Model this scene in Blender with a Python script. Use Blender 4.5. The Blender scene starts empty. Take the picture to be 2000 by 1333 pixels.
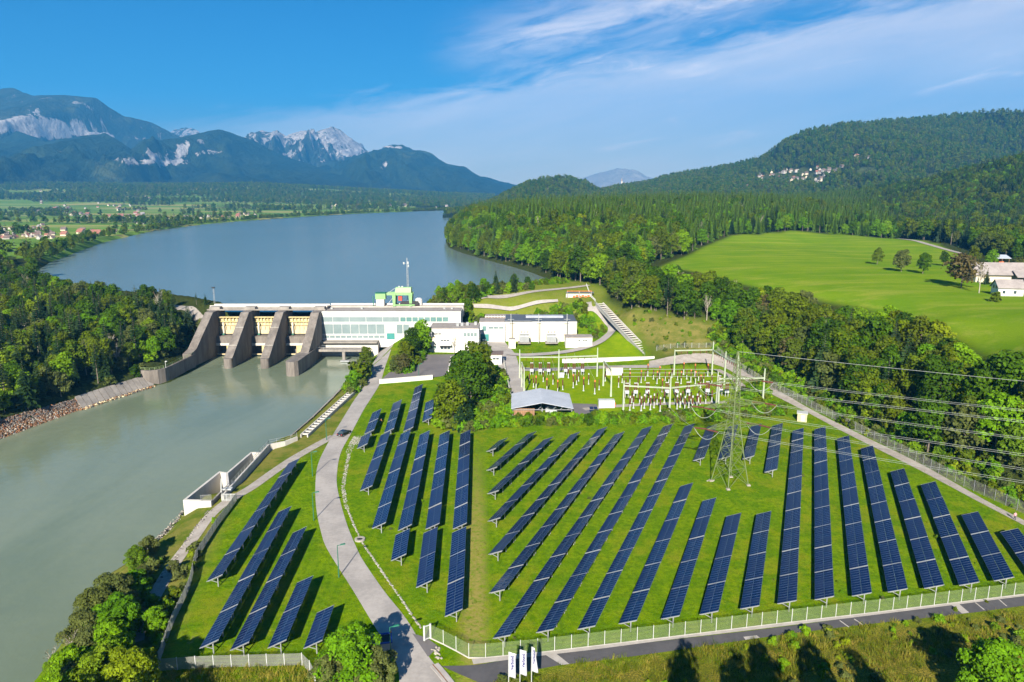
import bpy, math, random
import numpy as np
from mathutils import Vector, Matrix, noise as mnoise

R = math.radians
random.seed(11)
rng = np.random.default_rng(11)
scene = bpy.context.scene
col = scene.collection

# ------------------------------------------------------------------ camera
CAM_Z, PITCH, FPX = 65.0, R(11.63), 1389.0
cam_data = bpy.data.cameras.new('camera')
cam_data.sensor_width = 36.0
cam_data.lens = 36.0 * FPX / 2000.0
cam_data.clip_start = 0.5
cam_data.clip_end = 60000.0
cam = bpy.data.objects.new('camera', cam_data)
cam.location = (0, 0, CAM_Z)
cam.rotation_euler = (R(90) - PITCH, 0, 0)
col.objects.link(cam)
scene.camera = cam

# ------------------------------------------------------------------ sky
SUN_EL, SUN_AZ = R(29), R(8.5)          # sun stands behind the viewer, a little to the left
world = bpy.data.worlds.new('World')
scene.world = world
world.use_nodes = True
wn, wl = world.node_tree.nodes, world.node_tree.links
wn.clear()

def wnode(t, **kw):
    n = wn.new(t)
    for k, v in kw.items():
        setattr(n, k, v)
    return n

def wmath(op, a, b=None, c=None, clamp=False):
    n = wnode('ShaderNodeMath', operation=op, use_clamp=clamp)
    for i, v in enumerate((a, b, c)):
        if v is None:
            continue
        if isinstance(v, (int, float)):
            n.inputs[i].default_value = v
        else:
            wl.new(v, n.inputs[i])
    return n.outputs[0]

def wramp(v, lo, hi):
    n = wnode('ShaderNodeMapRange', interpolation_type='SMOOTHSTEP')
    wl.new(v, n.inputs[0])
    n.inputs[1].default_value = lo
    n.inputs[2].default_value = hi
    return n.outputs[0]

sky = wnode('ShaderNodeTexSky', sky_type='NISHITA', sun_disc=False)
sky.sun_elevation = SUN_EL
sky.sun_rotation = math.pi + SUN_AZ
sky.altitude = 600
sky.air_density = 1.0
sky.dust_density = 0.2
sky.ozone_density = 3.5
tc = wnode('ShaderNodeTexCoord')
sx = wnode('ShaderNodeSeparateXYZ')
wl.new(tc.outputs['Generated'], sx.inputs[0])
az = wmath('MULTIPLY', wmath('ARCTAN2', sx.outputs[0], sx.outputs[1]), 57.2958)
el = wmath('MULTIPLY', wmath('ARCSINE', sx.outputs[2]), 57.2958)
cmb = wnode('ShaderNodeCombineXYZ')
slant = wmath('SUBTRACT', el, wmath('MULTIPLY', az, 0.17))
wl.new(wmath('MULTIPLY', az, 0.11), cmb.inputs[0])
wl.new(wmath('MULTIPLY', slant, 0.52), cmb.inputs[1])
cmb.inputs[2].default_value = 3.7

def wnoise(scale, detail, rough, dist=0.0):
    n = wnode('ShaderNodeTexNoise')
    wl.new(cmb.outputs[0], n.inputs['Vector'])
    n.inputs['Scale'].default_value = scale
    n.inputs['Detail'].default_value = detail
    n.inputs['Roughness'].default_value = rough
    n.inputs['Distortion'].default_value = dist
    return n.outputs['Fac']

n_big, n_fine, n_soft = wnoise(0.55, 5, 0.55, 0.4), wnoise(1.7, 7, 0.62, 0.5), wnoise(0.3, 2, 0.5)
azc = wmath('MINIMUM', wmath('MAXIMUM', az, -40.0), 40.0)
# broad veil of cirrostratus below a ragged slanting edge
edge = wmath('ADD', wmath('ADD', wmath('MULTIPLY', azc, 0.15), 8.9), wmath('MULTIPLY', wmath('SUBTRACT', n_fine, 0.5), 4.2))
veil = wramp(wmath('SUBTRACT', edge, el), -0.6, 2.2)
rim = wmath('POWER', 2.718, wmath('MULTIPLY', wmath('MAXIMUM', wmath('SUBTRACT', edge, el), 0.0), -0.42))
veil = wmath('MULTIPLY', veil, wmath('ADD', wmath('MULTIPLY', rim, 0.42), wmath('ADD', 0.20, wmath('MULTIPLY', n_big, 0.5))))
veil = wmath('MULTIPLY', veil, wramp(azc, -36.0, -4.0))
# streak of cirrus above it
line = wmath('ADD', wmath('MULTIPLY', azc, 0.185), 11.3)
dl = wmath('DIVIDE', wmath('SUBTRACT', el, line), 1.9)
streak = wmath('POWER', 2.718, wmath('MULTIPLY', wmath('MULTIPLY', dl, dl), -1.0))
streak = wmath('MULTIPLY', streak, wramp(n_fine, 0.22, 0.66))
streak = wmath('MULTIPLY', streak, wramp(azc, -7.5, 3.0))
# thin wisps between and elsewhere
wisp = wmath('MULTIPLY', wramp(wmath('MULTIPLY', n_fine, n_big), 0.27, 0.5), 0.55)
wisp = wmath('MULTIPLY', wisp, wramp(azc, -10.0, 20.0))
cl = wmath('ADD', wmath('ADD', veil, wmath('MULTIPLY', streak, 0.6)), wisp, clamp=True)
low = wmath('MULTIPLY', wramp(el, 7.5, 0.0), 0.6)
cl = wmath('MULTIPLY', cl, 0.86)
mixc = wnode('ShaderNodeMix', data_type='RGBA')
wl.new(cl, mixc.inputs[0])
hsv = wnode('ShaderNodeHueSaturation')
hsv.inputs['Saturation'].default_value = 1.45
wl.new(sky.outputs[0], hsv.inputs['Color'])
tint = wnode('ShaderNodeMix', data_type='RGBA', blend_type='MULTIPLY')
tint.inputs[0].default_value = 1.0
tint.inputs[7].default_value = (0.22, 0.63, 0.74, 1)
wl.new(hsv.outputs[0], tint.inputs[6])
hor = wnode('ShaderNodeMix', data_type='RGBA')
wl.new(low, hor.inputs[0])
wl.new(tint.outputs[2], hor.inputs[6])
hor.inputs[7].default_value = (7.2, 5.4, 3.2, 1)
wl.new(hor.outputs[2], mixc.inputs[6])
mixc.inputs[7].default_value = (14.2, 11.9, 10.2, 1)
bg = wnode('ShaderNodeBackground')
bg.inputs['Strength'].default_value = 0.05
wl.new(mixc.outputs[2], bg.inputs['Color'])
wo = wnode('ShaderNodeOutputWorld')
wl.new(bg.outputs[0], wo.inputs['Surface'])

# ------------------------------------------------------------------ sun
sun_data = bpy.data.lights.new('sun', 'SUN')
sun_data.energy = 5.0
sun_data.angle = R(0.53)
sun_data.color = (1.0, 0.93, 0.80)
sun = bpy.data.objects.new('sun', sun_data)
to_sun = Vector((-math.sin(SUN_AZ) * math.cos(SUN_EL), -math.cos(SUN_AZ) * math.cos(SUN_EL), math.sin(SUN_EL)))
sun.rotation_euler = to_sun.to_track_quat('Z', 'Y').to_euler()
sun.location = (0, 0, 400)
col.objects.link(sun)

# ------------------------------------------------------------------ exposure, sampling
scene.view_settings.view_transform = 'Standard'
scene.view_settings.look = 'None'
scene.view_settings.gamma = 1.0
scene.view_settings.use_curve_mapping = False
scene.view_settings.exposure = 1.40
scene.render.engine = 'CYCLES'
cy = scene.cycles
cy.use_denoising = True
try:
    cy.denoiser = 'OPENIMAGEDENOISE'
    cy.denoising_input_passes = 'RGB_ALBEDO_NORMAL'
except Exception:
    pass
cy.use_adaptive_sampling = True
cy.adaptive_threshold = 0.02
cy.max_bounces = 5
cy.diffuse_bounces = 1
cy.glossy_bounces = 3
cy.transmission_bounces = 3
cy.transparent_max_bounces = 8
cy.volume_bounces = 0
cy.caustics_reflective = False
cy.caustics_refractive = False
cy.sample_clamp_indirect = 4.0

# ------------------------------------------------------------------ survey of the place
# x to the right, y away from the viewer, z up, metres; z = 0 is the solar field.
CP, SP = math.cos(PITCH), math.sin(PITCH)

def ray(px, py):
    dx, dy = (px - 1000.0) / FPX, (666.5 - py) / FPX
    return dx, CP + dy * SP, -SP + dy * CP

def S(px, py, z=0.0):
    """surveyed point at height z"""
    a, b, c = ray(px, py)
    t = (z - CAM_Z) / c
    return Vector((a * t, b * t, z))

def SY(px, py, Y):
    """surveyed point on the vertical plane y = Y"""
    a, b, c = ray(px, py)
    t = Y / b
    return Vector((a * t, Y, CAM_Z + c * t))

def C(px, Y, z):
    """point seen in column px at forward distance Y and height z"""
    d = Y * CP + (CAM_Z - z) * SP
    return Vector(((px - 1000.0) / FPX * d, Y, z))

def proj(P):
    """column and row of world points (N,3), used to choose which trees stand large in view"""
    P = np.asarray(P, float)
    d = P[:, 1] * CP - (P[:, 2] - CAM_Z) * SP
    u = P[:, 1] * SP + (P[:, 2] - CAM_Z) * CP
    d = np.where(d > 0.1, d, 0.1)
    return 1000 + FPX * P[:, 0] / d, 666.5 - FPX * u / d, d
# ------------------------------------------------------------------ materials
def new_mat(name):
    m = bpy.data.materials.new(name)
    m.use_nodes = True
    nt = m.node_tree
    nt.nodes.clear()
    out = nt.nodes.new('ShaderNodeOutputMaterial')
    b = nt.nodes.new('ShaderNodeBsdfPrincipled')
    nt.links.new(b.outputs[0], out.inputs['Surface'])
    return m, nt, b, out

def setv(sock, nt, v):
    if isinstance(v, bpy.types.NodeSocket):
        nt.links.new(v, sock)
    elif isinstance(v, (tuple, list)) and len(v) == 3 and sock.type == 'RGBA':
        sock.default_value = (*v, 1)
    else:
        sock.default_value = v

def nmath(nt, op, a, b=0.0, clamp=False):
    n = nt.nodes.new('ShaderNodeMath')
    n.operation = op
    n.use_clamp = clamp
    setv(n.inputs[0], nt, a)
    setv(n.inputs[1], nt, b)
    return n.outputs[0]

def nmix(nt, f, a, b, mode='MIX'):
    n = nt.nodes.new('ShaderNodeMix')
    n.data_type = 'RGBA'
    n.blend_type = mode
    setv(n.inputs[0], nt, f)
    setv(n.inputs[6], nt, a)
    setv(n.inputs[7], nt, b)
    return n.outputs[2]

def nramp(nt, v, lo, hi, a=0.0, b=1.0):
    n = nt.nodes.new('ShaderNodeMapRange')
    n.interpolation_type = 'SMOOTHSTEP'
    setv(n.inputs[0], nt, v)
    n.inputs[1].default_value = lo
    n.inputs[2].default_value = hi
    n.inputs[3].default_value = a
    n.inputs[4].default_value = b
    return n.outputs[0]

def npos(nt):
    return nt.nodes.new('ShaderNodeNewGeometry').outputs['Position']

def nmap(nt, v, scale=(1, 1, 1), rot=(0, 0, 0)):
    n = nt.nodes.new('ShaderNodeMapping')
    setv(n.inputs[0], nt, v)
    n.inputs['Scale'].default_value = scale
    n.inputs['Rotation'].default_value = rot
    return n.outputs[0]

def nnoise(nt, v, scale, detail=4, rough=0.55, dist=0.0):
    n = nt.nodes.new('ShaderNodeTexNoise')
    setv(n.inputs['Vector'], nt, v)
    n.inputs['Scale'].default_value = scale
    n.inputs['Detail'].default_value = detail
    n.inputs['Roughness'].default_value = rough
    n.inputs['Distortion'].default_value = dist
    return n.outputs['Fac']

def nbump(nt, h, strength, dist):
    n = nt.nodes.new('ShaderNodeBump')
    setv(n.inputs['Height'], nt, h)
    n.inputs['Strength'].default_value = strength
    n.inputs['Distance'].default_value = dist
    return n.outputs[0]

def nattr(nt, name):
    n = nt.nodes.new('ShaderNodeAttribute')
    n.attribute_name = name
    return n.outputs['Fac']

MATS = {}

def mat(name, c, c2=None, scale=0.6, rough=0.7, metal=0.0, spec=0.4, fine=6.0, bump=0.0, streak=False):
    """paint, concrete, metal ...: two tones mixed by weathering noise at two sizes"""
    if name in MATS:
        return MATS[name]
    m, nt, b, out = new_mat(name)
    p = npos(nt)
    if c2 is None:
        c2 = tuple(x * 0.8 for x in c)
    v = nmap(nt, p, (1, 1, 0.22)) if streak else p
    f = nnoise(nt, v, scale, 5, 0.6)
    g = nnoise(nt, v, scale * fine, 3, 0.6)
    k = nramp(nt, nmath(nt, 'ADD', nmath(nt, 'MULTIPLY', f, 0.7), nmath(nt, 'MULTIPLY', g, 0.3)), 0.36, 0.64)
    setv(b.inputs['Base Color'], nt, nmix(nt, k, c, c2))
    b.inputs['Roughness'].default_value = rough
    b.inputs['Metallic'].default_value = metal
    b.inputs['Specular IOR Level'].default_value = spec
    if bump:
        setv(b.inputs['Normal'], nt, nbump(nt, g, bump, 0.1))
    MATS[name] = m
    return m

def foliage(name, cols, trans=0.25, dead=None):
    """leaves: tone drawn per tree, mottled within the crown"""
    m, nt, b, out = new_mat(name)
    oi = nt.nodes.new('ShaderNodeObjectInfo')
    cr = nt.nodes.new('ShaderNodeValToRGB')
    e = cr.color_ramp.elements
    while len(e) < len(cols):
        e.new(0.5)
    for i, c in enumerate(cols):
        e[i].position = i / (len(cols) - 1)
        e[i].color = (*c, 1)
    f = nnoise(nt, npos(nt), 0.9, 3, 0.7)
    r = nmath(nt, 'ADD', oi.outputs['Random'], nmath(nt, 'MULTIPLY', nmath(nt, 'SUBTRACT', f, 0.5), 0.5), True)
    nt.links.new(r, cr.inputs[0])
    hs = nt.nodes.new('ShaderNodeHueSaturation')
    nt.links.new(cr.outputs[0], hs.inputs['Color'])
    nt.links.new(nramp(nt, f, 0.3, 0.7, 0.72, 1.3), hs.inputs['Value'])
    nt.links.new(hs.outputs[0], b.inputs['Base Color'])
    b.inputs['Roughness'].default_value = 0.6
    b.inputs['Specular IOR Level'].default_value = 0.06
    tr = nt.nodes.new('ShaderNodeBsdfTranslucent')
    nt.links.new(hs.outputs[0], tr.inputs['Color'])
    mx = nt.nodes.new('ShaderNodeMixShader')
    mx.inputs[0].default_value = trans
    nt.links.new(b.outputs[0], mx.inputs[1])
    nt.links.new(tr.outputs[0], mx.inputs[2])
    nt.links.new(mx.outputs[0], out.inputs['Surface'])
    MATS[name] = m
    return m

mat('concrete', (0.29, 0.26, 0.23), (0.19, 0.17, 0.15), 0.25, 0.85, streak=True, bump=0.2)
mat('old_concrete', (0.205, 0.178, 0.155), (0.115, 0.099, 0.086), 0.3, 0.9, streak=True, bump=0.3)
mat('pale_concrete', (0.52, 0.49, 0.44), (0.42, 0.39, 0.35), 0.3, 0.8, streak=True)
mat('white_wall', (0.64, 0.62, 0.58), (0.55, 0.53, 0.49), 0.15, 0.8, streak=True)
mat('house_wall', (0.46, 0.43, 0.38), (0.38, 0.35, 0.31), 0.3, 0.8)
mat('cream_wall', (0.66, 0.58, 0.43), (0.58, 0.50, 0.36), 0.2, 0.8, streak=True)
mat('roof_gravel', (0.30, 0.265, 0.24), (0.23, 0.20, 0.18), 0.5, 0.95)
mat('dark_roof', (0.075, 0.085, 0.11), (0.10, 0.11, 0.13), 0.4, 0.5)
mat('tin_roof', (0.44, 0.46, 0.50), (0.37, 0.39, 0.43), 0.3, 0.5)
mat('tile_red', (0.30, 0.12, 0.08), (0.22, 0.10, 0.075), 0.5, 0.85)
mat('tile_brown', (0.17, 0.125, 0.105), (0.12, 0.09, 0.08), 0.5, 0.85)
mat('tile_grey', (0.30, 0.265, 0.25), (0.23, 0.20, 0.19), 0.4, 0.85)
mat('wood', (0.30, 0.17, 0.09), (0.20, 0.11, 0.06), 0.8, 0.8)
mat('asphalt', (0.085, 0.08, 0.083), (0.063, 0.06, 0.064), 0.25, 0.9)
mat('parking', (0.15, 0.135, 0.135), (0.115, 0.105, 0.108), 0.15, 0.9)
mat('pale_road', (0.37, 0.335, 0.305), (0.27, 0.245, 0.225), 0.16, 0.9, fine=9)
mat('gravel', (0.36, 0.32, 0.28), (0.27, 0.235, 0.20), 0.5, 0.95)
mat('kerb', (0.40, 0.36, 0.33), (0.32, 0.29, 0.26), 0.6, 0.9)
mat('galvanised', (0.40, 0.41, 0.41), (0.32, 0.33, 0.34), 1.0, 0.45, 0.5)
mat('steel_white', (0.46, 0.47, 0.46), (0.38, 0.39, 0.38), 1.0, 0.5)
mat('portal_green', (0.34, 0.38, 0.28), (0.28, 0.32, 0.23), 0.6, 0.6)
mat('pylon_green', (0.125, 0.16, 0.06), (0.10, 0.13, 0.05), 0.6, 0.6)
mat('crane_green', (0.22, 0.40, 0.16), (0.19, 0.35, 0.14), 0.5, 0.5)
mat('dark_green', (0.02, 0.16, 0.09), (0.02, 0.12, 0.07), 0.5, 0.5)
mat('fence_green', (0.22, 0.29, 0.12), (0.18, 0.24, 0.10), 0.5, 0.6)
mat('fence_grey', (0.26, 0.265, 0.225), (0.21, 0.21, 0.18), 0.5, 0.6)
mat('lamp_green', (0.02, 0.14, 0.09), (0.02, 0.11, 0.07), 0.5, 0.4)
mat('insulator', (0.15, 0.05, 0.036), (0.10, 0.034, 0.026), 2.0, 0.25)
mat('red_paint', (0.58, 0.07, 0.04), (0.5, 0.055, 0.03), 1.0, 0.5)
mat('orange_paint', (0.62, 0.16, 0.05), (0.52, 0.13, 0.04), 1.0, 0.5)
mat('blue_paint', (0.03, 0.06, 0.36), (0.025, 0.05, 0.28), 1.0, 0.5)
mat('grey_box', (0.42, 0.44, 0.46), (0.36, 0.38, 0.40), 1.0, 0.5)
mat('gate_yellow', (0.60, 0.50, 0.26), (0.48, 0.37, 0.16), 0.5, 0.7, streak=True)
mat('gate_cream', (0.60, 0.50, 0.31), (0.46, 0.36, 0.20), 0.6, 0.7, streak=True)
mat('conductor', (0.34, 0.36, 0.34), (0.28, 0.30, 0.28), 1.0, 0.5)
mat('banner', (0.52, 0.52, 0.56), (0.48, 0.48, 0.53), 1.0, 0.8)
mat('banner_ink', (0.03, 0.03, 0.16), (0.025, 0.025, 0.13), 1.0, 0.8)
mat('limestone', (0.36, 0.33, 0.28), (0.24, 0.215, 0.18), 0.8, 0.9)
mat('riprap_rust', (0.22, 0.085, 0.03), (0.13, 0.085, 0.05), 0.5, 0.95)
mat('riprap_grey', (0.17, 0.15, 0.135), (0.105, 0.09, 0.08), 0.7, 0.95)
mat('car_paint', (0.012, 0.014, 0.022), (0.012, 0.014, 0.02), 1.0, 0.2, spec=0.6)
mat('rubber', (0.015, 0.015, 0.015), (0.02, 0.02, 0.02), 1.0, 0.8)
mat('dark_inside', (0.02, 0.02, 0.022), (0.03, 0.03, 0.03), 0.5, 0.8)
mat('bark', (0.20, 0.165, 0.13), (0.12, 0.098, 0.076), 1.5, 0.95)
mat('bark_pale', (0.42, 0.37, 0.31), (0.32, 0.28, 0.23), 1.5, 0.9)
mat('skin', (0.50, 0.30, 0.22), (0.48, 0.28, 0.20), 4, 0.6)
mat('cloth_pink', (0.62, 0.30, 0.34), (0.55, 0.26, 0.30), 4, 0.8)
mat('cloth_dark', (0.05, 0.05, 0.07), (0.04, 0.04, 0.06), 4, 0.8)
mat('cloth_orange', (0.70, 0.30, 0.10), (0.62, 0.26, 0.08), 4, 0.8)
mat('glass_teal', (0.10, 0.20, 0.19), (0.16, 0.25, 0.24), 0.25, 0.12, spec=0.6)
mat('glass_frost', (0.20, 0.25, 0.25), (0.16, 0.21, 0.215), 0.12, 0.25, spec=0.5)
mat('glass_dark', (0.03, 0.05, 0.06), (0.05, 0.07, 0.08), 0.5, 0.08, spec=0.6)
mat('teal_door', (0.04, 0.22, 0.20), (0.035, 0.18, 0.17), 0.5, 0.5)
mat('hut_beige', (0.48, 0.44, 0.26), (0.42, 0.38, 0.22), 0.5, 0.7)

# photovoltaic glass: deep blue cells with a faint grid
m, nt, b, out = new_mat('solar_cell')
gp = nnoise(nt, npos(nt), 0.35, 2)
oi_ = nt.nodes.new('ShaderNodeObjectInfo')
setv(b.inputs['Roughness'], nt, nramp(nt, oi_.outputs['Random'], 0, 1, 0.14, 0.34))
setv(b.inputs['Base Color'], nt, nmix(nt, nmath(nt, 'MULTIPLY', nmath(nt, 'ADD', nramp(nt, gp, 0.35, 0.65), oi_.outputs['Random']), 0.5), (0.0030, 0.0105, 0.050), (0.0055, 0.016, 0.068)))
b.inputs['Specular IOR Level'].default_value = 0.18
MATS['solar_cell'] = m
mat('module_frame', (0.07, 0.11, 0.18), (0.055, 0.09, 0.15), 1.0, 0.5)

foliage('leaf_mixed', [(0.026, 0.058, 0.003), (0.045, 0.098, 0.003), (0.057, 0.122, 0.003), (0.086, 0.108, 0.005), (0.103, 0.151, 0.003), (0.067, 0.098, 0.009)])
foliage('leaf_bright', [(0.071, 0.173, 0.004), (0.101, 0.222, 0.004), (0.148, 0.264, 0.004), (0.095, 0.166, 0.008)])
foliage('leaf_yellow', [(0.141, 0.210, 0.006), (0.187, 0.231, 0.006), (0.122, 0.200, 0.007)])
foliage('leaf_dry', [(0.096, 0.080, 0.028), (0.120, 0.092, 0.032), (0.080, 0.080, 0.024)])
foliage('needle', [(0.015, 0.038, 0.012), (0.023, 0.050, 0.013), (0.035, 0.065, 0.015), (0.028, 0.051, 0.021)], 0.12)
foliage('needle_light', [(0.059, 0.122, 0.012), (0.083, 0.152, 0.012), (0.067, 0.126, 0.019)], 0.15)
foliage('leaf_olive', [(0.085, 0.105, 0.020), (0.105, 0.125, 0.032), (0.065, 0.090, 0.016)])
foliage('field_blade', [(0.090, 0.150, 0.004), (0.150, 0.195, 0.005), (0.065, 0.115, 0.005), (0.200, 0.190, 0.018)], 0.3)
foliage('grass_blade', [(0.20, 0.22, 0.016), (0.30, 0.25, 0.035), (0.13, 0.18, 0.010), (0.34, 0.26, 0.055)], 0.3)

# ------------------------------------------------------------------ mesh helpers
def finish(o, label=None, cat=None, group=None, kind=None):
    if label: o['label'] = label
    if cat: o['category'] = cat
    if group: o['group'] = group
    if kind: o['kind'] = kind
    return o

def link(name, me, parent=None, loc=None):
    o = bpy.data.objects.new(name, me)
    col.objects.link(o)
    if parent is not None:
        o.parent = parent
    if loc is not None:
        o.location = loc
    return o

def thing(name, loc, label, cat, group=None, rz=0.0):
    o = link(name, None, None, loc)
    o.empty_display_size = 0.5
    o.rotation_euler = (0, 0, rz)
    return finish(o, label, cat, group)

def mesh_np(name, V, F, mats, idx=None, smooth=False):
    """V (N,3), F (M,k) with one k for all faces"""
    V = np.ascontiguousarray(V, np.float32)
    F = np.ascontiguousarray(F, np.int32)
    me = bpy.data.meshes.new(name)
    me.vertices.add(len(V))
    me.vertices.foreach_set('co', V.ravel())
    k = F.shape[1]
    me.loops.add(F.size)
    me.loops.foreach_set('vertex_index', F.ravel())
    me.polygons.add(len(F))
    me.polygons.foreach_set('loop_start', np.arange(len(F), dtype=np.int32) * k)
    if idx is not None:
        me.polygons.foreach_set('material_index', np.ascontiguousarray(idx, np.int32))
    if smooth:
        me.polygons.foreach_set('use_smooth', np.ones(len(F), bool))
    for m in mats:
        me.materials.append(MATS[m])
    me.update(calc_edges=True)
    return me

class MB:
    """collects boxes, beams, tubes and prisms, then links them as one mesh object"""
    def __init__(self):
        self.v, self.f, self.m, self.mats = [], [], [], []
        self.cur = 0
    def use(self, m):
        if m not in self.mats:
            self.mats.append(m)
        self.cur = self.mats.index(m)
        return self
    def face(self, f):
        self.f.append(tuple(f)); self.m.append(self.cur)
    def pts(self, P):
        n = len(self.v)
        self.v += [tuple(p) for p in P]
        return n
    def hexa(self, P):
        n = self.pts(P)
        for q in ((3, 2, 1, 0), (4, 5, 6, 7), (0, 1, 5, 4), (1, 2, 6, 5), (2, 3, 7, 6), (3, 0, 4, 7)):
            self.face([n + i for i in q])
        return self
    def box(self, c, s, rz=0.0):
        x, y, z = c; a, b_, h = s[0] / 2, s[1] / 2, s[2] / 2
        ca, sa = math.cos(rz), math.sin(rz)
        P = []
        for dz in (-h, h):
            for dx, dy in ((-a, -b_), (a, -b_), (a, b_), (-a, b_)):
                P.append((x + dx * ca - dy * sa, y + dx * sa + dy * ca, z + dz))
        return self.hexa(P)
    def beam(self, p, q, w, h=None):
        p, q = Vector(p), Vector(q)
        h = h or w
        d = (q - p)
        if d.length < 1e-6: return self
        d.normalize()
        up = Vector((0, 0, 1)) if abs(d.z) < 0.95 else Vector((0, 1, 0))
        s = d.cross(up).normalized()
        u = s.cross(d).normalized()
        P = []
        for e in (p, q):
            for a, b_ in ((-1, -1), (1, -1), (1, 1), (-1, 1)):
                P.append(e + s * (a * w / 2) + u * (b_ * h / 2))
        return self.hexa(P)
    def tube(self, path, r, n=6, taper=None, cap=True):
        path = [Vector(p) for p in path]
        rs = r if isinstance(r, (list, tuple)) else [r] * len(path)
        rings = []
        for i, p in enumerate(path):
            d = (path[min(i + 1, len(path) - 1)] - path[max(i - 1, 0)])
            d = d.normalized() if d.length > 1e-9 else Vector((0, 0, 1))
            up = Vector((0, 0, 1)) if abs(d.z) < 0.9 else Vector((1, 0, 0))
            s = d.cross(up).normalized(); u = s.cross(d).normalized()
            rings.append(self.pts([p + (s * math.cos(2 * math.pi * k / n) + u * math.sin(2 * math.pi * k / n)) * rs[i] for k in range(n)]))
        for a, b_ in zip(rings, rings[1:]):
            for k in range(n):
                self.face((a + k, a + (k + 1) % n, b_ + (k + 1) % n, b_ + k))
        if cap:
            self.face([rings[0] + k for k in reversed(range(n))])
            self.face([rings[-1] + k for k in range(n)])
        return self
    def prism(self, poly, z0, z1):
        """vertical prism over a plan polygon"""
        poly = [Vector((p[0], p[1])) for p in poly]
        ar = sum(a.x * b_.y - b_.x * a.y for a, b_ in zip(poly, poly[1:] + poly[:1]))
        if ar < 0: poly.reverse()
        n = len(poly)
        a = self.pts([(p.x, p.y, z0) for p in poly])
        b_ = self.pts([(p.x, p.y, z1) for p in poly])
        self.face([a + i for i in reversed(range(n))])
        self.face([b_ + i for i in range(n)])
        for i in range(n):
            j = (i + 1) % n
            self.face((a + i, a + j, b_ + j, b_ + i))
        return self
    def slab_x(self, prof, x0, x1):
        """profile in the y-z plane pushed along x"""
        n = len(prof)
        ar = sum(a[0] * b_[1] - b_[0] * a[1] for a, b_ in zip(prof, prof[1:] + prof[:1]))
        if ar < 0: prof = list(reversed(prof))
        a = self.pts([(x0, p[0], p[1]) for p in prof])
        b_ = self.pts([(x1, p[0], p[1]) for p in prof])
        self.face([a + i for i in reversed(range(n))])
        self.face([b_ + i for i in range(n)])
        for i in range(n):
            j = (i + 1) % n
            self.face((a + i, a + j, b_ + j, b_ + i))
        return self
    def wall(self, path, t, z0, z1):
        """upright wall of thickness t along a plan path, mitred at the bends"""
        P = [Vector((p[0], p[1])) for p in path]
        L, Rr = [], []
        for i, p in enumerate(P):
            a = (P[i] - P[i - 1]).normalized() if i else (P[1] - P[0]).normalized()
            b_ = (P[i + 1] - P[i]).normalized() if i < len(P) - 1 else a
            d = a + b_
            d = d.normalized() if d.length > 1e-6 else a
            nrm = Vector((-d.y, d.x))
            k = t / 2 / max(0.35, abs(nrm.dot(Vector((-a.y, a.x)))))
            L.append(p + nrm * k); Rr.append(p - nrm * k)
        z0s = z0 if isinstance(z0, (list, tuple)) else [z0] * len(P)
        z1s = z1 if isinstance(z1, (list, tuple)) else [z1] * len(P)
        for i in range(len(P) - 1):
            j = i + 1
            self.hexa([(Rr[i].x, Rr[i].y, z0s[i]), (Rr[j].x, Rr[j].y, z0s[j]), (L[j].x, L[j].y, z0s[j]), (L[i].x, L[i].y, z0s[i]),
                       (Rr[i].x, Rr[i].y, z1s[i]), (Rr[j].x, Rr[j].y, z1s[j]), (L[j].x, L[j].y, z1s[j]), (L[i].x, L[i].y, z1s[i])])
        return self
    def mesh(self, name, off=(0, 0, 0), smooth=False):
        me = bpy.data.meshes.new(name)
        ox, oy, oz = off
        me.from_pydata([(x - ox, y - oy, z - oz) for x, y, z in self.v], [], self.f)
        for m in self.mats: me.materials.append(MATS[m])
        me.polygons.foreach_set('material_index', self.m)
        if smooth: me.polygons.foreach_set('use_smooth', [True] * len(self.f))
        me.update()
        return me
    def build(self, name, parent=None, label=None, cat=None, group=None, kind=None, smooth=False, local=False):
        off = (0, 0, 0)
        if parent is not None and not local:
            off = tuple(parent.location)
            pp = parent.parent
            while pp is not None:
                off = tuple(a + b_ for a, b_ in zip(off, pp.location)); pp = pp.parent
        o = link(name, self.mesh(name, off, smooth), parent)
        return finish(o, label, cat, group, kind)

def B(m):
    return MB().use(m)

def copy_tree(o, parent=None):
    c = o.copy()
    col.objects.link(c)
    c.parent = parent
    for ch in o.children:
        copy_tree(ch, c)
    return c

ORD = ['', 'first', 'second', 'third', 'fourth', 'fifth', 'sixth', 'seventh', 'eighth', 'ninth', 'tenth', 'eleventh', 'twelfth',
       'thirteenth', 'fourteenth', 'fifteenth', 'sixteenth', 'seventeenth', 'eighteenth', 'nineteenth', 'twentieth',
       'twenty-first', 'twenty-second', 'twenty-third', 'twenty-fourth']
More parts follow.
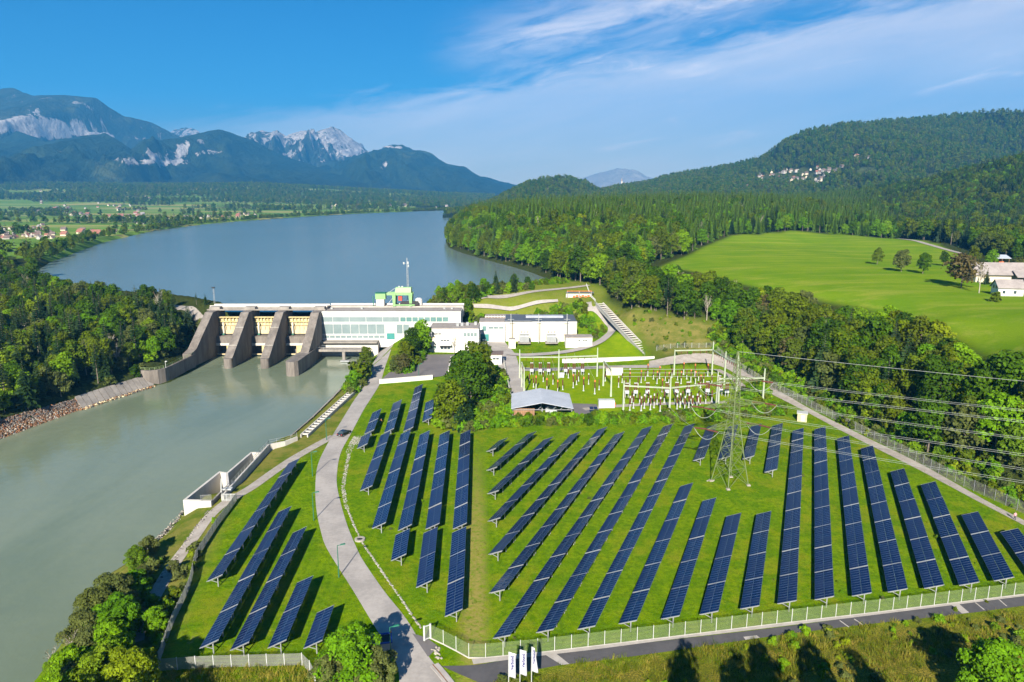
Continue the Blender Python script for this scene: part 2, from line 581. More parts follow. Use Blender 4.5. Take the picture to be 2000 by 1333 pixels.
# ------------------------------------------------------------------ terrain
RIVER_Z, LAKE_Z = -4.0, 13.0
ctrl = []
for q in [
    # solar field, substation, forecourt
    (300, 1333, 0), (700, 1333, 0), (1000, 1333, 0), (1500, 1333, 0), (2000, 1333, 0), (400, 1200, 0), (700, 1000, 0), (1000, 1000, 0),
    (1500, 1000, 0), (1900, 1050, 0), (2050, 1060, 0), (700, 850, 0), (1000, 850, 0), (1400, 850, 0), (1600, 830, 0), (900, 760, 0),
    (1000, 735, 0), (1200, 720, 0), (1400, 710, 0.3), (1300, 740, 0), (760, 715, 1.0), (735, 745, 0.2), (830, 690, 1.6), (950, 690, 1.0), (1050, 692, 0.8),
    (1000, 657, 2), (770, 664, 2.5), (1100, 657, 2), (1180, 667, 2.2), (1270, 706, 0.5), (1200, 690, 0.8), (880, 700, 1.2), (700, 700, 0.5), (690, 760, -0.5),
    # embankment crest and its slope
    (870, 586, 15), (950, 582, 15), (1050, 580, 15), (1130, 577, 15), (1160, 582, 14.5), (1145, 600, 12.5), (1165, 620, 8.5), (1188, 638, 5), (1200, 652, 3.3),
    (1172, 592, 14), (1215, 640, 7), (1275, 700, 1), (1240, 600, 15), (1300, 625, 12), (1350, 650, 8), (1400, 690, 2.5), (1240, 650, 6), (1300, 690, 2.5), (1150, 640, 5), (1100, 620, 8), (1000, 612, 8),
    # wooded slope right of the field
    (1500, 756, 0.4), (1700, 856, 0.4), (1850, 930, 0.4), (1995, 1002, 0.4), (2200, 1100, 0.4),
    (1500, 715, 3), (1600, 760, 4), (1750, 825, 4), (1900, 880, 4.5), (2050, 940, 5),
    (1450, 545, 24), (1600, 570, 24), (1700, 586, 24), (1850, 625, 24), (2000, 690, 24), (2150, 760, 24),
    (2000, 600, 25), (1700, 520, 26), (1400, 500, 26), (1350, 495, 26), (1750, 472, 29), (1550, 470, 29), (1400, 475, 29), (1850, 500, 26), (1965, 570, 25), (1270, 515, 24),
    (1230, 555, 20), (1150, 545, 18), (1100, 540, 15),
    # left bank: wood between river and lake
    (385, 605, 14.5), (340, 580, 14.5), (200, 566, 14.2), (50, 545, 14), (-200, 560, 14), (-500, 560, 14), (380, 690, 1.8), (300, 715, 1.5), (140, 780, 0.6), (0, 838, 0.6),
    (280, 640, 7), (100, 690, 5), (100, 610, 11), (-100, 800, 1), (-300, 650, 8), (-600, 800, 4), (340, 640, 10),
    # near bank, lower left
    (250, 1250, -1), (150, 1333, -2), (330, 1150, -0.6), (380, 1050, -1.2), (480, 930, -0.5), (560, 880, -0.6), (640, 800, -0.6),
]:
    ctrl.append(S(*q))
for q in [
    (920, 328, 4), (960, 333, 4), (1050, 333, 4), (1125, 331, 4), (890, 318, 3),
    (1000, 900, 42), (1100, 800, 45), (1200, 800, 45), (1300, 750, 44), (1400, 800, 48), (1500, 800, 47), (1600, 800, 43), (1200, 1200, 46), (1400, 1200, 48),
    (1600, 1100, 38), (1700, 760, 32), (1760, 800, 26), (1100, 1300, 28), (1000, 1250, 16), (950, 850, 35), (1040, 700, 40), (1080, 650, 40), (1180, 560, 37), (1250, 620, 38), (1150, 480, 22),
    (1850, 720, 24), (2000, 620, 24), (2050, 800, 34), (2000, 950, 78), (2000, 1100, 112), (1900, 1100, 86), (1830, 1100, 66), (1750, 1100, 48), (1680, 1100, 40), (2300, 1100, 140),
    (2000, 1500, 70), (1700, 1600, 40), (2500, 700, 60),
    (0, 800, 14.5), (300, 1000, 14.5), (500, 1500, 14.5), (800, 2200, 14.5), (0, 2000, 15), (-800, 1500, 15), (0, 2700, 22), (400, 2700, 22), (0, 3300, 62), (400, 3300, 58), (700, 3300, 38), (0, 4000, 125), (-800, 4000, 125), (500, 4000, 118), (800, 4200, 70), (1000, 4000, 24), (930, 3000, 15), (1500, 2400, 40), (2200, 3000, 60),
    (0, 8000, 20), (1000, 8000, 20), (2000, 8000, 40), (-1500, 8000, 20),
]:
    ctrl.append(C(*q))
for q in [(0, 0, 0), (60, 20, 0), (120, 60, 0), (0, 50, 0), (-40, 30, 0), (-60, 60, -1), (-60, -100, 0), (100, -150, 0), (300, 0, 5), (400, 150, 30), (-250, 0, 2), (-250, 150, 2), (-300, -300, 2), (0, -600, 5), (0, -4000, 10), (-4000, -1000, 15), (4000, -1000, 40)]:
    ctrl.append(Vector(q))
ctrl = np.array([tuple(c) for c in ctrl])
_n = len(ctrl)
_D = np.sqrt(((ctrl[:, None, :2] - ctrl[None, :, :2]) ** 2).sum(-1))
_A = np.zeros((_n + 1, _n + 1))
_A[:_n, :_n] = _D - np.eye(_n) * 2.0
_A[:_n, _n] = 1
_A[_n, :_n] = 1
_w = np.linalg.solve(_A, np.append(ctrl[:, 2], 0))

def rbf(x, y):
    z = np.full(x.shape, _w[_n])
    for i in range(_n):
        z += _w[i] * np.sqrt((x - ctrl[i, 0]) ** 2 + (y - ctrl[i, 1]) ** 2)
    return z

def sdist(poly, x, y):
    """signed distance to a plan polygon, negative inside"""
    d = np.full(x.shape, 1e18)
    ins = np.zeros(x.shape, bool)
    n = len(poly)
    for i in range(n):
        ax, ay = poly[i][0], poly[i][1]
        bx, by = poly[(i + 1) % n][0], poly[(i + 1) % n][1]
        ex, ey = bx - ax, by - ay
        t = np.clip(((x - ax) * ex + (y - ay) * ey) / (ex * ex + ey * ey + 1e-12), 0, 1)
        d = np.minimum(d, (x - ax - t * ex) ** 2 + (y - ay - t * ey) ** 2)
        if abs(by - ay) > 1e-12:
            c = ((ay > y) != (by > y)) & (x < (bx - ax) * (y - ay) / (by - ay) + ax)
            ins ^= c
    return np.where(ins, -1, 1) * np.sqrt(d)

DAM_Y0, DAM_Y1 = 304.0, 318.0
LAKE = [Vector((-133, 318, 0)), Vector((-42, 317, 0)), Vector((-38, 345, 0))]
LAKE += [S(*q, LAKE_Z) for q in [(845, 582), (900, 577), (1000, 571), (1060, 560), (1078, 548), (1040, 533), (1000, 521), (950, 508), (900, 493), (876, 483), (871, 470), (880, 455),
                                (895, 440), (915, 425), (938, 413), (944, 408), (930, 406.5), (900, 410), (800, 413.5), (700, 417.5), (600, 423), (500, 430), (400, 438), (300, 451), (200, 474), (100, 511), (70, 530), (85, 550), (200, 568), (300, 576), (380, 584), (436, 594)]]
RIVER = [S(*q, RIVER_Z) for q in [(672, 752), (640, 785), (600, 824), (555, 862), (528, 867), (480, 918), (437, 965), (413, 974), (366, 978), (355, 1005), (313, 1052), (265, 1090), (200, 1130), (140, 1230), (90, 1300)]]
RIVER += [Vector(q) for q in [(-64, 60, 0), (-66, 0, 0), (-80, -120, 0), (-100, -400, 0), (-190, -400, 0), (-170, -100, 0), (-160, 60, 0), (-153, 150, 0)]]
RIVER += [S(*q, RIVER_Z) for q in [(0, 858), (70, 832), (150, 802), (230, 776), (300, 754)]]
RIVER += [Vector(q) for q in [(-131.5, 254, 0), (-128.5, 258, 0), (-127.5, 275, 0), (-129, 303, 0), (-129, 312, 0), (-60, 312, 0), (-60, 280, 0)]]
FIELD = [S(*q) for q in [(312, 1290), (460, 978), (560, 905), (610, 858), (690, 775), (735, 748), (880, 748), (980, 735), (1010, 728), (1280, 716), (1400, 716), (1500, 768), (1700, 866), (2000, 1012), (2300, 1150)]]
FIELD += [Vector((200, 60, 0)), Vector((200, -60, 0)), Vector((-45, -60, 0)), Vector((-45, 70, 0))]

def sstep(a, b_, v):
    t = np.clip((v - a) / (b_ - a), 0, 1)
    return t * t * (3 - 2 * t)

def vnoise(x, y, s, seed=0):
    """cheap smooth value noise in plan, about -1..1"""
    x = x / s + seed * 17.3; y = y / s - seed * 9.1
    xi, yi = np.floor(x).astype(np.int64), np.floor(y).astype(np.int64)
    fx, fy = x - xi, y - yi
    fx = fx * fx * (3 - 2 * fx); fy = fy * fy * (3 - 2 * fy)
    def h(a, b_):
        n = (a * 374761393 + b_ * 668265263 + seed * 974711) & 0x7fffffff
        n = ((n ^ (n >> 13)) * 1274126177) & 0x7fffffff
        return ((n ^ (n >> 16)) & 0xffff) / 32767.5 - 1
    return (h(xi, yi) * (1 - fx) + h(xi + 1, yi) * fx) * (1 - fy) + (h(xi, yi + 1) * (1 - fx) + h(xi + 1, yi + 1) * fx) * fy

def height(x, y):
    x = np.asarray(x, float); y = np.asarray(y, float)
    z = rbf(x, y)
    r = np.hypot(x, y)
    z = z + (vnoise(x, y, 90, 1) * 2.0 + vnoise(x, y, 38, 2) * 0.9) * sstep(330, 700, r) * (x > -150 + 0 * x) * sstep(-60, 60, x)
    k = sstep(0, 9, sdist(FIELD, x, y))
    z = z * k
    dl = sdist(LAKE, x, y)
    z = np.where(dl < 0, np.minimum(z, LAKE_Z - np.clip(-dl * 0.35, 0.0, 4)), z)
    z = np.where(dl >= 0, np.maximum(z, np.where(dl < 30, LAKE_Z + np.clip(0.15 + dl * 0.3, 0, 1.5) - np.clip(dl - 8, 0, 40) * 1.6, -99)), z)
    z = np.where(dl >= 0, np.minimum(z, LAKE_Z + 0.3 + 0.62 * dl), z)
    dr = sdist(RIVER, x, y)
    z = np.where(dr < 0, np.minimum(z, RIVER_Z - np.clip(-dr * 0.5, 0.0, 4)), z)
    bank = np.where(dr >= 0, RIVER_Z - 0.05 + 0.62 * dr, 1e9)
    z = np.where(dr >= 0, np.maximum(np.minimum(z, bank), RIVER_Z + 0.04 * np.minimum(dr, 4)), z)
    return z

def ht(x, y):
    return float(height(np.array([x]), np.array([y]))[0])

def G(px, py, lift=0.0):
    """surveyed point where the sight line meets the ground"""
    a, b_, c = ray(px, py)
    t = np.concatenate([np.arange(60, 700, 0.5), np.arange(700, 4000, 5)])
    d = CAM_Z + c * t - height(a * t, b_ * t)
    i = int(np.argmax(d < 0)) if (d < 0).any() else len(t) - 1
    if i > 0 and d[i] < 0:
        f = d[i - 1] / (d[i - 1] - d[i])
        tt = t[i - 1] + f * (t[i] - t[i - 1])
    else:
        tt = t[i]
    return Vector((a * tt, b_ * tt, CAM_Z + c * tt + lift))

# one sheet of ground, rings of growing size out to the horizon
ang = np.concatenate([np.linspace(-180, -62, 30)[:-1], np.linspace(-62, -44, 40)[:-1], np.linspace(-44, 44, 520)[:-1], np.linspace(44, 62, 40)[:-1], np.linspace(62, 180, 30)[:-1]])
rad = np.concatenate([[2, 12, 25, 40, 55], 66 * (1.0105 ** np.arange(0, 215)), 66 * 1.0105 ** 215 * (1.03 ** np.arange(0, 125))])
rad = rad[rad < 9600]
AA, RR = np.meshgrid(np.radians(ang), rad)
reach = np.where(np.cos(AA) < -0.1, np.minimum(9600.0, 1450.0 / np.maximum(-np.cos(AA), 0.1)), 9600.0)   # the sheet ends sooner behind the viewer
RR = np.where(RR > 1000, 1000 + (RR - 1000) * (reach - 1000) / (rad[-1] - 1000), RR)
gx, gy = (RR * np.sin(AA)), (RR * np.cos(AA))
gz = height(gx, gy)
na, nr = len(ang), len(rad)
V = np.stack([gx, gy, gz], -1).reshape(-1, 3)
i0 = (np.arange(nr - 1)[:, None] * na + np.arange(na)[None, :])
i1 = (np.arange(nr - 1)[:, None] * na + (np.arange(na)[None, :] + 1) % na)
F = np.stack([i0, i1, i1 + na, i0 + na], -1).reshape(-1, 4)

# what grows where: masks stored on the ground's points
MEADOW = [S(*q, 26) for q in [(1255, 522), (1300, 512), (1345, 500), (1400, 481), (1430, 475), (1550, 470), (1750, 471)]] + [S(*q, 25) for q in [(1830, 487), (1880, 500), (1900, 515), (1910, 540), (1960, 560), (2100, 575), (2300, 640), (2300, 900)]] + [S(*q, 24) for q in [(2100, 740), (2000, 700), (1850, 632), (1700, 592), (1600, 575), (1450, 550), (1340, 526)]]
ROUGH = [S(*q) for q in [(940, 1340), (1097, 1301), (1250, 1281), (1587, 1234), (1887, 1200), (2000, 1185), (2400, 1140)]] + [Vector((150, 20, 0)), Vector((-10, 20, 0))]
DRY = [S(1180, 590, 14), S(1230, 605, 13), S(1300, 620, 12), S(1400, 650, 7), S(1400, 692, 2.2), S(1290, 695, 2)]
BANKS = [S(*q) for q in [(300, 1340), (312, 1290), (450, 985), (560, 905), (640, 870), (700, 775), (690, 745)]] + RIVER[:15]
EMB = [S(900, 606, 8), S(900, 580, 15), S(1000, 571, 14), S(1070, 557, 14), S(1150, 560, 15.5), S(1185, 575, 15), S(1180, 600, 12), S(1210, 640, 5), S(1230, 680, 2), Vector((40, 290, 0)), Vector((-20, 300, 0))]
x_, y_ = V[:, 0], V[:, 1]
m_emb = sstep(4, -4, sdist(EMB, x_, y_))
R_ = np.hypot(x_, y_)
m_meadow = sstep(4, -4, sdist(MEADOW, x_, y_))
m_rough = sstep(3, -3, sdist(ROUGH, x_, y_))
m_dry = np.maximum(sstep(5, -5, sdist(DRY, x_, y_)), m_emb * 0.55 * (y_ > 335))
m_bank = sstep(3, -3, sdist(BANKS, x_, y_))
fd = sdist(FIELD, x_, y_)
yard = sstep(325, 318, y_) * sstep(-75, -70, x_) * sstep(62, 50, x_)
m_wood = sstep(1, 8, fd) * (1 - m_meadow) * (1 - m_rough) * (1 - np.clip(yard, 0, 1)) * (1 - m_dry * 0.7) * (1 - m_emb) * (1 - m_bank) * (x_ > -1000)
lk = sdist(LAKE, x_, y_)
plain = ((x_ < -0.12 * y_ - 40) & (y_ > 560)) * 1.0
m_wood = m_wood * (1 - plain * 1.0)
me = mesh_np('ground', V, F, [], smooth=True)
LAWN = [S(*q) for q in [(1010, 725), (1275, 716), (1400, 716), (1450, 750), (1470, 790), (1400, 795), (1180, 806), (1010, 800)]]
YLAWN = [S(1000, 690, 1), S(1060, 690, 1), S(1160, 678, 1.5), S(1195, 660, 3), S(1215, 650, 5), S(1262, 700, 1), S(1100, 704, .5), S(1010, 705, .5)]
m_lawn = np.maximum(sstep(3, -3, sdist(LAWN, x_, y_)), sstep(2, -2, sdist(YLAWN, x_, y_)))
for nm, arr in (('lawn', m_lawn), ('meadow', m_meadow), ('rough', m_rough), ('dry', m_dry), ('wood', m_wood), ('bank', m_bank), ('plain', plain)):
    a = me.attributes.new(nm, 'FLOAT', 'POINT')
    a.data.foreach_set('value', np.ascontiguousarray(arr, np.float32))

m, nt, b, out = new_mat('ground_cover')
p = npos(nt)
n_l, n_m, n_s, n_f = nnoise(nt, p, 0.035, 4, 0.6), nnoise(nt, p, 0.22, 4, 0.65), nnoise(nt, p, 1.1, 4, 0.7), nnoise(nt, p, 4.5, 3, 0.7)
mow = nnoise(nt, nmap(nt, p, (1.1, 0.10, 1), (0, 0, R(20))), 0.5, 4, 0.6)
lush = nmix(nt, nramp(nt, n_m, 0.38, 0.62), (0.104, 0.200, 0.002), (0.172, 0.262, 0.002))
lush = nmix(nt, nramp(nt, n_s, 0.40, 0.66, 0, 0.75), lush, (0.050, 0.115, 0.003))
lush = nmix(nt, nramp(nt, nmath(nt, 'ADD', nmath(nt, 'MULTIPLY', n_l, 0.55), nmath(nt, 'MULTIPLY', n_m, 0.45)), 0.49, 0.63, 0, 0.75), lush, (0.205, 0.215, 0.012))
lush = nmix(nt, nramp(nt, mow, 0.5, 0.72, 0, 0.45), lush, (0.150, 0.235, 0.005))
lush = nmix(nt, nramp(nt, n_f, 0.42, 0.68, 0, 0.6), lush, (0.045, 0.095, 0.003))
sxn = nt.nodes.new('ShaderNodeSeparateXYZ'); setv(sxn.inputs[0], nt, p)
dryz = nmath(nt, 'MULTIPLY', nramp(nt, nmath(nt, 'ABSOLUTE', nmath(nt, 'ADD', nmath(nt, 'ADD', sxn.outputs[0], 5.9), nmath(nt, 'MULTIPLY', nmath(nt, 'SUBTRACT', sxn.outputs[1], 100.0), 0.048))), 3.2, 0.6), nramp(nt, n_s, 0.28, 0.62))
dryz = nmath(nt, 'MULTIPLY', dryz, nramp(nt, sxn.outputs[1], 195.0, 120.0))
bare = nmath(nt, 'MULTIPLY', nramp(nt, nnoise(nt, p, 0.09, 5, 0.7), 0.66, 0.74), nramp(nt, n_s, 0.40, 0.60))
mead = nmix(nt, nramp(nt, n_l, 0.35, 0.65), (0.110, 0.205, 0.006), (0.150, 0.232, 0.008))
mstripe = nnoise(nt, nmap(nt, p, (0.02, 0.22, 1), (0, 0, R(-12))), 0.5, 4, 0.6)
mead = nmix(nt, nramp(nt, mstripe, 0.46, 0.70, 0, 0.6), mead, (0.25, 0.27, 0.04))
mead = nmix(nt, nramp(nt, n_s, 0.4, 0.8, 0, 0.3), mead, (0.06, 0.11, 0.008))
rgh = nmix(nt, nramp(nt, n_m, 0.35, 0.65), (0.15, 0.16, 0.010), (0.26, 0.20, 0.030))
rgh = nmix(nt, nramp(nt, n_f, 0.35, 0.65), rgh, (0.055, 0.065, 0.012))
dryc = nmix(nt, nramp(nt, n_m, 0.35, 0.65), (0.24, 0.205, 0.055), (0.13, 0.15, 0.022))
dryc = nmix(nt, nramp(nt, n_s, 0.62, 0.75), dryc, (0.36, 0.29, 0.19))
bnk = nmix(nt, nramp(nt, n_m, 0.35, 0.6), (0.085, 0.125, 0.012), (0.175, 0.165, 0.035))
wood = nmix(nt, nramp(nt, n_s, 0.35, 0.65), (0.022, 0.032, 0.009), (0.05, 0.062, 0.014))
# farmland of the plain: strips of crops
vr = nt.nodes.new('ShaderNodeTexVoronoi'); vr.inputs['Scale'].default_value = 1.0
setv(vr.inputs['Vector'], nt, nmap(nt, p, (0.0035, 0.012, 0), (0, 0, R(12))))
crop = nt.nodes.new('ShaderNodeValToRGB'); crop.color_ramp.interpolation = 'CONSTANT'
ce = crop.color_ramp.elements
for i, (q, c_) in enumerate([(0, (0.13, 0.23, 0.03)), (0.25, (0.20, 0.28, 0.05)), (0.45, (0.34, 0.32, 0.10)), (0.6, (0.15, 0.26, 0.03)), (0.78, (0.27, 0.30, 0.08)), (0.9, (0.10, 0.18, 0.025))]):
    if i > 1: ce.new(q)
    ce[i].position = q; ce[i].color = (*c_, 1)
sc_ = nt.nodes.new('ShaderNodeSeparateColor'); setv(sc_.inputs[0], nt, vr.outputs['Color'])
setv(crop.inputs[0], nt, sc_.outputs[0])
cp = nmix(nt, nramp(nt, n_m, 0.3, 0.7, 0, 0.3), crop.outputs[0], (0.06, 0.10, 0.03))
g_ = nmix(nt, nmath(nt, 'MULTIPLY', bare, 0.8), lush, (0.27, 0.22, 0.10))
g_ = nmix(nt, dryz, g_, (0.265, 0.225, 0.060))
g_ = nmix(nt, nmath(nt, 'MULTIPLY', nattr(nt, 'lawn'), 0.7), g_, nmix(nt, nramp(nt, n_m, 0.35, 0.65), (0.165, 0.255, 0.002), (0.21, 0.29, 0.004)))
g_ = nmix(nt, nattr(nt, 'bank'), g_, bnk)
g_ = nmix(nt, nattr(nt, 'dry'), g_, dryc)
g_ = nmix(nt, nattr(nt, 'rough'), g_, rgh)
g_ = nmix(nt, nattr(nt, 'wood'), g_, wood)
g_ = nmix(nt, nattr(nt, 'meadow'), g_, mead)
g_ = nmix(nt, nattr(nt, 'plain'), g_, cp)
setv(b.inputs['Base Color'], nt, g_)
b.inputs['Roughness'].default_value = 0.9
b.inputs['Specular IOR Level'].default_value = 0.0
setv(b.inputs['Normal'], nt, nbump(nt, nmath(nt, 'ADD', n_s, nmath(nt, 'MULTIPLY', n_f, 0.6)), 0.55, 0.35))
MATS['ground_cover'] = m
me.materials.append(m)
ground = finish(link('ground', me), kind='structure')

# ------------------------------------------------------------------ water
def water(name, cdeep, cshal, bscale, bstr, rough, swirl, spec=0.5):
    m, nt, b, out = new_mat(name)
    p = npos(nt)
    f = nnoise(nt, nmap(nt, p, (1, 0.35, 1), (0, 0, R(15))), swirl, 5, 0.6, 1.2)
    setv(b.inputs['Base Color'], nt, nmix(nt, nramp(nt, f, 0.35, 0.68), cdeep, cshal))
    b.inputs['Roughness'].default_value = rough
    b.inputs['IOR'].default_value = 1.33
    b.inputs['Specular IOR Level'].default_value = spec
    h = nmath(nt, 'ADD', nnoise(nt, nmap(nt, p, (1, 0.6, 1)), bscale, 4, 0.6), nmath(nt, 'MULTIPLY', nnoise(nt, p, bscale * 0.18, 3, 0.5), 1.5))
    setv(b.inputs['Normal'], nt, nbump(nt, h, bstr, 0.4))
    MATS[name] = m
    return m

water('river_water', (0.128, 0.160, 0.105), (0.170, 0.200, 0.135), 0.55, 0.20, 0.10, 0.02)
water('lake_water', (0.118, 0.162, 0.158), (0.136, 0.180, 0.172), 0.30, 0.16, 0.20, 0.006, 0.36)

def flat(name, poly, z, m, kind='structure'):
    me = bpy.data.meshes.new(name)
    me.from_pydata([(p[0], p[1], z) for p in poly], [], [list(range(len(poly)))])
    me.materials.append(MATS[m])
    me.update()
    return finish(link(name, me), kind=kind)

def grow(poly, d):
    """push a plan polygon outwards by d"""
    n = len(poly); o = []
    ar = sum(poly[i][0] * poly[(i + 1) % n][1] - poly[(i + 1) % n][0] * poly[i][1] for i in range(n))
    sg = 1 if ar > 0 else -1
    for i in range(n):
        a = Vector((poly[i][0] - poly[i - 1][0], poly[i][1] - poly[i - 1][1])).normalized()
        b_ = Vector((poly[(i + 1) % n][0] - poly[i][0], poly[(i + 1) % n][1] - poly[i][1])).normalized()
        t = (a + b_).normalized() if (a + b_).length > 1e-6 else a
        o.append((poly[i][0] + t.y * sg * d, poly[i][1] - t.x * sg * d))
    return o

flat('river', grow(RIVER, 2.5), RIVER_Z, 'river_water')
flat('lake', LAKE, LAKE_Z, 'lake_water')

# ------------------------------------------------------------------ roads and paved areas
def smooth_path(P, n=6):
    P = [Vector((p[0], p[1], 0)) for p in P]
    o = []
    for i in range(len(P) - 1):
        p0, p1, p2, p3 = P[max(i - 1, 0)], P[i], P[i + 1], P[min(i + 2, len(P) - 1)]
        for k in range(n):
            t = k / n
            o.append(0.5 * ((2 * p1) + (-p0 + p2) * t + (2 * p0 - 5 * p1 + 4 * p2 - p3) * t * t + (-p0 + 3 * p1 - 3 * p2 + p3) * t ** 3))
    o.append(P[-1])
    return o

def ribbon(name, Lf, Rt, m, lift, kind='structure', sm=6, cols_=5, skirt=True):
    """paved strip between two edge lines, laid on the ground"""
    Lf, Rt = smooth_path(Lf, sm), smooth_path(Rt, sm)
    n = min(len(Lf), len(Rt))
    if len(Lf) != len(Rt):
        def rs(P, n):
            d = [0]
            for a, b_ in zip(P, P[1:]): d.append(d[-1] + (b_ - a).length)
            return [Vector((np.interp(s, d, [p.x for p in P]), np.interp(s, d, [p.y for p in P]), 0)) for s in np.linspace(0, d[-1], n)]
        n = max(len(Lf), len(Rt)); Lf, Rt = rs(Lf, n), rs(Rt, n)
    V = np.array([[*(Lf[i].lerp(Rt[i], j / (cols_ - 1)))] for i in range(n) for j in range(cols_)])
    V[:, 2] = height(V[:, 0], V[:, 1]) + lift
    F = np.array([[i * cols_ + j, i * cols_ + j + 1, (i + 1) * cols_ + j + 1, (i + 1) * cols_ + j] for i in range(n - 1) for j in range(cols_ - 1)])
    if np.cross(V[F[0][1]] - V[F[0][0]], V[F[0][3]] - V[F[0][0]])[2] < 0:
        F = F[:, ::-1]
    return finish(link(name, mesh_np(name, V, F, [m])), kind=kind)

def strip(P, w):
    """edge lines of a strip of width w about a centre line"""
    P = [Vector((p[0], p[1], 0)) for p in P]
    L, Rr = [], []
    for i in range(len(P)):
        d = (P[min(i + 1, len(P) - 1)] - P[max(i - 1, 0)]).normalized()
        s = Vector((-d.y, d.x, 0)) * w / 2
        L.append(P[i] + s); Rr.append(P[i] - s)
    return L, Rr

SG = lambda pts, z=0: [S(a, b_, z) for a, b_ in pts]
road_l = SG([(765, 1420), (780, 1333), (768, 1282), (732, 1225), (687, 1150), (640, 1075), (627, 1040), (618, 995), (616, 950), (621, 908), (639, 869), (666, 824), (690, 785), (714, 749)]) + [S(724, 712, 0.8), S(738, 664, 2.5)]
road_r = SG([(935, 1420), (882, 1333), (840, 1287), (795, 1212), (750, 1155), (712, 1100), (697, 1072), (676, 1020), (660, 960), (658, 926), (666, 884), (687, 845), (711, 800), (741, 752)]) + [S(754, 712, 0.8), S(771, 660, 2.5)]
ribbon('access_road', road_l, road_r, 'pale_road', 0.05)
ribbon('side_path', *strip(SG([(652, 852), (615, 872), (570, 898), (530, 925), (495, 950), (470, 965), (435, 985), (405, 1010), (378, 1045), (340, 1095), (312, 1140), (285, 1190), (262, 1250)]), 2.6), 'gravel', 0.06)
ribbon('country_road', SG([(862, 1302), (925, 1300), (990, 1290), (1085, 1276), (1300, 1252), (1570, 1220), (1850, 1181), (2000, 1166), (2300, 1130)]),
       SG([(960, 1345), (1000, 1322), (1040, 1311), (1097, 1300), (1250, 1281), (1587, 1233), (1887, 1199), (2000, 1184), (2330, 1142)]), 'asphalt', 0.06)
ribbon('road_mouth', SG([(805, 1238), (832, 1246)]), SG([(836, 1284), (857, 1264)]), 'parking', 0.055, sm=5)
ribbon('kerb_strip', SG([(921, 1289), (1057, 1276), (1166, 1263), (1300, 1247), (1477, 1225), (1717, 1197), (2000, 1162), (2300, 1127)]),
       SG([(925, 1299), (1060, 1282), (1170, 1269), (1300, 1252), (1480, 1230.5), (1720, 1201), (2000, 1166), (2300, 1130)]), 'kerb', 0.11, cols_=3)
for a_ in ([(1065, 1280), (1086, 1277.5), (1097, 1300), (1112, 1298)], [(1856, 1181), (1871, 1179), (1879, 1199.5), (1893, 1197.5)], [(1452, 1245), (1478, 1242), (1456, 1251), (1484, 1247)]):
    ribbon('road_patch', SG([a_[0], a_[2]]), SG([a_[1], a_[3]]), 'kerb', 0.068, sm=2, cols_=3)
for a_ in ((1563, 1226, 1575, 1236), (1640, 1213, 1658, 1226), (1668, 1210, 1686, 1222), (1905, 1178, 1922, 1192), (1950, 1171, 1966, 1185)):
    ribbon('road_joint', *strip([S(a_[0], a_[1]), S(a_[2], a_[3])], 0.22), 'kerb', 0.072, sm=2, cols_=2)
ribbon('gravel_track', SG([(1268, 716), (1392, 712), (1470, 752), (1565, 800), (1649, 845), (1790, 916), (1910, 980), (2000, 1027), (2300, 1185)]),
       SG([(1268, 708), (1398, 704), (1490, 750), (1580, 800), (1658, 839), (1799, 908), (1925, 978), (2000, 1017), (2300, 1170)]), 'gravel', 0.06)
ribbon('yard_road', *strip([S(1006, 800), S(1003, 770), S(998, 742), S(992, 715, 0.3), S(985, 690, 1), S(968, 668, 1.6), S(962, 655, 2.0)], 8.5), 'pale_road', 0.16)
ribbon('hill_road', *strip([S(990, 692, 0.9), S(1030, 695, 0.7), S(1080, 691, 0.7), S(1130, 681, 1.2), S(1170, 668, 2.2), S(1192, 655, 3.2), S(1196, 644, 4.3), S(1185, 632, 6), S(1165, 615, 9), S(1150, 600, 12.5), S(1147, 588, 14.5)], 4.2), 'pale_road', 0.45, cols_=7)
ribbon('substation_lane', *strip(SG([(1000, 722), (1080, 722), (1170, 718), (1290, 716)]), 4.5), 'pale_road', 0.08)
ribbon('substation_path', *strip(SG([(1140, 800), (1200, 794), (1300, 789), (1400, 787), (1452, 783), (1470, 774), (1450, 755), (1425, 735), (1400, 722)]), 2.6), 'gravel', 0.055)
ribbon('paved_pad', SG([(1105, 788), (1165, 790)]), SG([(1112, 812), (1172, 806)]), 'parking', 0.05)
pk = [S(746, 741, 0.2), S(794, 701, 1.3), S(821, 694, 1.4), S(890, 693, 1.2), S(876, 729, 0.5), S(845, 738, 0.3)]
ribbon('parking_area', [pk[0], pk[1], pk[2]], [pk[5], pk[4], pk[3]], 'parking', 0.10, cols_=8)
ribbon('lake_path', *strip([S(930, 582, 15), S(1000, 577, 15), S(1060, 573, 15), S(1110, 570, 15), S(1150, 567, 15.3)], 3.6), 'gravel', 0.3)
ribbon('lower_path', *strip([S(925, 590, 14), S(985, 588, 14), S(1040, 586.5, 14), S(1090, 584, 14.5)], 2.6), 'kerb', 0.7)
ribbon('bank_forecourt', *strip([S(330, 592, 14.5), S(365, 596, 14.5), S(400, 600, 14.7), S(425, 603, 15)], 6), 'gravel', 0.25)
ribbon('meadow_track', *strip([S(1752, 472, 28), S(1785, 477, 27), S(1820, 485, 26), S(1880, 496, 25.5)], 4.5), 'gravel', 0.3)
# ------------------------------------------------------------------ mountains and far hills
def fbm2(u, v, s, seed, oct_=5, ridged=False):
    a, tot, o = 1.0, 0.0, 0.0
    for k in range(oct_):
        n = vnoise(u, v, s / 2 ** k, seed + k)
        n = 1 - np.abs(n) * 2 if ridged else n
        o = o + a * n; tot += a; a *= 0.5
    return o / tot

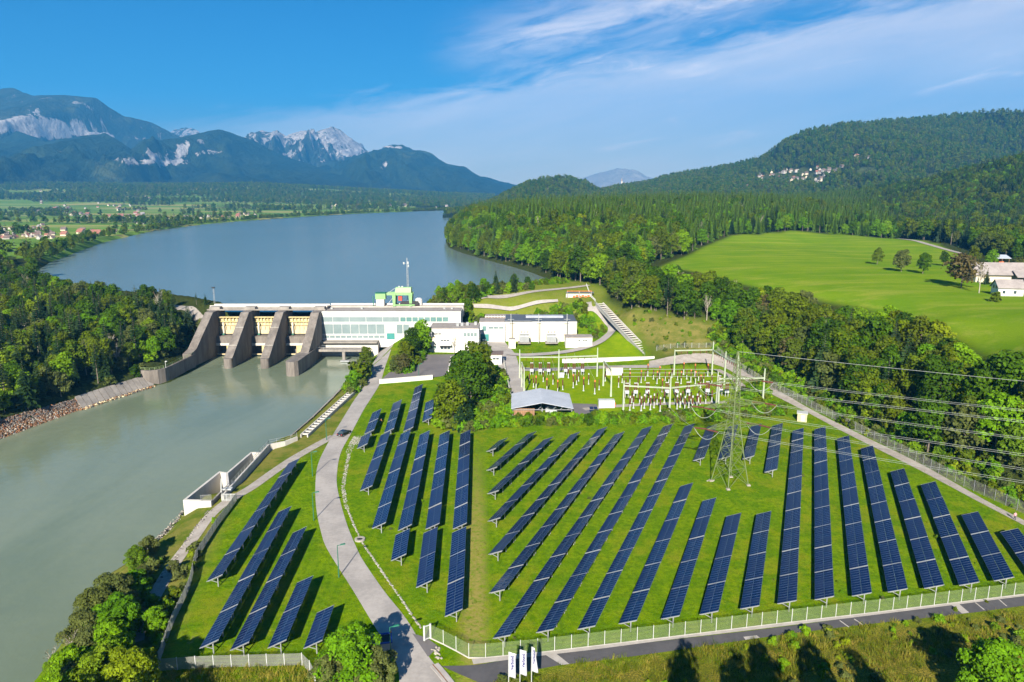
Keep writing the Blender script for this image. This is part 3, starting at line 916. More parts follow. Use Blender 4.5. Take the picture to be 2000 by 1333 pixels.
def mountain(name, sky_line, Y, front, back, foot, amp, m, seed, nu=340, nv=96, marks=(), tree=0.0, conc=1.15, fields=()):
    """a ridge whose crest follows surveyed skyline points at distance Y, with spurs and gullies"""
    P = [SY(px, py, Y * (1 + 0.06 * math.sin(px * 0.013 + seed))) for px, py in sky_line]
    cx = np.array([p.x for p in P]); cyy = np.array([p.y for p in P]); cz = np.array([p.z for p in P]) - tree
    u = np.linspace(0, 1, nu)
    s = np.concatenate([[0], np.cumsum(np.hypot(np.diff(cx), np.diff(cyy)))]); L = s[-1]; s = s / L
    X, Yc, Z = np.interp(u, s, cx), np.interp(u, s, cyy), np.interp(u, s, cz)
    Z = Z + fbm2(u * L, u * 0, L / 14, seed, 5) * amp * 0.10
    v = np.concatenate([np.linspace(0, 1, nv), np.linspace(1, 2, nv // 3 + 1)[1:]])
    Vv, Uu = np.meshgrid(v, u, indexing='ij')
    t = np.where(Vv <= 1, Vv, 2 - Vv)
    fvar = 1 + 0.22 * fbm2(u * L, u * 0 + seed, L / 6, seed + 80, 3)
    off = np.where(Vv <= 1, -(1 - t) * front * fvar[None, :], (1 - t) * back)
    XX = X[None, :] + off * 0.12
    YY = Yc[None, :] + off
    prof = t ** conc
    wx = fbm2(XX, YY, L / 12, seed + 60, 3) * L / 26
    gul = fbm2(XX + wx + YY * 0.2, YY * 0.30 + wx, L / 11, seed + 20, 7, True)
    gul2 = fbm2(XX, YY, L / 30, seed + 40, 5)
    env = 3.4 * t * np.clip(1 - t, 0, 1) ** 1.25
    ZZ = foot + (Z[None, :] - foot) * prof + env * amp * (gul * 0.70 + gul2 * 0.22) * np.clip((Z[None, :] - foot) / max(1.0, float(Z.max() - foot)), 0.05, 1)
    ZZ = np.where(t < 0.001, foot - 60, ZZ)
    V = np.stack([XX, YY, ZZ], -1).reshape(-1, 3)
    n1, n2 = len(v), nu
    i0 = np.arange(n1 - 1)[:, None] * n2 + np.arange(n2 - 1)[None, :]
    F = np.stack([i0, i0 + 1, i0 + n2 + 1, i0 + n2], -1).reshape(-1, 4)
    rock = np.zeros(len(V))
    px, py, _ = proj(V)
    for (mx, my, rx, ry, k) in marks:
        nf = nv * nu
        q = S_mark(mx, my, V[:nf], px[:nf], py[:nf])
        sx_ = rx / FPX * Y; sz_ = ry / FPX * Y
        d = ((V[:, 0] - q[0]) / sx_) ** 2 + ((V[:, 2] - q[2]) / sz_) ** 2
        rock = np.maximum(rock, 1.08 * k * np.exp(-d * 1.5))
    fld = np.zeros(len(V))
    for (mx, my, rx, ry) in fields:
        q = S_mark(mx, my, V, px, py)
        d = ((px - mx) / rx) ** 2 + ((py - my) / ry) ** 2
        fld = np.maximum(fld, (d < 1.0) & (np.abs(V[:, 1] - q[1]) < 260))
    me = mesh_np(name, V, F, [m], smooth=True)
    a = me.attributes.new('field', 'FLOAT', 'POINT'); a.data.foreach_set('value', fld.astype(np.float32))
    a = me.attributes.new('rock', 'FLOAT', 'POINT'); a.data.foreach_set('value', rock.astype(np.float32))
    a = me.attributes.new('tall', 'FLOAT', 'POINT'); a.data.foreach_set('value', t.reshape(-1).astype(np.float32))
    o = finish(link(name, me), kind='structure')
    return o, V, F, fld

def S_mark(mx, my, V, px, py):
    d = (px - mx) ** 2 + (py - my) ** 2
    return V[int(np.argmin(d))]

def mountain_mat(name, woods, scale, rock_bias):
    m, nt, b, out = new_mat(name)
    p = npos(nt)
    n1, n2 = nnoise(nt, p, 0.0035 * scale, 8, 0.7), nnoise(nt, p, 0.02 * scale, 4, 0.7)
    n3 = nnoise(nt, nmap(nt, p, (1, 1, 0.30)), 0.006 * scale, 8, 0.72, 0.8)
    wood = nmix(nt, nramp(nt, n1, 0.35, 0.65), woods[0], woods[1])
    wood = nmix(nt, nramp(nt, n2, 0.35, 0.7, 0, 0.6), wood, woods[2])
    wood = nmix(nt, nramp(nt, nnoise(nt, p, 0.0018 * scale, 7, 0.68), 0.60, 0.68, 0, 0.7), wood, (0.085, 0.10, 0.035))
    rock = nmix(nt, nramp(nt, n3, 0.35, 0.65), (0.62, 0.56, 0.52), (0.34, 0.31, 0.30))
    geo = nt.nodes.new('ShaderNodeNewGeometry')
    k = nmath(nt, 'ADD', nattr(nt, 'rock'), nmath(nt, 'MULTIPLY', nattr(nt, 'tall'), rock_bias))
    k = nmath(nt, 'ADD', k, nmath(nt, 'MULTIPLY', nmath(nt, 'SUBTRACT', n3, 0.5), 3.2))
    cov = nmix(nt, nramp(nt, k, 0.48, 0.68), wood, rock)
    setv(b.inputs['Base Color'], nt, nmix(nt, nattr(nt, 'field'), cov, nmix(nt, n1, (0.10, 0.16, 0.035), (0.17, 0.19, 0.07))))
    b.inputs['Roughness'].default_value = 0.95
    b.inputs['Specular IOR Level'].default_value = 0.05
    setv(b.inputs['Normal'], nt, nbump(nt, nmath(nt, 'ADD', n1, nmath(nt, 'MULTIPLY', n2, 0.4)), 1.0, 60.0))
    MATS[name] = m

mountain_mat('mountain_wooded', [(0.016, 0.030, 0.012), (0.034, 0.050, 0.018), (0.010, 0.020, 0.010)], 1.0, 0.0)
mountain_mat('mountain_massif', [(0.020, 0.034, 0.015), (0.050, 0.060, 0.030), (0.014, 0.024, 0.012)], 1.0, 0.18)
mountain_mat('mountain_rock', [(0.024, 0.036, 0.018), (0.055, 0.062, 0.036), (0.018, 0.028, 0.015)], 1.0, 0.55)
mountain_mat('mountain_pale', [(0.34, 0.31, 0.28), (0.40, 0.37, 0.33), (0.30, 0.28, 0.26)], 1.0, 0.0)  # pale tones put the distance haze into the farthest peak's own colour
mountain_mat('hill_wooded', [(0.024, 0.042, 0.014), (0.042, 0.066, 0.018), (0.014, 0.026, 0.010)], 6.0, 0.0)

mountain('mountain', [(-500, 330), (-300, 230), (-150, 200), (-60, 190), (0, 178), (25, 174), (60, 185), (95, 183), (140, 186), (188, 192), (212, 210), (240, 228), (300, 246), (345, 264), (400, 290), (470, 330), (560, 362)],
         7200, 2300, 1500, 10, 520, 'mountain_massif', 3, marks=[(62, 245, 24, 22, 1.0), (15, 235, 14, 26, 0.8), (118, 258, 14, 10, 0.9), (170, 262, 30, 5, 0.95), (70, 218, 8, 14, 0.5)])
mountain('mountain', [(-500, 330), (-250, 290), (-60, 256), (0, 250), (45, 262), (90, 273), (150, 270), (205, 264), (240, 282), (285, 318), (330, 345), (380, 365)], 5600, 2300, 1200, 10, 330, 'mountain_wooded', 8, conc=1.45,
         marks=[(145, 305, 12, 7, 0.55)])
mountain('mountain', [(180, 368), (250, 335), (300, 305), (345, 272), (385, 261), (428, 252), (468, 264), (505, 282), (560, 305), (620, 325), (690, 344), (780, 366), (860, 380)], 6200, 2600, 1300, 10, 380, 'mountain_wooded', 13, conc=1.4,
         marks=[(354, 296, 10, 24, 1.0), (345, 318, 7, 12, 1.0), (385, 296, 16, 10, 0.8), (415, 298, 12, 8, 0.65), (310, 318, 18, 5, 0.8)])
mountain('mountain', [(300, 275), (335, 255), (355, 249), (378, 251), (400, 268), (440, 290)], 9600, 1800, 1500, 10, 400, 'mountain_rock', 17, nu=80, nv=40)
mountain('mountain', [(440, 330), (480, 283), (512, 257), (535, 256), (560, 264), (588, 258), (620, 257), (650, 250), (672, 258), (700, 282), (728, 298), (780, 330), (840, 360)], 8300, 2300, 1800, 10, 620, 'mountain_rock', 23,
         marks=[(650, 272, 40, 20, 0.5), (600, 268, 40, 12, 0.4), (675, 295, 16, 16, 0.45), (690, 330, 10, 8, 0.9), (715, 340, 7, 5, 0.9)])
mountain('mountain', [(560, 372), (640, 340), (690, 318), (735, 297), (768, 279), (786, 282), (805, 291), (845, 299), (872, 318), (905, 322), (940, 343), (975, 356), (1010, 362), (1080, 372), (1150, 384)], 7500, 2200, 1600, 10, 420, 'mountain_wooded', 31,
         marks=[(765, 286, 14, 7, 1.0), (753, 322, 7, 8, 0.85), (575, 300, 10, 5, 0.5), (580, 325, 12, 5, 0.6)])
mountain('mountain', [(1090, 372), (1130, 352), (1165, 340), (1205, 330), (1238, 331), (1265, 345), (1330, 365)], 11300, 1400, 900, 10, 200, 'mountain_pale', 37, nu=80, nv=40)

hill_a, HV1, HF1, HM1 = mountain('hill', [(930, 400), (965, 386), (1000, 366), (1030, 351), (1065, 342), (1105, 340), (1140, 348), (1165, 362), (1190, 380), (1215, 392)], 2250, 500, 420, 20, 22, 'hill_wooded', 43, nu=120, nv=50, tree=13)
hill_b, HV2, HF2, HM2 = mountain('hill', [(1130, 376), (1200, 362), (1265, 352), (1310, 338), (1370, 328), (1430, 318), (1490, 300), (1530, 272), (1570, 252), (1640, 237), (1720, 232), (1800, 226), (1880, 217), (1960, 209), (1990, 212), (2060, 205), (2200, 195), (2400, 215), (2700, 270)],
                            2600, 1150, 700, 30, 60, 'hill_wooded', 47, nu=220, nv=80, tree=13, conc=1.05,
                            fields=[(1545, 347, 66, 10), (1625, 334, 34, 8), (1570, 319, 34, 9), (1640, 340, 46, 10), (1520, 346, 20, 7), (1700, 335, 30, 8), (1830, 345, 22, 8), (1450, 345, 8, 3), (1690, 312, 40, 5), (1560, 335, 26, 6)])
# ------------------------------------------------------------------ weir
PX = [-129.0, -113.5, -98.6, -83.0]           # right faces of the piers
PW = 3.5
dam = thing('weir', (-106, 306, RIVER_Z), 'grey concrete weir with three gate bays between lake and river', 'weir')
for i, xr in enumerate(PX):
    lx = xr - PW
    if i == 0:
        prof = [(316, 15.3), (303, 15.3), (284, 3.2), (279, 2.2), (279, -8), (316, -8)]
    elif i == 3:
        prof = [(316, 15.3), (302, 15.3), (289, 5.5), (283, 1.8), (281, -8), (316, -8)]
    else:
        prof = [(316, 15.3), (303, 15.3), (283, 1.2), (281.4, 0.2), (281, -8), (316, -8)]
    b_ = B('old_concrete').slab_x(prof, lx, xr)
    if i in (1, 2):      # rounded nose
        poly = [(lx, 281.2)] + [(lx + PW / 2 - PW / 2 * math.cos(a), 281.2 - PW / 2 * math.sin(a)) for a in np.linspace(0.2, math.pi - 0.2, 8)] + [(xr, 281.2)]
        b_.prism(poly, -8, 0.05)
    p_ = b_.build('pier', dam)
    for yy, zz in ((295.5, 10.05), (287, 4.1)):
        if i in (1, 2):
            B('pale_concrete').beam((lx - 0.02, yy, zz + 0.06), (xr + 0.02, yy, zz + 0.06), 0.3, 0.12).build('joint', p_)
# long guide wall in front of the last pier
b_ = B('old_concrete')
b_.prism([(-87.6, 283), (-87.8, 268.5), (-86.5, 267), (-84.2, 267), (-83, 268.5), (-82.3, 290), (-86, 290)], -8, 1.75)
b_.build('guide_wall', dam)
# decks and parapets along the crest
b_ = B('concrete')
b_.box(((PX[0] + PX[3]) / 2 - 2, 314.5, 15.75), (52, 5.0, 0.9))
b_.box(((PX[0] + PX[3]) / 2 - 2, 309.2, 15.45), (52, 1.2, 0.5))
b_.build('crest_deck', dam)
b_ = B('pale_concrete')
b_.box(((PX[0] + PX[3]) / 2 - 2, 312.1, 16.55), (52, 0.25, 0.7))
b_.box(((PX[0] + PX[3]) / 2 - 2, 316.9, 16.55), (52, 0.25, 0.7))
b_.build('parapet', dam)
for i, xr in enumerate(PX):
    B('concrete').box((xr - PW / 2, 310.6, 16.1), (4.6, 3.2, 1.1)).build('pier_cap', dam)
for i in range(3):
    x0, x1 = PX[i], PX[i + 1] - PW
    xc, w = (x0 + x1) / 2, x1 - x0
    g = B('gate_cream').box((xc, 308.9, 10.4), (w - 0.3, 0.6, 3.8)).build('flap_gate', dam)
    r = B('gate_yellow')
    for k in range(8):
        x = x0 + 0.7 + (w - 1.4) * k / 7
        r.hexa([(x - .18, 308.6, 8.6), (x + .18, 308.6, 8.6), (x + .18, 309, 8.6), (x - .18, 309, 8.6), (x - .18, 307.6, 12.2), (x + .18, 307.6, 12.2), (x + .18, 309, 12.2), (x - .18, 309, 12.2)])
    r.box((xc, 308.2, 10.4), (w - 0.3, 0.9, 0.35)); r.box((xc, 308.0, 12.35), (w - 0.3, 1.3, 0.35))
    r.build('rib', g)
    s = B('gate_cream').box((xc, 308.4, 6.6), (w - 0.3, 0.8, 3.4))
    for k in range(6):
        x = x0 + 1.2 + (w - 2.4) * k / 5
        s.box((x, 307.8, 7.6), (0.25, 0.6, 1.3))
    s.build('upper_gate', dam)
    for x in (x0 + 2.4, x1 - 1.6):
        a = B('steel_white').beam((x, 307.0, 10.2), (x, 306.7, 5.3), 0.4).build('hydraulic_ram', dam)
        B('dark_green').box((x, 306.6, 5.0), (0.8, 0.8, 0.6)).build('bracket', a)
    B('old_concrete').box((xc, 307, 2.9), (w, 5.5, 3.0)).build('breast_wall', dam)
    B('pale_concrete').box((xc, 304.3, 1.0), (w, 1.6, 1.0)).build('sill_beam', dam)
    l = B('old_concrete').box((xc, 308.5, -1.6), (w, 1.0, 4.4)).build('back_wall', dam)
    B('gate_yellow').box((xc + 2.2, 303.3, -1.3), (w * 0.60, 0.5, 3.4)).build('sluice_gate', dam)
    B('gate_cream').box((xc, 303.6, -3.3), (w, 0.9, 0.4)).build('gate_sill', dam)

# curved wing wall on the left bank with its green handrail
ww = thing('wing_wall', (-129, 270, RIVER_Z), 'curved grey concrete river wall with green handrail left of the weir', 'wall')
arc = [(-129.0, 281), (-129.1, 272), (-129.4, 262), (-129.9, 258), (-131.2, 255.4), (-133.6, 254.2), (-136.5, 254.6), (-139.5, 256.5), (-141, 259)]
B('old_concrete').wall(arc, 0.9, -8, 1.6).build('wall', ww)
rl = B('fence_green')
for z in (2.1, 2.6):
    for a, c_ in zip(arc, arc[1:]): rl.beam((*a, z), (*c_, z), 0.09)
rl.build('handrail', ww)
for k in range(14):
    t = k / 13 * (len(arc) - 1); i = min(int(t), len(arc) - 2); f = t - i
    x, y = arc[i][0] + (arc[i + 1][0] - arc[i][0]) * f, arc[i][1] + (arc[i + 1][1] - arc[i][1]) * f
    B('fence_green').box((x, y, 2.1), (0.1, 0.1, 1.1)).build('post', ww)
t = thing('bollard_light', (-129.3, 258.2, 1.6), 'small white lamp on the rounded end of the river wall', 'lamp')
B('steel_white').tube([(-129.3, 258.2, 1.6), (-129.3, 258.2, 4.0)], 0.09).build('pole', t)
B('steel_white').box((-129.0, 258.2, 4.1), (0.7, 0.35, 0.3)).build('lamp_head', t)

# paved bank: slabs with open joints below the wood
bankline = [S(a, c_, RIVER_Z) for a, c_ in [(302, 753), (270, 763), (235, 774), (195, 787), (160, 799)]]
apron = thing('bank_paving', tuple(bankline[2]), 'sloping grey slab paving on the left river bank', 'paving')
L_ = [0]
for a, c_ in zip(bankline, bankline[1:]): L_.append(L_[-1] + (c_ - a).length)
def along(P, L_, s):
    return Vector((np.interp(s, L_, [p.x for p in P]), np.interp(s, L_, [p.y for p in P]), 0))
npan = 13
for k in range(npan):
    s0, s1 = L_[-1] * k / npan + 0.1, L_[-1] * (k + 1) / npan - 0.1
    a, c_ = along(bankline, L_, s0), along(bankline, L_, s1)
    inl = Vector((-0.80, 0.60, 0)) * 4.6
    j = random.uniform(-0.05, 0.05)
    P = [(a.x, a.y, -3.7 + j), (c_.x, c_.y, -3.7 + j), (c_.x + inl.x, c_.y + inl.y, -0.6 + j), (a.x + inl.x, a.y + inl.y, -0.6 + j)]
    q = B('concrete')
    q.hexa([(x, y, z - 0.5) for x, y, z in P] + P)
    q.build('slab', apron)

# ------------------------------------------------------------------ powerhouse
PH_Y, PH_Z0, PH_Z1 = 306.0, 2.3, 14.9
xz = lambda px, py, Y=PH_Y: SY(px, py, Y)
x0, x1 = xz(612, 640).x, xz(900, 640).x
ph = thing('powerhouse', ((x0 + x1) / 2, PH_Y + 6, PH_Z0), 'long white flat-roofed powerhouse with two bands of windows beside the weir', 'building')
B('white_wall').box(((x0 + x1) / 2, PH_Y + 6, (PH_Z0 - 3 + PH_Z1) / 2), (x1 - x0, 12, PH_Z1 - PH_Z0 + 3)).build('wall', ph)
B('roof_gravel').box(((x0 + x1) / 2, PH_Y + 6, PH_Z1 + 0.12), (x1 - x0 - 0.5, 11.5, 0.24)).build('roof', ph)
B('white_wall').box(((x0 + x1) / 2, PH_Y - 0.05, PH_Z1 - 0.1), (x1 - x0 + 0.3, 0.3, 0.7)).build('cornice', ph)

def panes(parent, Y, px0, px1, py0, py1, n, m, frame='white_wall', proud=0.12, name='window'):
    a, c_ = SY(px0, py0, Y), SY(px1, py1, Y)
    w = (c_.x - a.x) / n
    for k in range(n):
        cx_, cz_ = a.x + w * (k + 0.5), (a.z + c_.z) / 2
        fr = B(frame)
        h = a.z - c_.z
        fr.box((cx_, Y - proud / 2, c_.z), (w, proud + 0.04, 0.16)); fr.box((cx_, Y - proud / 2, a.z), (w, proud + 0.04, 0.16))
        fr.box((cx_ - w / 2 + 0.09, Y - proud / 2, cz_), (0.08, proud, h - 0.18)); fr.box((cx_ + w / 2 - 0.09, Y - proud / 2, cz_), (0.08, proud, h - 0.18))
        f = fr.build(name, parent)
        B(m).box((cx_, Y - 0.03, cz_), (w - 0.26, 0.05, h - 0.18)).build('pane', f)

for k in range(9):
    x = x0 + (x1 - x0) * (k + 0.5) / 9
    B('concrete').box((x, PH_Y - 0.012, PH_Z1 - 1.35), (0.07, 0.03, 1.7)).build('wall_joint', ph)
panes(ph, PH_Y, 617, 780, 619.5, 629, 5, 'glass_frost', frame='grey_box')
panes(ph, PH_Y, 781, 876, 619.5, 629, 8, 'glass_teal')
panes(ph, PH_Y, 617, 752, 633.5, 652.5, 8, 'glass_frost', frame='grey_box')
panes(ph, PH_Y, 774, 800, 633.5, 652.5, 2, 'glass_frost')
panes(ph, PH_Y, 622, 752, 655, 661, 12, 'glass_frost', proud=0.1)
a, c_ = xz(755, 636), xz(771, 662)
dr_ = B('white_wall').box(((a.x + c_.x) / 2, PH_Y - 0.1, (a.z + c_.z) / 2 + 1.3), (c_.x - a.x, 0.3, (a.z - c_.z) - 2.6)).build('door', ph)
B('teal_door').box(((a.x + c_.x) / 2, PH_Y - 0.1, c_.z + 1.1), (c_.x - a.x, 0.28, 2.6)).build('door_panel', dr_)
for px in (865, 880, 640, 700):
    p_ = xz(px, 600)
    B('galvanised').box((p_.x, PH_Y + 6 + (px % 3), PH_Z1 + 0.6), (0.9, 0.9, 0.8)).build('roof_vent', ph)
# tailrace below the powerhouse
tr = thing('tailrace_wall', (-70, 303, RIVER_Z), 'pale concrete outlet wall under the powerhouse windows', 'wall')
B('pale_concrete').box(((-83 + -61) / 2 + 1, 304.6, -1.2), (25, 2.4, 6.6)).build('wall', tr)
B('concrete').box(((-83 + -61) / 2 + 1, 303.6, 2.2), (25.2, 4.6, 0.5)).build('ledge', tr)
tb = thing('service_bridge', (-72, 296, -1), 'low concrete footbridge across the powerhouse outlet', 'bridge')
B('concrete').box((-72.5, 296.5, 0.2), (22, 4.2, 0.9)).build('deck', tb)
for yy in (294.6, 298.4):
    B('galvanised').beam((-83, yy, 1.65), (-61.5, yy, 1.65), 0.08).build('handrail', tb)
for k in range(9):
    for yy in (294.6, 298.4):
        B('galvanised').box((-82.5 + k * 2.6, yy, 1.15), (0.08, 0.08, 1.0)).build('post', tb)
for px in (672,):
    p_ = S(px, 706, RIVER_Z)
    B('concrete').tube([(p_.x, p_.y, -8), (p_.x, p_.y, 0)], 0.7, 10).build('pillar', tb)
    B('galvanised').box((p_.x + 0.8, p_.y - 1.2, RIVER_Z + 0.45), (3.8, 1.6, 0.5)).build('landing', tb)
# crest road behind the powerhouse
cw = thing('crest_walkway', (-52, 320, LAKE_Z), 'pale concrete quay running behind the powerhouse roof', 'quay')
B('pale_concrete').box((-52.5, 320.7, 13.2), (61, 5.4, 4.6)).build('deck', cw)
B('white_wall').box((-52.5, 323.1, 15.85), (61, 0.3, 0.7)).build('parapet', cw)
B('wood').box((-52.5, 318.6, 15.57), (61, 0.35, 0.14)).build('rail_track', cw)

# gantry crane
gc = thing('gantry_crane', (-46.5, 319.8, 15.5), 'pale green gantry crane on the crest behind the powerhouse', 'crane')
cx0, cx1 = SY(771, 590, 320).x, SY(803, 590, 320).x
for x in (cx0, cx1):
    lg = B('crane_green')
    for y in (318.4, 322.0):
        lg.hexa([(x - .5, y - .4, 15.5), (x + .5, y - .4, 15.5), (x + .5, y + .4, 15.5), (x - .5, y + .4, 15.5), (x - .8, y - .6, 20.6), (x + .8, y - .6, 20.6), (x + .8, y + .6, 20.6), (x - .8, y + .6, 20.6)])
    lg.box((x, 320.2, 15.9), (1.1, 5.4, 0.6)); lg.box((x, 320.2, 20.9), (1.5, 5.0, 0.7))
    lg.build('leg', gc)
B('crane_green').box(((cx0 + cx1) / 2 - 1.2, 318.6, 21.1), (cx1 - cx0 + 4.2, 0.9, 1.1)).build('girder', gc)
B('crane_green').box(((cx0 + cx1) / 2 - 1.2, 321.8, 21.1), (cx1 - cx0 + 4.2, 0.9, 1.1)).build('girder', gc)
B('crane_green').hexa([(cx0 + 0.4, 318.2, 21.7), (cx1 + .3, 318.2, 21.7), (cx1 + .3, 322.4, 21.7), (cx0 + .4, 322.4, 21.7), (cx0 + 0.8, 318.8, 24.0), (cx1 + .3, 318.8, 24.0), (cx1 + .3, 321.8, 24.0), (cx0 + 0.8, 321.8, 24.0)]).build('machine_house', gc)
B('red_paint').box((cx0 + 2.7, 319.6, 19.0), (1.6, 1.4, 2.0)).build('cabin', gc)
for dx in (2.2, 3.6):
    B('steel_white').box((cx0 + dx, 320, 24.3), (0.7, 0.5, 0.5)).build('lamp', gc)
B('galvanised').beam((cx0 - 2.6, 318.3, 21.6), (cx0 + 0.6, 318.3, 23.8), 0.18).build('stay', gc)
th = thing('trash_rake', (-42, 318.6, 15.5), 'dark grab trolley under the green gantry crane', 'machine')
B('dark_inside').hexa([(cx0 + 2.2, 317.9, 16), (cx1 + 3.5, 317.9, 16), (cx1 + 3.5, 319, 16), (cx0 + 2.2, 319, 16), (cx0 + 3.2, 318, 17.8), (cx1 + 3.5, 318, 17.8), (cx1 + 3.5, 319, 17.8), (cx0 + 3.2, 319, 17.8)]).build('body', th)
B('crane_green').box(((cx0 + cx1) / 2 + 1, 317.7, 16.2), (cx1 - cx0 + 2, 0.3, 0.5)).build('frame', th)
# green equipment house on stilts
p0, p1 = SY(734, 577, 320), SY(754, 588, 320)
gh = thing('winch_house', ((p0.x + p1.x) / 2, 320, 15.5), 'light green winch cabin on white base left of the gantry crane', 'cabin')
B('crane_green').box(((p0.x + p1.x) / 2, 320, 20.0), (p1.x - p0.x, 3, 2.6)).build('wall', gh)
B('dark_green').box(((p0.x + p1.x) / 2, 320, 21.45), (p1.x - p0.x + 0.4, 3.4, 0.3)).build('roof', gh)
B('white_wall').box(((p0.x + p1.x) / 2 - 0.2, 320, 17.1), (p1.x - p0.x - 1.0, 2.4, 3.2)).build('base', gh)
B('dark_green').box((p0.x - 1.2, 319.6, 17.8), (0.35, 0.35, 4.6)).build('post', gh)
B('galvanised').beam((p1.x + 0.2, 319, 15.6), (p1.x + 3.0, 319, 19), 0.5, 0.2).build('stair', gh)
tk = thing('white_tank', (SY(818, 590, 322).x, 322, 15.5), 'white tank beside the gantry crane', 'tank')
B('white_wall').tube([(tk.location.x, 322, 15.6), (tk.location.x, 322, 18.4)], 1.6, 12).build('shell', tk)
B('grey_box').tube([(tk.location.x, 322, 18.4), (tk.location.x, 322, 18.9)], [1.6, 0.8], 12).build('dome', tk)
# antenna mast
mp = SY(797, 585, 324)
am = thing('antenna_mast', (mp.x, 324, 15.5), 'tall slim lattice antenna mast with white dishes above the crane', 'mast')
mb = B('galvanised')
top = SY(797, 516, 324).z
for k in range(3):
    a = 2 * math.pi * k / 3
    mb.beam((mp.x + .45 * math.cos(a), 324 + .45 * math.sin(a), 15.5), (mp.x + .3 * math.cos(a), 324 + .3 * math.sin(a), top), 0.13)
nb = 26
for k in range(nb):
    z0_, z1_ = 15.5 + (top - 15.5) * k / nb, 15.5 + (top - 15.5) * (k + 1) / nb
    a, c_ = 2 * math.pi * (k % 3) / 3, 2 * math.pi * ((k + 1) % 3) / 3
    mb.beam((mp.x + .4 * math.cos(a), 324 + .4 * math.sin(a), z0_), (mp.x + .4 * math.cos(c_), 324 + .4 * math.sin(c_), z1_), 0.08)
mb.build('lattice', am)
tt = SY(797, 504, 324).z
B('steel_white').tube([(mp.x, 324, top), (mp.x, 324, tt)], [0.14, 0.1]).build('whip', am)
for dx, z in ((-1.4, top + 0.4), (0.5, top + 0.6), (0.6, top - 0.8), (-0.5, 21.5)):
    B('steel_white').box((mp.x + dx, 323.5, z), (0.55, 0.4, 1.0 if z > 25 else 0.6)).build('antenna', am)
B('galvanised').beam((mp.x - 1.5, 323.8, top + .3), (mp.x + .6, 323.8, top + .3), 0.08).build('arm', am)
# navigation mast on the far quay
mp = G(419, 592)
nm_ = thing('signal_mast', tuple(mp), 'thin white signal mast on the left quay by the lake', 'mast')
b_ = B('galvanised')
for dx in (-.3, .3): b_.beam(mp + Vector((dx, 0, 0)), mp + Vector((dx * .6, 0, 7)), 0.1)
for k in range(6): b_.beam(mp + Vector((-.28, 0, k * 1.15)), mp + Vector((.28, 0, k * 1.15 + 1.1)), 0.07)
b_.build('lattice', nm_)
B('dark_inside').box(mp + Vector((0, 0, 7.3)), (1.4, 0.8, 0.5)).build('panel', nm_)

# ------------------------------------------------------------------ office and other buildings
def block(name, label, cat, c, s, z0, z1, wall='white_wall', roof='roof_gravel', rz=0.0, overhang=-0.3):
    t = thing(name, (c[0], c[1], z0), label, cat, rz=rz)
    B(wall).box((0, 0, (z1 - z0 - 2) / 2), (s[0], s[1], z1 - z0 + 2)).build('wall', t, local=True)
    B(roof).box((0, 0, z1 - z0 + 0.15), (s[0] + overhang, s[1] + overhang, 0.3)).build('roof', t, local=True)
    return t

OY = 286.0
a, c_ = SY(838, 643, OY), SY(935, 643, OY)
of = block('office_building', 'two-storey white office block with flat grey roof in front of the powerhouse', 'building', ((a.x + c_.x) / 2, OY + 6.5), (c_.x - a.x, 13), 1.5, a.z)
def panes_local(t, Y, *args, **kw):
    """windows surveyed on plane Y, hung on a building placed elsewhere"""
    before = set(bpy.data.objects)
    panes(t, Y, *args, **kw)
panes(of, OY, 843, 862, 651, 654, 3, 'glass_dark')
panes(of, OY, 905, 932, 650, 658, 4, 'glass_frost')
panes(of, OY, 860, 878, 664, 667, 3, 'glass_dark')
panes(of, OY, 860, 880, 675, 683, 3, 'glass_dark')
panes(of, OY, 841, 853, 676, 682, 2, 'glass_teal')
b_ = SY(886, 661, OY)
B('cream_wall').box(((a.x + c_.x) / 2, OY - 0.07, b_.z), (c_.x - a.x - 0.4, 0.14, 1.1)).build('band', of)
B('white_wall').box((SY(870, 671, OY).x, OY - 1.2, SY(870, 673, OY).z), (5.2, 2.4, 0.25)).build('canopy', of)
for dx in (-2.8, -1, 1.2, 4.5):
    B('galvanised').box(((a.x + c_.x) / 2 + dx + 4, OY + 6 + dx * .4, a.z + 1.0), (1.1, 0.9, 1.4)).build('roof_vent', of)
# link wing
a, c_ = SY(936, 631, 307), SY(986, 631, 307)
lk_ = block('link_building', 'low white link wing between office and transformer hall', 'building', ((a.x + c_.x) / 2, 312), (c_.x - a.x, 10), 2, SY(950, 630, 307).z)
panes(lk_, 307, 942, 950, 638, 646, 1, 'glass_teal', frame='teal_door')
panes(lk_, 307, 954, 984, 638, 643, 3, 'glass_frost')
B('teal_door').box((SY(944, 655, 300).x, 306.8, 3.4), (4.2, 0.3, 3.0)).build('door', lk_)
# louvred wing behind
a, c_ = SY(947, 619, 326), SY(1015, 629, 326)
lv = block('louvre_wing', 'brown louvred plant wing on the white link roof', 'building', ((a.x + c_.x) / 2, 329), (c_.x - a.x, 6), 3, a.z, wall='wood')
for k in range(12):
    x = a.x + 0.4 + (c_.x - a.x - 0.8) * k / 11
    B('white_wall').box((x, 325.85, (a.z + c_.z) / 2), (0.22, 0.3, a.z - c_.z + 1.2)).build('fin', lv)
B('white_wall').box(((a.x + c_.x) / 2, 325.8, a.z), (c_.x - a.x, 0.35, 0.3)).build('fascia', lv)
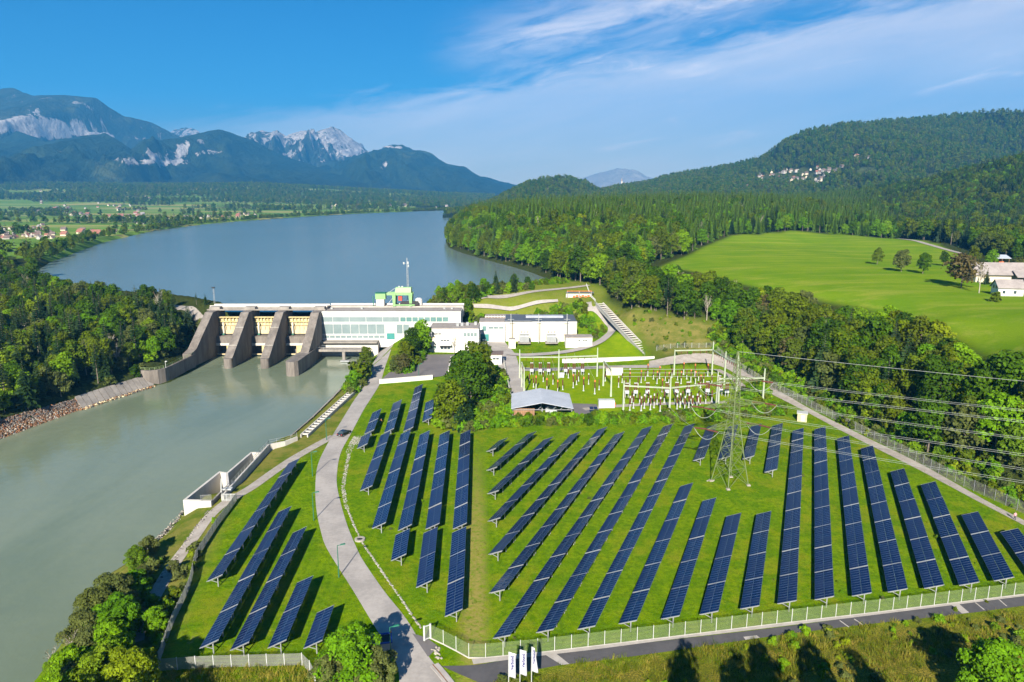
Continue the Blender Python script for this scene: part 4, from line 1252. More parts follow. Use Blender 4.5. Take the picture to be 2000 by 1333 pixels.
# transformer hall
a, c_ = SY(986, 629, 309), SY(1127, 629, 309)
hl = block('transformer_hall', 'white panelled hall with dark blue-grey roof behind two transformers', 'building', ((a.x + c_.x) / 2, 318), (c_.x - a.x, 18), 2, a.z, roof='dark_roof')
for k in range(16):
    x = a.x + (c_.x - a.x) * (k + 0.5) / 16
    B('cream_wall' if k % 2 else 'white_wall').box((x, 308.95, (a.z + 2) / 2 - 0.1), ((c_.x - a.x) / 16 - 0.1, 0.12, a.z - 2.3)).build('wall_panel', hl)
B('tin_roof').box(((a.x + c_.x) / 2 + 2, 320.5, a.z + 0.55), (17, 4.5, 0.5)).build('skylight', hl)
B('dark_roof').box((a.x + 6, 310.5, a.z + 0.5), (12, 4, 0.5)).build('lower_roof', hl)
def transformer(px, label):
    p_ = SY(px, 655, 303); t = thing('transformer', (p_.x, 303, 1.9), label, 'transformer', 'power transformers')
    B('grey_box').box((0, 0, 1.9), (4.2, 2.4, 3.0)).build('tank', t, local=True)
    for k in range(9):
        B('galvanised').box((-2.0 + k * 0.5, -1.6, 1.8), (0.14, 0.8, 2.5)).build('radiator_fin', t, local=True)
    for k in range(3):
        i_ = B('insulator').tube([(-1.3 + k * 1.3, 0.2, 3.4), (-1.3 + k * 1.3, 0.2, 5.0)], [0.25, 0.12], 8).build('bushing', t, local=True)
    B('steel_white').tube([(-1.9, -0.6, 4.1), (1.9, -0.6, 4.1)], 0.45, 8).build('expansion_tank', t, local=True)
    B('concrete').box((0, 0, 0.2), (5.4, 4.6, 0.4)).build('plinth', t, local=True)
transformer(1024, 'grey finned transformer nearer the white link building')
transformer(1077, 'grey finned transformer nearer the small white hut')
for k, px in enumerate((998, 1052, 1107)):
    p_ = SY(px, 655, 304)
    t = thing('line_mast', (p_.x, 304, 1.9), '%s grey steel mast along the front of the transformer hall, counted from the left' % ORD[k + 1], 'mast', 'masts before the hall')
    B('galvanised').beam((p_.x, 304, 1.5), (p_.x, 304, 14.5), 0.28).build('pole', t)
    B('galvanised').beam((p_.x - 1.4, 304, 12.0), (p_.x + 1.4, 304, 12.0), 0.16).build('arm', t)
# small white buildings
a, c_ = SY(1105, 660, 298), SY(1157, 660, 298)
hb = block('white_hut', 'small white building with grey roof beside the curved uphill road', 'building', ((a.x + c_.x) / 2, 301), (c_.x - a.x, 6), 1.9, SY(1130, 660, 298).z, overhang=0.5)
panes(hb, 298, 1129, 1134, 663.5, 666.5, 1, 'glass_dark'); panes(hb, 298, 1138, 1147, 663.5, 666.5, 2, 'glass_dark')
a, c_ = SY(993.5, 664, 296), SY(1007, 664, 296)
block('white_shed', 'tiny white box shed on the lawn corner by the yard', 'shed', ((a.x + c_.x) / 2, 297.5), (c_.x - a.x, 3), 1.4, a.z)
a, c_ = SY(957, 693, 268), SY(980, 693, 268)
gt = block('gate_house', 'small white gatehouse with dark flat roof at the yard entrance', 'building', ((a.x + c_.x) / 2, 270.5), (c_.x - a.x, 5), 0.6, a.z, roof='tile_brown', overhang=1.2)
panes(gt, 268, 962, 975, 699, 703, 2, 'glass_dark')
for k, (px, py, m_, lab) in enumerate([(1087, 669, 'steel_white', 'white switch cabinet group on the lawn by the transformers'), (946, 672, 'steel_white', 'parked white van in the yard behind the office'), (951, 680, 'grey_box', 'grey parked car in the yard behind the office')]):
    p_ = G(px, py)
    if k == 0:
        t = thing('switch_cabinet', tuple(p_), lab, 'cabinet')
        for j in range(4): B(m_).box(p_ + Vector((j * 1.1 - 1.6, (j % 2) * .8, 1.2)), (0.8, 0.9, 2.4 - 0.4 * (j % 2))).build('cabinet', t)
    else:
        t = thing('parked_vehicle', tuple(p_), lab, 'car')
        B(m_).box(p_ + Vector((0, 0, 0.75)), (1.9, 4.4, 0.8)).build('body', t)
        B('glass_dark').box(p_ + Vector((0, 0.2, 1.45)), (1.7, 2.4 + (k == 1), 0.6)).build('window', t)
        B(m_).box(p_ + Vector((0, 0.2, 1.8)), (1.6, 2.2, 0.1)).build('roof', t)
        for dx in (-.85, .85):
            for dy in (-1.4, 1.4): B('rubber').tube([p_ + Vector((dx - .1, dy, .34)), p_ + Vector((dx + .1, dy, .34))], .34, 10).build('wheel', t)
# low white walls
for pts, lab, h in (([S(741, 750, 0), S(845, 741, 0.2)], 'low white wall along the front of the dark parking area', 1.5),
                    ([S(876, 729, 0.4), S(881, 703, 1)], 'low white wall at the right side of the dark parking area', 1.2),
                    ([S(1098, 708, 0.3), S(1278, 703, 0.5)], 'long low white wall at the foot of the stepped chute', 1.3)):
    mid = (pts[0] + pts[1]) / 2
    t = thing('low_wall', tuple(mid), lab, 'wall')
    B('white_wall').wall([tuple(p) for p in pts], 0.35, [p.z - 0.6 for p in pts], [p.z + h for p in pts]).build('wall', t)
    B('pale_concrete').wall([tuple(p) for p in pts], 0.5, [p.z + h + .003 for p in pts], [p.z + h + 0.12 for p in pts]).build('coping', t)

# ------------------------------------------------------------------ stepped chute and ladder channels
def ladder(name, label, A, Bv, width, n, top=0.5, wall_t=0.4, m='pale_concrete'):
    t = thing(name, tuple((A + Bv) / 2), label, 'channel')
    d = (Bv - A); d2 = Vector((d.x, d.y, 0)).normalized(); s = Vector((-d2.y, d2.x, 0)) * width / 2
    for k, sg in ((0, 1), (1, -1)):
        a, c_ = A + s * sg, Bv + s * sg
        B(m).wall([tuple(a), tuple(c_)], wall_t, [a.z - 1.2, c_.z - 1.2], [a.z + top, c_.z + top]).build('side_wall', t)
    fl = B('old_concrete'); fl.beam(A + Vector((0, 0, -0.55)), Bv + Vector((0, 0, -0.55)), width - wall_t - 0.02, 0.2); fl.build('floor', t)
    for k in range(n):
        p_ = A.lerp(Bv, (k + 0.5) / n) + Vector((0, 0, top - 0.25))
        B(m).beam(p_ - s * (1 - wall_t / width), p_ + s * (1 - wall_t / width), 0.5, 0.35).build('baffle', t)
    return t, s
A_, B_ = S(1171, 594, 13.8), S(1270, 698, 0.6)
lad, s_ = ladder('stepped_chute', 'long pale concrete stepped chute running down the grass slope', A_, B_, 3.6, 26, 0.7)
rl = B('galvanised')
for k in range(27):
    p_ = A_.lerp(B_, k / 26) - s_ * 1.35
    rl.beam(p_, p_ + Vector((0, 0, 1.9)), 0.09)
for z in (0.9, 1.8): rl.beam(A_ - s_ * 1.35 + Vector((0, 0, z)), B_ - s_ * 1.35 + Vector((0, 0, z)), 0.07)
rl.build('railing', lad)
ladder('fish_ladder', 'narrow concrete fish ladder with cross baffles beside the access road', S(699, 757, 0.5), S(594, 853, 0.2), 1.9, 22, 0.6, 0.3)
# basins of the fish pass at the river
fp = thing('fish_pass_basin', tuple(S(430, 950, -2)), 'white concrete basins of the fish pass standing in the river edge', 'basin')
zt = 0.9
outer = [S(a, c_, zt) for a, c_ in [(413, 978), (361, 976), (429, 922), (443, 924)]]
B('pale_concrete').wall([tuple(p) for p in outer], 0.55, -8, zt).build('outer_wall', fp)
inner2 = [S(a, c_, zt) for a, c_ in [(446, 950), (443, 925), (491, 884), (509, 884)]]
B('pale_concrete').wall([tuple(p) for p in inner2], 0.5, -8, zt + 0.02).build('outer_wall', fp)
chan = [S(a, c_, zt) for a, c_ in [(434, 968), (525, 868), (556, 862), (580, 853)]]
B('pale_concrete').wall([tuple(p) for p in chan], 0.5, -8, zt - 0.02).build('channel_wall', fp)
chan2 = [S(a, c_, zt) for a, c_ in [(413, 976), (428, 960), (446, 944)]]
B('concrete').wall([tuple(p) for p in chan2], 0.4, -8, zt - 0.4).build('channel_wall', fp)
gr = B('galvanised')
for a, c_ in zip(chan, chan[1:]):
    n = max(2, int((c_ - a).length / 2))
    for k in range(n + 1):
        q = a.lerp(c_, k / n); gr.beam(q, q + Vector((0, 0, 1.1)), 0.07)
    for z in (0.55, 1.1): gr.beam(a + Vector((0, 0, z)), c_ + Vector((0, 0, z)), 0.07)
gr.build('railing', fp)
gr = B('galvanised')
a, c_ = S(392, 979, zt), S(413, 978, zt)
for k in range(12): q = a.lerp(c_, k / 11); gr.beam(q, q + Vector((0, 0, 1.3)), 0.05)
gr.beam(a + Vector((0, 0, 1.3)), c_ + Vector((0, 0, 1.3)), 0.07)
gr.build('railing', fp)
sl = thing('sluice_stand', tuple(S(436, 955, 0)), 'white steel sluice stand inside the fish pass channel', 'sluice')
q = S(432, 962, 0.6)
B('steel_white').beam(q, q + Vector((0.2, 0.2, 3.2)), 0.2).build('post', sl)
B('steel_white').box(q + Vector((1.2, 0.6, 0.6)), (2.0, 1.2, 0.25)).build('platform', sl)
ng = thing('bank_gate', tuple(S(448, 978, 0)), 'white bar gate closing the path behind the fish pass', 'gate')
a, c_ = S(434, 979, 0), S(461, 979, 0)
for k in range(16): q = a.lerp(c_, k / 15); B('steel_white').beam(q, q + Vector((0, 0, 1.7)), 0.06 if k % 5 else 0.12).build('bar', ng)
for z in (0.25, 1.6): B('steel_white').beam(a + Vector((0, 0, z)), c_ + Vector((0, 0, z)), 0.08).build('rail', ng)
# stop-log store on the embankment
st = thing('stoplog_store', tuple(G(1135, 582)), 'dark roofed store with red stop logs at the top of the uphill road', 'store')
p_ = st.location
b_ = B('concrete')
for dx in (-7, -1, 5): b_.box(p_ + Vector((dx, 0, 1.6)), (0.4, 0.4, 3.6))
b_.build('post', st)
B('dark_roof').box(p_ + Vector((-0.5, 2, 2.4)), (14, 3, 0.3)).build('roof', st)
B('white_wall').box(p_ + Vector((-1, 1.2, 0.9)), (13, 0.3, 1.8)).build('wall', st)
for k in range(6):
    B('orange_paint').box(p_ + Vector((-3.5 + k * 1.45, 0.4, 0.6 + 0.3 * (k % 2))), (1.2, 0.7, 0.9)).build('stop_log', st)
B('orange_paint').beam(p_ + Vector((-7.2, -0.2, 3.4)), p_ + Vector((5.4, -0.2, 3.4)), 0.25).build('beam', st)
# open shed with tin roof
cs = thing('open_shed', tuple(S(1057, 800)), 'open shed with light grey gabled tin roof and timber front', 'shed')
q = [S(999, 806, 3.0), S(1114, 808, 3.0), S(1104, 778, 3.0), S(1001, 774, 3.0)]
q = [Vector((S(1001, 815).x, 201.5, 0)), Vector((S(1116, 815).x, 201.5, 0)), Vector((S(1116, 815).x, 216.5, 0)), Vector((S(1001, 815).x, 216.5, 0))]
xm = (q[0].x + q[1].x) / 2; xa, xb = q[0].x - .4, q[1].x + .4; y0_, y1_ = 201.0, 217.0
for (xs, xe, zs, ze) in ((xa, xm, 3.2, 5.0), (xm, xb, 5.0, 3.2)):
    B('tin_roof').hexa([(xs, y0_, zs), (xe, y0_, ze), (xe, y1_, ze), (xs, y1_, zs), (xs, y0_, zs + .15), (xe, y0_, ze + .15), (xe, y1_, ze + .15), (xs, y1_, zs + .15)]).build('roof', cs)
for x in (q[0].x, xm, q[1].x):
    for y in (202, 209, 216): B('galvanised').box((x, y, 1.6), (0.25, 0.25, 3.2)).build('post', cs)
for k in range(9): B('wood').box((q[0].x + 0.45 + k * 0.72, 202.2, 1.5), (0.68, 0.12, 3.0)).build('board', cs)
B('wood').box((q[0].x, 209, 1.5), (0.12, 13.6, 3.0)).build('side_wall', cs)
B('wood').box((xm, 216.2, 1.5), (q[1].x - q[0].x, 0.12, 3.0)).build('back_wall', cs)
for k in range(5):
    x = xm - 1.5 + k * 2.2
    B('galvanised').beam((x, 201.9, 2.6), (x + 1.1, 201.9, 3.6), 0.12).build('truss', cs)
B('galvanised').beam((q[0].x, 201.9, 2.7), (q[1].x, 201.9, 2.7), 0.16).build('truss', cs)
B('grey_box').box((xm + 3, 208, 0.9), (3.5, 2.0, 1.8)).build('stored_crate', cs)
tkp = S(1184, 796)
ct = thing('storage_container', tuple(tkp), 'white storage container with a red end beside the shed pad', 'container')
B('steel_white').box(tkp + Vector((0, 0, 1.3)), (5.0, 2.2, 2.4)).build('body', ct)
for k in range(9): B('white_wall').box(tkp + Vector((-2.2 + k * .55, -1.13, 1.3)), (0.2, 0.08, 2.2)).build('rib', ct)
B('red_paint').box(tkp + Vector((2.62, 0, 1.0)), (0.25, 1.4, 1.4)).build('end_panel', ct)
ps = thing('panel_pallet', tuple(S(1160, 801)), 'pallet of spare blue solar modules on the paved pad', 'pallet')
for k in range(4): B('solar_cell').box(S(1155 + (k % 2) * 8, 799 + (k // 2) * 6) + Vector((0, 0, 0.35)), (1.1, 1.5, 0.3)).build('module', ps)
kp = S(1566, 822)
ks = thing('beige_kiosk', tuple(kp), 'small beige transformer kiosk with pale roof beside the gravel track', 'kiosk')
B('hut_beige').box((0, 0, 1.2), (2.6, 2.4, 2.4)).build('wall', ks, local=True)
B('steel_white').box((0, 0, 2.5), (3.0, 2.8, 0.2)).build('roof', ks, local=True)
B('grey_box').box((0.2, -1.23, 1.1), (1.1, 0.06, 1.9)).build('door', ks, local=True)
ks.rotation_euler.z = R(-22)
# ------------------------------------------------------------------ substation portals
def lattice_column(b_, p, h, w0=0.56, w1=0.30):
    b_.hexa([(p.x - w0 / 2, p.y - w0 / 2, 0), (p.x + w0 / 2, p.y - w0 / 2, 0), (p.x + w0 / 2, p.y + w0 / 2, 0), (p.x - w0 / 2, p.y + w0 / 2, 0),
             (p.x - w1 / 2, p.y - w1 / 2, h), (p.x + w1 / 2, p.y - w1 / 2, h), (p.x + w1 / 2, p.y + w1 / 2, h), (p.x - w1 / 2, p.y + w1 / 2, h)])

def portal(label, cols_, beam_z, tops, extra=()):
    P = [S(*c_) for c_ in cols_]
    mid = sum(P, Vector()) / len(P)
    t = thing('portal_frame', (mid.x, mid.y, 0), label, 'portal', 'green steel portals of the substation')
    for p_, h in zip(P, tops):
        b_ = B('portal_green'); lattice_column(b_, p_, h); b_.build('column', t)
    for a, c_ in zip(P, P[1:]):
        b_ = B('portal_green'); b_.beam((a.x, a.y, beam_z), (c_.x, c_.y, beam_z), 0.36, 0.40); b_.build('beam', t)
        n = 6
        for k in range(1, n):
            q = a.lerp(c_, k / n)
            B('insulator').tube([(q.x, q.y, beam_z - .3), (q.x, q.y, beam_z - 1.3)], 0.12, 6).build('insulator', t)
    return P
portal('long pale green portal with three tall posts at the back of the substation lawn', [(1015, 739), (1091, 739), (1166, 736)], 7.8, [10.6, 10.6, 10.8])
portal('pale green side portal at the left end of the substation', [(1019, 757), (1023.5, 773)], 8.6, [9.0, 9.6])
portal('pale green side portal in the middle of the substation lawn', [(1178, 754), (1193, 775)], 8.8, [9.3, 10.0])
portal('pale green portal standing before the dry grass slope', [(1316, 733), (1390, 731)], 9.2, [9.6, 12.2])
portal('pale green portal at the far right edge of the substation', [(1390, 734), (1414, 752), (1438, 765)], 9.6, [10, 12.0, 13.2])
portal('long pale green front portal with three posts above the switchgear', [(1217, 803), (1307, 808), (1398.5, 797)], 8.0, [9.6, 11.6, 11.6])
portal('pale green portal right of the front switchgear near the pylon', [(1402, 799), (1488.5, 797)], 9.6, [10.2, 12.6])

# ------------------------------------------------------------------ switchgear
def post_insulator(name, label, p, h, head, group):
    t = thing(name, tuple(p), label, 'insulator', group)
    B('steel_white').box((0, 0, h * 0.22), (0.22, 0.22, h * 0.44)).build('stand', t, local=True)
    B('grey_box').box((0, 0, 0.1), (0.5, 0.5, 0.2)).build('foot', t, local=True)
    b_ = B('insulator'); n = 7
    zs = np.linspace(h * 0.44, h * 0.86, n)
    path, rad_ = [], []
    for z in zs:
        path += [(0, 0, z), (0, 0, z + 0.06)]; rad_ += [0.24, 0.15]
    b_.tube(path, rad_, 8); b_.build('insulator_stack', t, local=True)
    B(head).box((0, 0, h * 0.93), (0.34, 0.34, h * 0.14)).build('head', t, local=True)
    return t

def breaker(label, p, h, group):
    t = thing('circuit_breaker', tuple(p), label, 'breaker', group)
    for dx in (-.45, .45): B('steel_white').box((dx, 0, h * 0.14), (0.14, 0.14, h * 0.28)).build('leg', t, local=True)
    B('grey_box').box((0, 0, h * 0.36), (1.3, 0.9, h * 0.2)).build('cabinet', t, local=True)
    for dx in (-.32, .32):
        path, rad_ = [], []
        for z in np.linspace(h * 0.46, h * 0.85, 7): path += [(dx, 0, z), (dx, 0, z + 0.07)]; rad_ += [0.27, 0.17]
        B('insulator').tube(path, rad_, 8).build('insulator_stack', t, local=True)
    B('steel_white').box((0, 0, h * 0.89), (1.1, 0.3, 0.22)).build('head', t, local=True)
    return t

proto = post_insulator('post_insulator', 'x', Vector((0, 0, 0)), 4.4, 'orange_paint', 'post insulators')
proto_w = post_insulator('post_insulator', 'x', Vector((0, 0, 0)), 4.0, 'steel_white', 'post insulators')
proto_b = breaker('x', Vector((0, 0, 0)), 5.2, 'circuit breakers')
used = {}
def put(pr, p, label, sc=1.0):
    o = pr if pr.name not in used else copy_tree(pr)
    used[pr.name] = 1
    o.location = (p.x, p.y, p.z); o.scale = (sc, sc, sc); o['label'] = label
    return o
for k, px in enumerate((1038.5, 1055, 1071.5, 1104.5, 1121, 1137.5)):
    put(proto_b, S(px, 733), 'dark red circuit breaker, %s from left in the back left row' % ORD[k + 1], 1.0)
rowA = [(1047, 761), (1068, 766), (1089, 770), (1119.5, 758), (1139.6, 764), (1161.5, 770)]
for k, q in enumerate(rowA): put(proto, S(*q), 'orange-topped post insulator, %s from left on the front left lawn' % ORD[k + 1], 1.1)
rowB = [(1061, 746), (1080, 751), (1110, 739), (1130, 745), (1149.5, 751), (1215, 748), (1230, 741), (1208, 757)]
for k, q in enumerate(rowB): put(proto_w, S(*q), 'white-topped post insulator, %s from left in the middle of the left lawn' % ORD[k + 1], 1.0)
rowC = [(1230, 752), (1252, 748), (1265, 735), (1283, 750), (1288, 740), (1306, 752), (1335, 732), (1330, 750), (1357, 735), (1358, 750), (1382, 735), (1349, 747), (1368, 758), (1293, 766)]
rowC.sort()
for k, q in enumerate(rowC): put(proto, S(*q), 'orange-topped post insulator, %s from left on the back right lawn' % ORD[k + 1], 1.05)
for k, px in enumerate((1224, 1241, 1264, 1302, 1321, 1343, 1381)):
    put(proto_b, S(px, 777 - 0.02 * (px - 1224)), 'dark red circuit breaker, %s from left in the front right row' % ORD[k + 1], 1.05)
rowD = [(1230, 802), (1237, 798), (1252, 803), (1258, 798), (1270, 801), (1277, 797), (1289, 804), (1322, 800), (1328, 796), (1337, 802), (1345, 797), (1352, 801), (1361, 797), (1367, 800)]
for k, q in enumerate(rowD): put(proto_w, S(*q), 'white-footed post insulator, %s from left in the frontmost switchgear row' % ORD[k + 1], 1.15)
for k, (px, py) in enumerate(((1407, 773), (1419, 775), (1404, 760))):
    put(proto_b, S(px, py), 'dark red circuit breaker, %s of three near the right end portal' % ORD[k + 1], 1.0)
proto_d = post_insulator('post_insulator', 'x', Vector((0, 0, 0)), 3.6, 'insulator', 'post insulators')
rowE = [(1034, 750), (1042, 757), (1099, 762), (1126, 752), (1170, 762), (1182, 745), (1222, 760), (1246, 757), (1260, 744), (1276, 741), (1299, 744), (1312, 738), (1323, 743), (1341, 741), (1364, 744), (1374, 749), (1390, 752)]
for k, q in enumerate(rowE): put(proto_d, S(*q), 'slim dark post insulator, %s from left among the taller substation posts' % ORD[k + 1], 1.0)
rowF = [(1219, 788), (1234, 787), (1249, 790), (1266, 788), (1283, 790), (1297, 787), (1318, 789), (1333, 786), (1349, 789), (1364, 786), (1378, 789), (1390, 785)]
for k, q in enumerate(rowF): put(proto_d, S(*q), 'slim dark post insulator, %s from left between the two front switchgear rows' % ORD[k + 1], 1.05)
t = thing('control_cabin', tuple(S(1200, 733)), 'white relay cabin behind the middle portal of the substation', 'cabin')
B('white_wall').box((0, 1, 1.4), (6.0, 2.6, 3.0)).build('wall', t, local=True)
B('roof_gravel').box((0, 1, 2.95), (6.3, 2.9, 0.12)).build('roof', t, local=True)
B('grey_box').box((2.0, -0.33, 1.1), (0.9, 0.06, 2.1)).build('door', t, local=True)
t = thing('control_box', tuple(S(1097, 738)), 'grey control box between the two back breaker groups', 'cabinet')
B('grey_box').box((0, 0, 0.95), (1.7, 0.9, 1.7)).build('body', t, local=True)
B('steel_white').box((0, 0, 1.86), (1.9, 1.1, 0.1)).build('lid', t, local=True)

# busbars between the posts
def wire(name, label, P, r, m='conductor', group=None):
    b_ = B(m); b_.tube(P, r, 4)
    mid = P[len(P) // 2]
    return b_.build(name, None, label, 'cable', group)
def sag(a, c_, s, n=12):
    return [a.lerp(c_, k / n) - Vector((0, 0, 4 * s * (k / n) * (1 - k / n))) for k in range(n + 1)]
k = 0
for row, z in ((rowA[:3], 4.9), (rowA[3:], 4.9)):
    for q in row:
        k += 1
        a = S(*q) + Vector((0, 0, z)); c_ = Vector((a.x * 0.97 - 0.3, a.y + 26, 7.4))
        wire('busbar_wire', 'thin overhead wire from %s front left post insulator to the back portal' % ORD[k], sag(a, c_, 0.6), 0.035, group='wires over the substation')
for k, y in enumerate((241.0, 236.0, 231.0)):
    wire('busbar', '%s long bare busbar across the right half of the substation, from the back' % ORD[k + 1], [Vector((C(1215, y, 6).x, y, 5.3)), Vector((C(1400, y, 6).x, y, 5.3))], 0.06, group='busbars')

# ------------------------------------------------------------------ lattice pylon
feet = [S(1388.5, 940), S(1422, 957), S(1461.7, 949), None]
feet[3] = feet[0] + feet[2] - feet[1]
cen = (feet[0] + feet[2]) / 2
PYH = 31.0
py_ = thing('lattice_pylon', (cen.x, cen.y, 0), 'tall pale green lattice power pylon standing among the solar rows', 'pylon')
def leg_at(i, z):
    f = feet[i] - cen
    w = np.interp(z, [0, 9, 16, PYH - 4, PYH], [1, 0.56, 0.30, 0.18, 0.03])
    return Vector((cen.x + f.x * w, cen.y + f.y * w, z))
lv_ = [0, 4.2, 8.0, 11, 13.4, 15.6, 17.6, 19.5, 21.3, 23, 24.6, 26.1, 27.5, 29.2, PYH]
for i in range(4):
    b_ = B('pylon_green')
    for z0_, z1_ in zip(lv_, lv_[1:]): b_.beam(leg_at(i, z0_), leg_at(i, z1_), 0.18 if z0_ < 12 else 0.13)
    b_.build('leg', py_)
    B('gravel').box((feet[i].x, feet[i].y, 0.12), (0.8, 0.8, 0.3)).build('footing', py_)
for i in range(4):
    j = (i + 1) % 4; b_ = B('pylon_green')
    for z0_, z1_ in zip(lv_, lv_[1:]):
        w = 0.08 if z0_ < 12 else 0.06
        b_.beam(leg_at(i, z0_), leg_at(j, z1_), w); b_.beam(leg_at(j, z0_), leg_at(i, z1_), w)
        b_.beam(leg_at(i, z1_), leg_at(j, z1_), w)
    m0, m1 = (leg_at(i, 0) + leg_at(j, 0)) / 2, (leg_at(i, 4.2) + leg_at(j, 4.2)) / 2
    b_.build('bracing', py_)
ARMS = [(13.6, 6.6), (18.7, 7.6), (24.0, 6.4)]
adir = Vector((0.97, 0.24, 0)).normalized()
tips = []
for z, hw in ARMS:
    for sg in (-1, 1):
        tip = Vector((cen.x, cen.y, z)) + adir * hw * sg
        b_ = B('pylon_green')
        for i in range(4):
            f = leg_at(i, z) - Vector((cen.x, cen.y, z))
            if f.dot(adir) * sg > -0.01:
                b_.beam(leg_at(i, z), tip, 0.10); b_.beam(leg_at(i, z + 1.5), tip, 0.08)
                for k in range(1, 4):
                    b_.beam(leg_at(i, z).lerp(tip, k / 4), leg_at(i, z + 1.5).lerp(tip, k / 4), 0.06)
                    b_.beam(leg_at(i, z).lerp(tip, k / 4), leg_at(i, z + 1.5).lerp(tip, (k - 1) / 4), 0.06)
        b_.build('cross_arm', py_)
        tips.append((tip, sg, z))
names_z = {13.6: 'lowest', 18.7: 'middle', 24.0: 'highest'}
ends = {(24.0, 1): (802, 21), (24.0, -1): (824, 21), (18.7, 1): (857, 17), (18.7, -1): (889, 16.5), (13.6, 1): (917, 12.5), (13.6, -1): (942, 12)}
for tip, sg, z in tips:
    side = 'right' if sg > 0 else 'left'
    e = S(2000, *ends[(z, sg)])
    d = (e - tip); dh = Vector((d.x, d.y, 0)).normalized()
    # tension string
    s0, s1 = tip + Vector((0, 0, -0.1)), tip + dh * 2.6 + Vector((0, 0, -0.35))
    b_ = B('insulator')
    n = 9; path, rr = [], []
    for k in range(n):
        f0 = k / n; path += [s0.lerp(s1, f0 + 0.02), s0.lerp(s1, f0 + 0.06)]; rr += [0.22, 0.12]
    b_.tube(path, rr, 7)
    b_.build('insulator_string', py_)
    far = e + (e - s1) * 2.6
    far.z = s1.z + 3
    for j, off in enumerate((-0.22, 0.22)):
        o_ = Vector((-dh.y, dh.x, 0)) * off + Vector((0, 0, off * 0.5))
        P = []
        for k in range(41):
            t_ = k / 40 * 3.6
            p_ = s1.lerp(e, t_)
            # parabola through the string end and the surveyed span point
            p_.z = s1.z + (e.z - s1.z) * t_ + 0.55 * t_ * (t_ - 1)
            P.append(p_ + o_)
        wire('power_line', '%s power conductor from the %s %s arm of the pylon to the right' % (('front', 'rear')[j], names_z[z], side), P, 0.024, group='power lines')
    # slack jumper towards the substation
    back = tip + Vector((-dh.x, -dh.y, 0)) * 2.6 + Vector((0, 0.8, -0.3))
    b_ = B('insulator'); path, rr = [], []
    for k in range(9): path += [tip.lerp(back, k / 9 + 0.02), tip.lerp(back, k / 9 + 0.06)]; rr += [0.22, 0.12]
    b_.tube(path, rr, 7); b_.build('insulator_string', py_)
    wire('jumper_cable', 'slack jumper loop under the %s %s arm of the pylon' % (names_z[z], side), sag(back, s1, 2.2), 0.05, group='jumper loops')
    c_ = S(1300 + (z - 13.6) * 6 + (60 if sg > 0 else -20), 752, 8.2)
    wire('feeder_line', 'conductor from the %s %s arm of the pylon down to the substation' % (names_z[z], side), sag(back, Vector((c_.x, c_.y, 8.0)), 1.6, 16), 0.04, group='feeder lines')
tp = Vector((cen.x, cen.y, PYH))
e = S(2000, 745, 27)
wire('earth_wire', 'single earth wire from the tip of the pylon to the right', [Vector(((tp.lerp(e, k / 40 * 3.6)).x, (tp.lerp(e, k / 40 * 3.6)).y, tp.z + (e.z - tp.z) * k / 40 * 3.6 + 0.5 * (k / 40 * 3.6) * (k / 40 * 3.6 - 1))) for k in range(41)], 0.035, group='power lines')
wire('earth_wire', 'single earth wire from the pylon tip back to the substation post', sag(tp, S(1414, 752) + Vector((0, 0, 12)), 1.0), 0.04, group='power lines')
# ------------------------------------------------------------------ solar tables
NC, MW, ML = 11, 0.755, 1.50
PITCHX = 0.78
TL = NC * PITCHX
TILT = R(25)
ZC = 1.78
def on_table(x, s):
    """point at x along the table, s up the slope from its middle line"""
    return (x, -s * math.cos(TILT), ZC + s * math.sin(TILT))
nrm = (0, math.sin(TILT), math.cos(TILT))
def module_into(V, F, I, x, s):
    n = len(V)
    a, b_, fr = MW / 2, ML / 2, 0.028
    def P(dx, ds, h):
        q = on_table(x + dx, s + ds)
        return (q[0] + nrm[0] * h, q[1] + nrm[1] * h, q[2] + nrm[2] * h)
    for (aa, bb, h) in ((a, b_, -0.02), (a, b_, 0.02), (a - fr, b_ - fr, 0.02)):
        for sx_, ss in ((-1, -1), (1, -1), (1, 1), (-1, 1)):
            V.append(P(sx_ * aa, ss * bb, h))
    for k in range(4):
        j = (k + 1) % 4
        F.append((n + k, n + j, n + 4 + j, n + 4 + k)); I.append(1)
        F.append((n + 4 + k, n + 4 + j, n + 8 + j, n + 8 + k)); I.append(1)
    F.append((n + 8, n + 9, n + 10, n + 11)); I.append(0)
    F.append((n + 3, n + 2, n + 1, n)); I.append(1)
spots = [((-TL / 2 + PITCHX * (i + 0.5)), sgn * (ML / 2 + 0.015)) for i in range(NC) for sgn in (-1, 1)]
V, F, I = [], [], []
for q in spots: module_into(V, F, I, *q)
mesh_all = mesh_np('module_field', np.array(V), np.array(F), ['solar_cell', 'module_frame'], I)
mesh_mod = {}
V, F, I = [], [], []
module_into(V, F, I, 0, 0)
V = np.array(V); c0 = np.array(on_table(0, 0))
mesh_one = mesh_np('solar_module', V - c0, np.array(F), ['solar_cell', 'module_frame'], I)
b_ = B('galvanised')
for s in (-1.1, -0.35, 0.35, 1.1):
    p_, q = on_table(-TL / 2 - 0.08, s), on_table(TL / 2 + 0.08, s)
    b_.beam((p_[0], p_[1], p_[2] - 0.11), (q[0], q[1], q[2] - 0.11), 0.08, 0.12)
for x in (-TL / 2 - 0.05, TL / 2 + 0.05):
    p_, q = on_table(x, -ML - 0.03), on_table(x, ML + 0.03)
    b_.beam((p_[0], p_[1], p_[2] - 0.02), (q[0], q[1], q[2] - 0.02), 0.09, 0.10)
mesh_rail = b_.mesh('rail')
legs = []
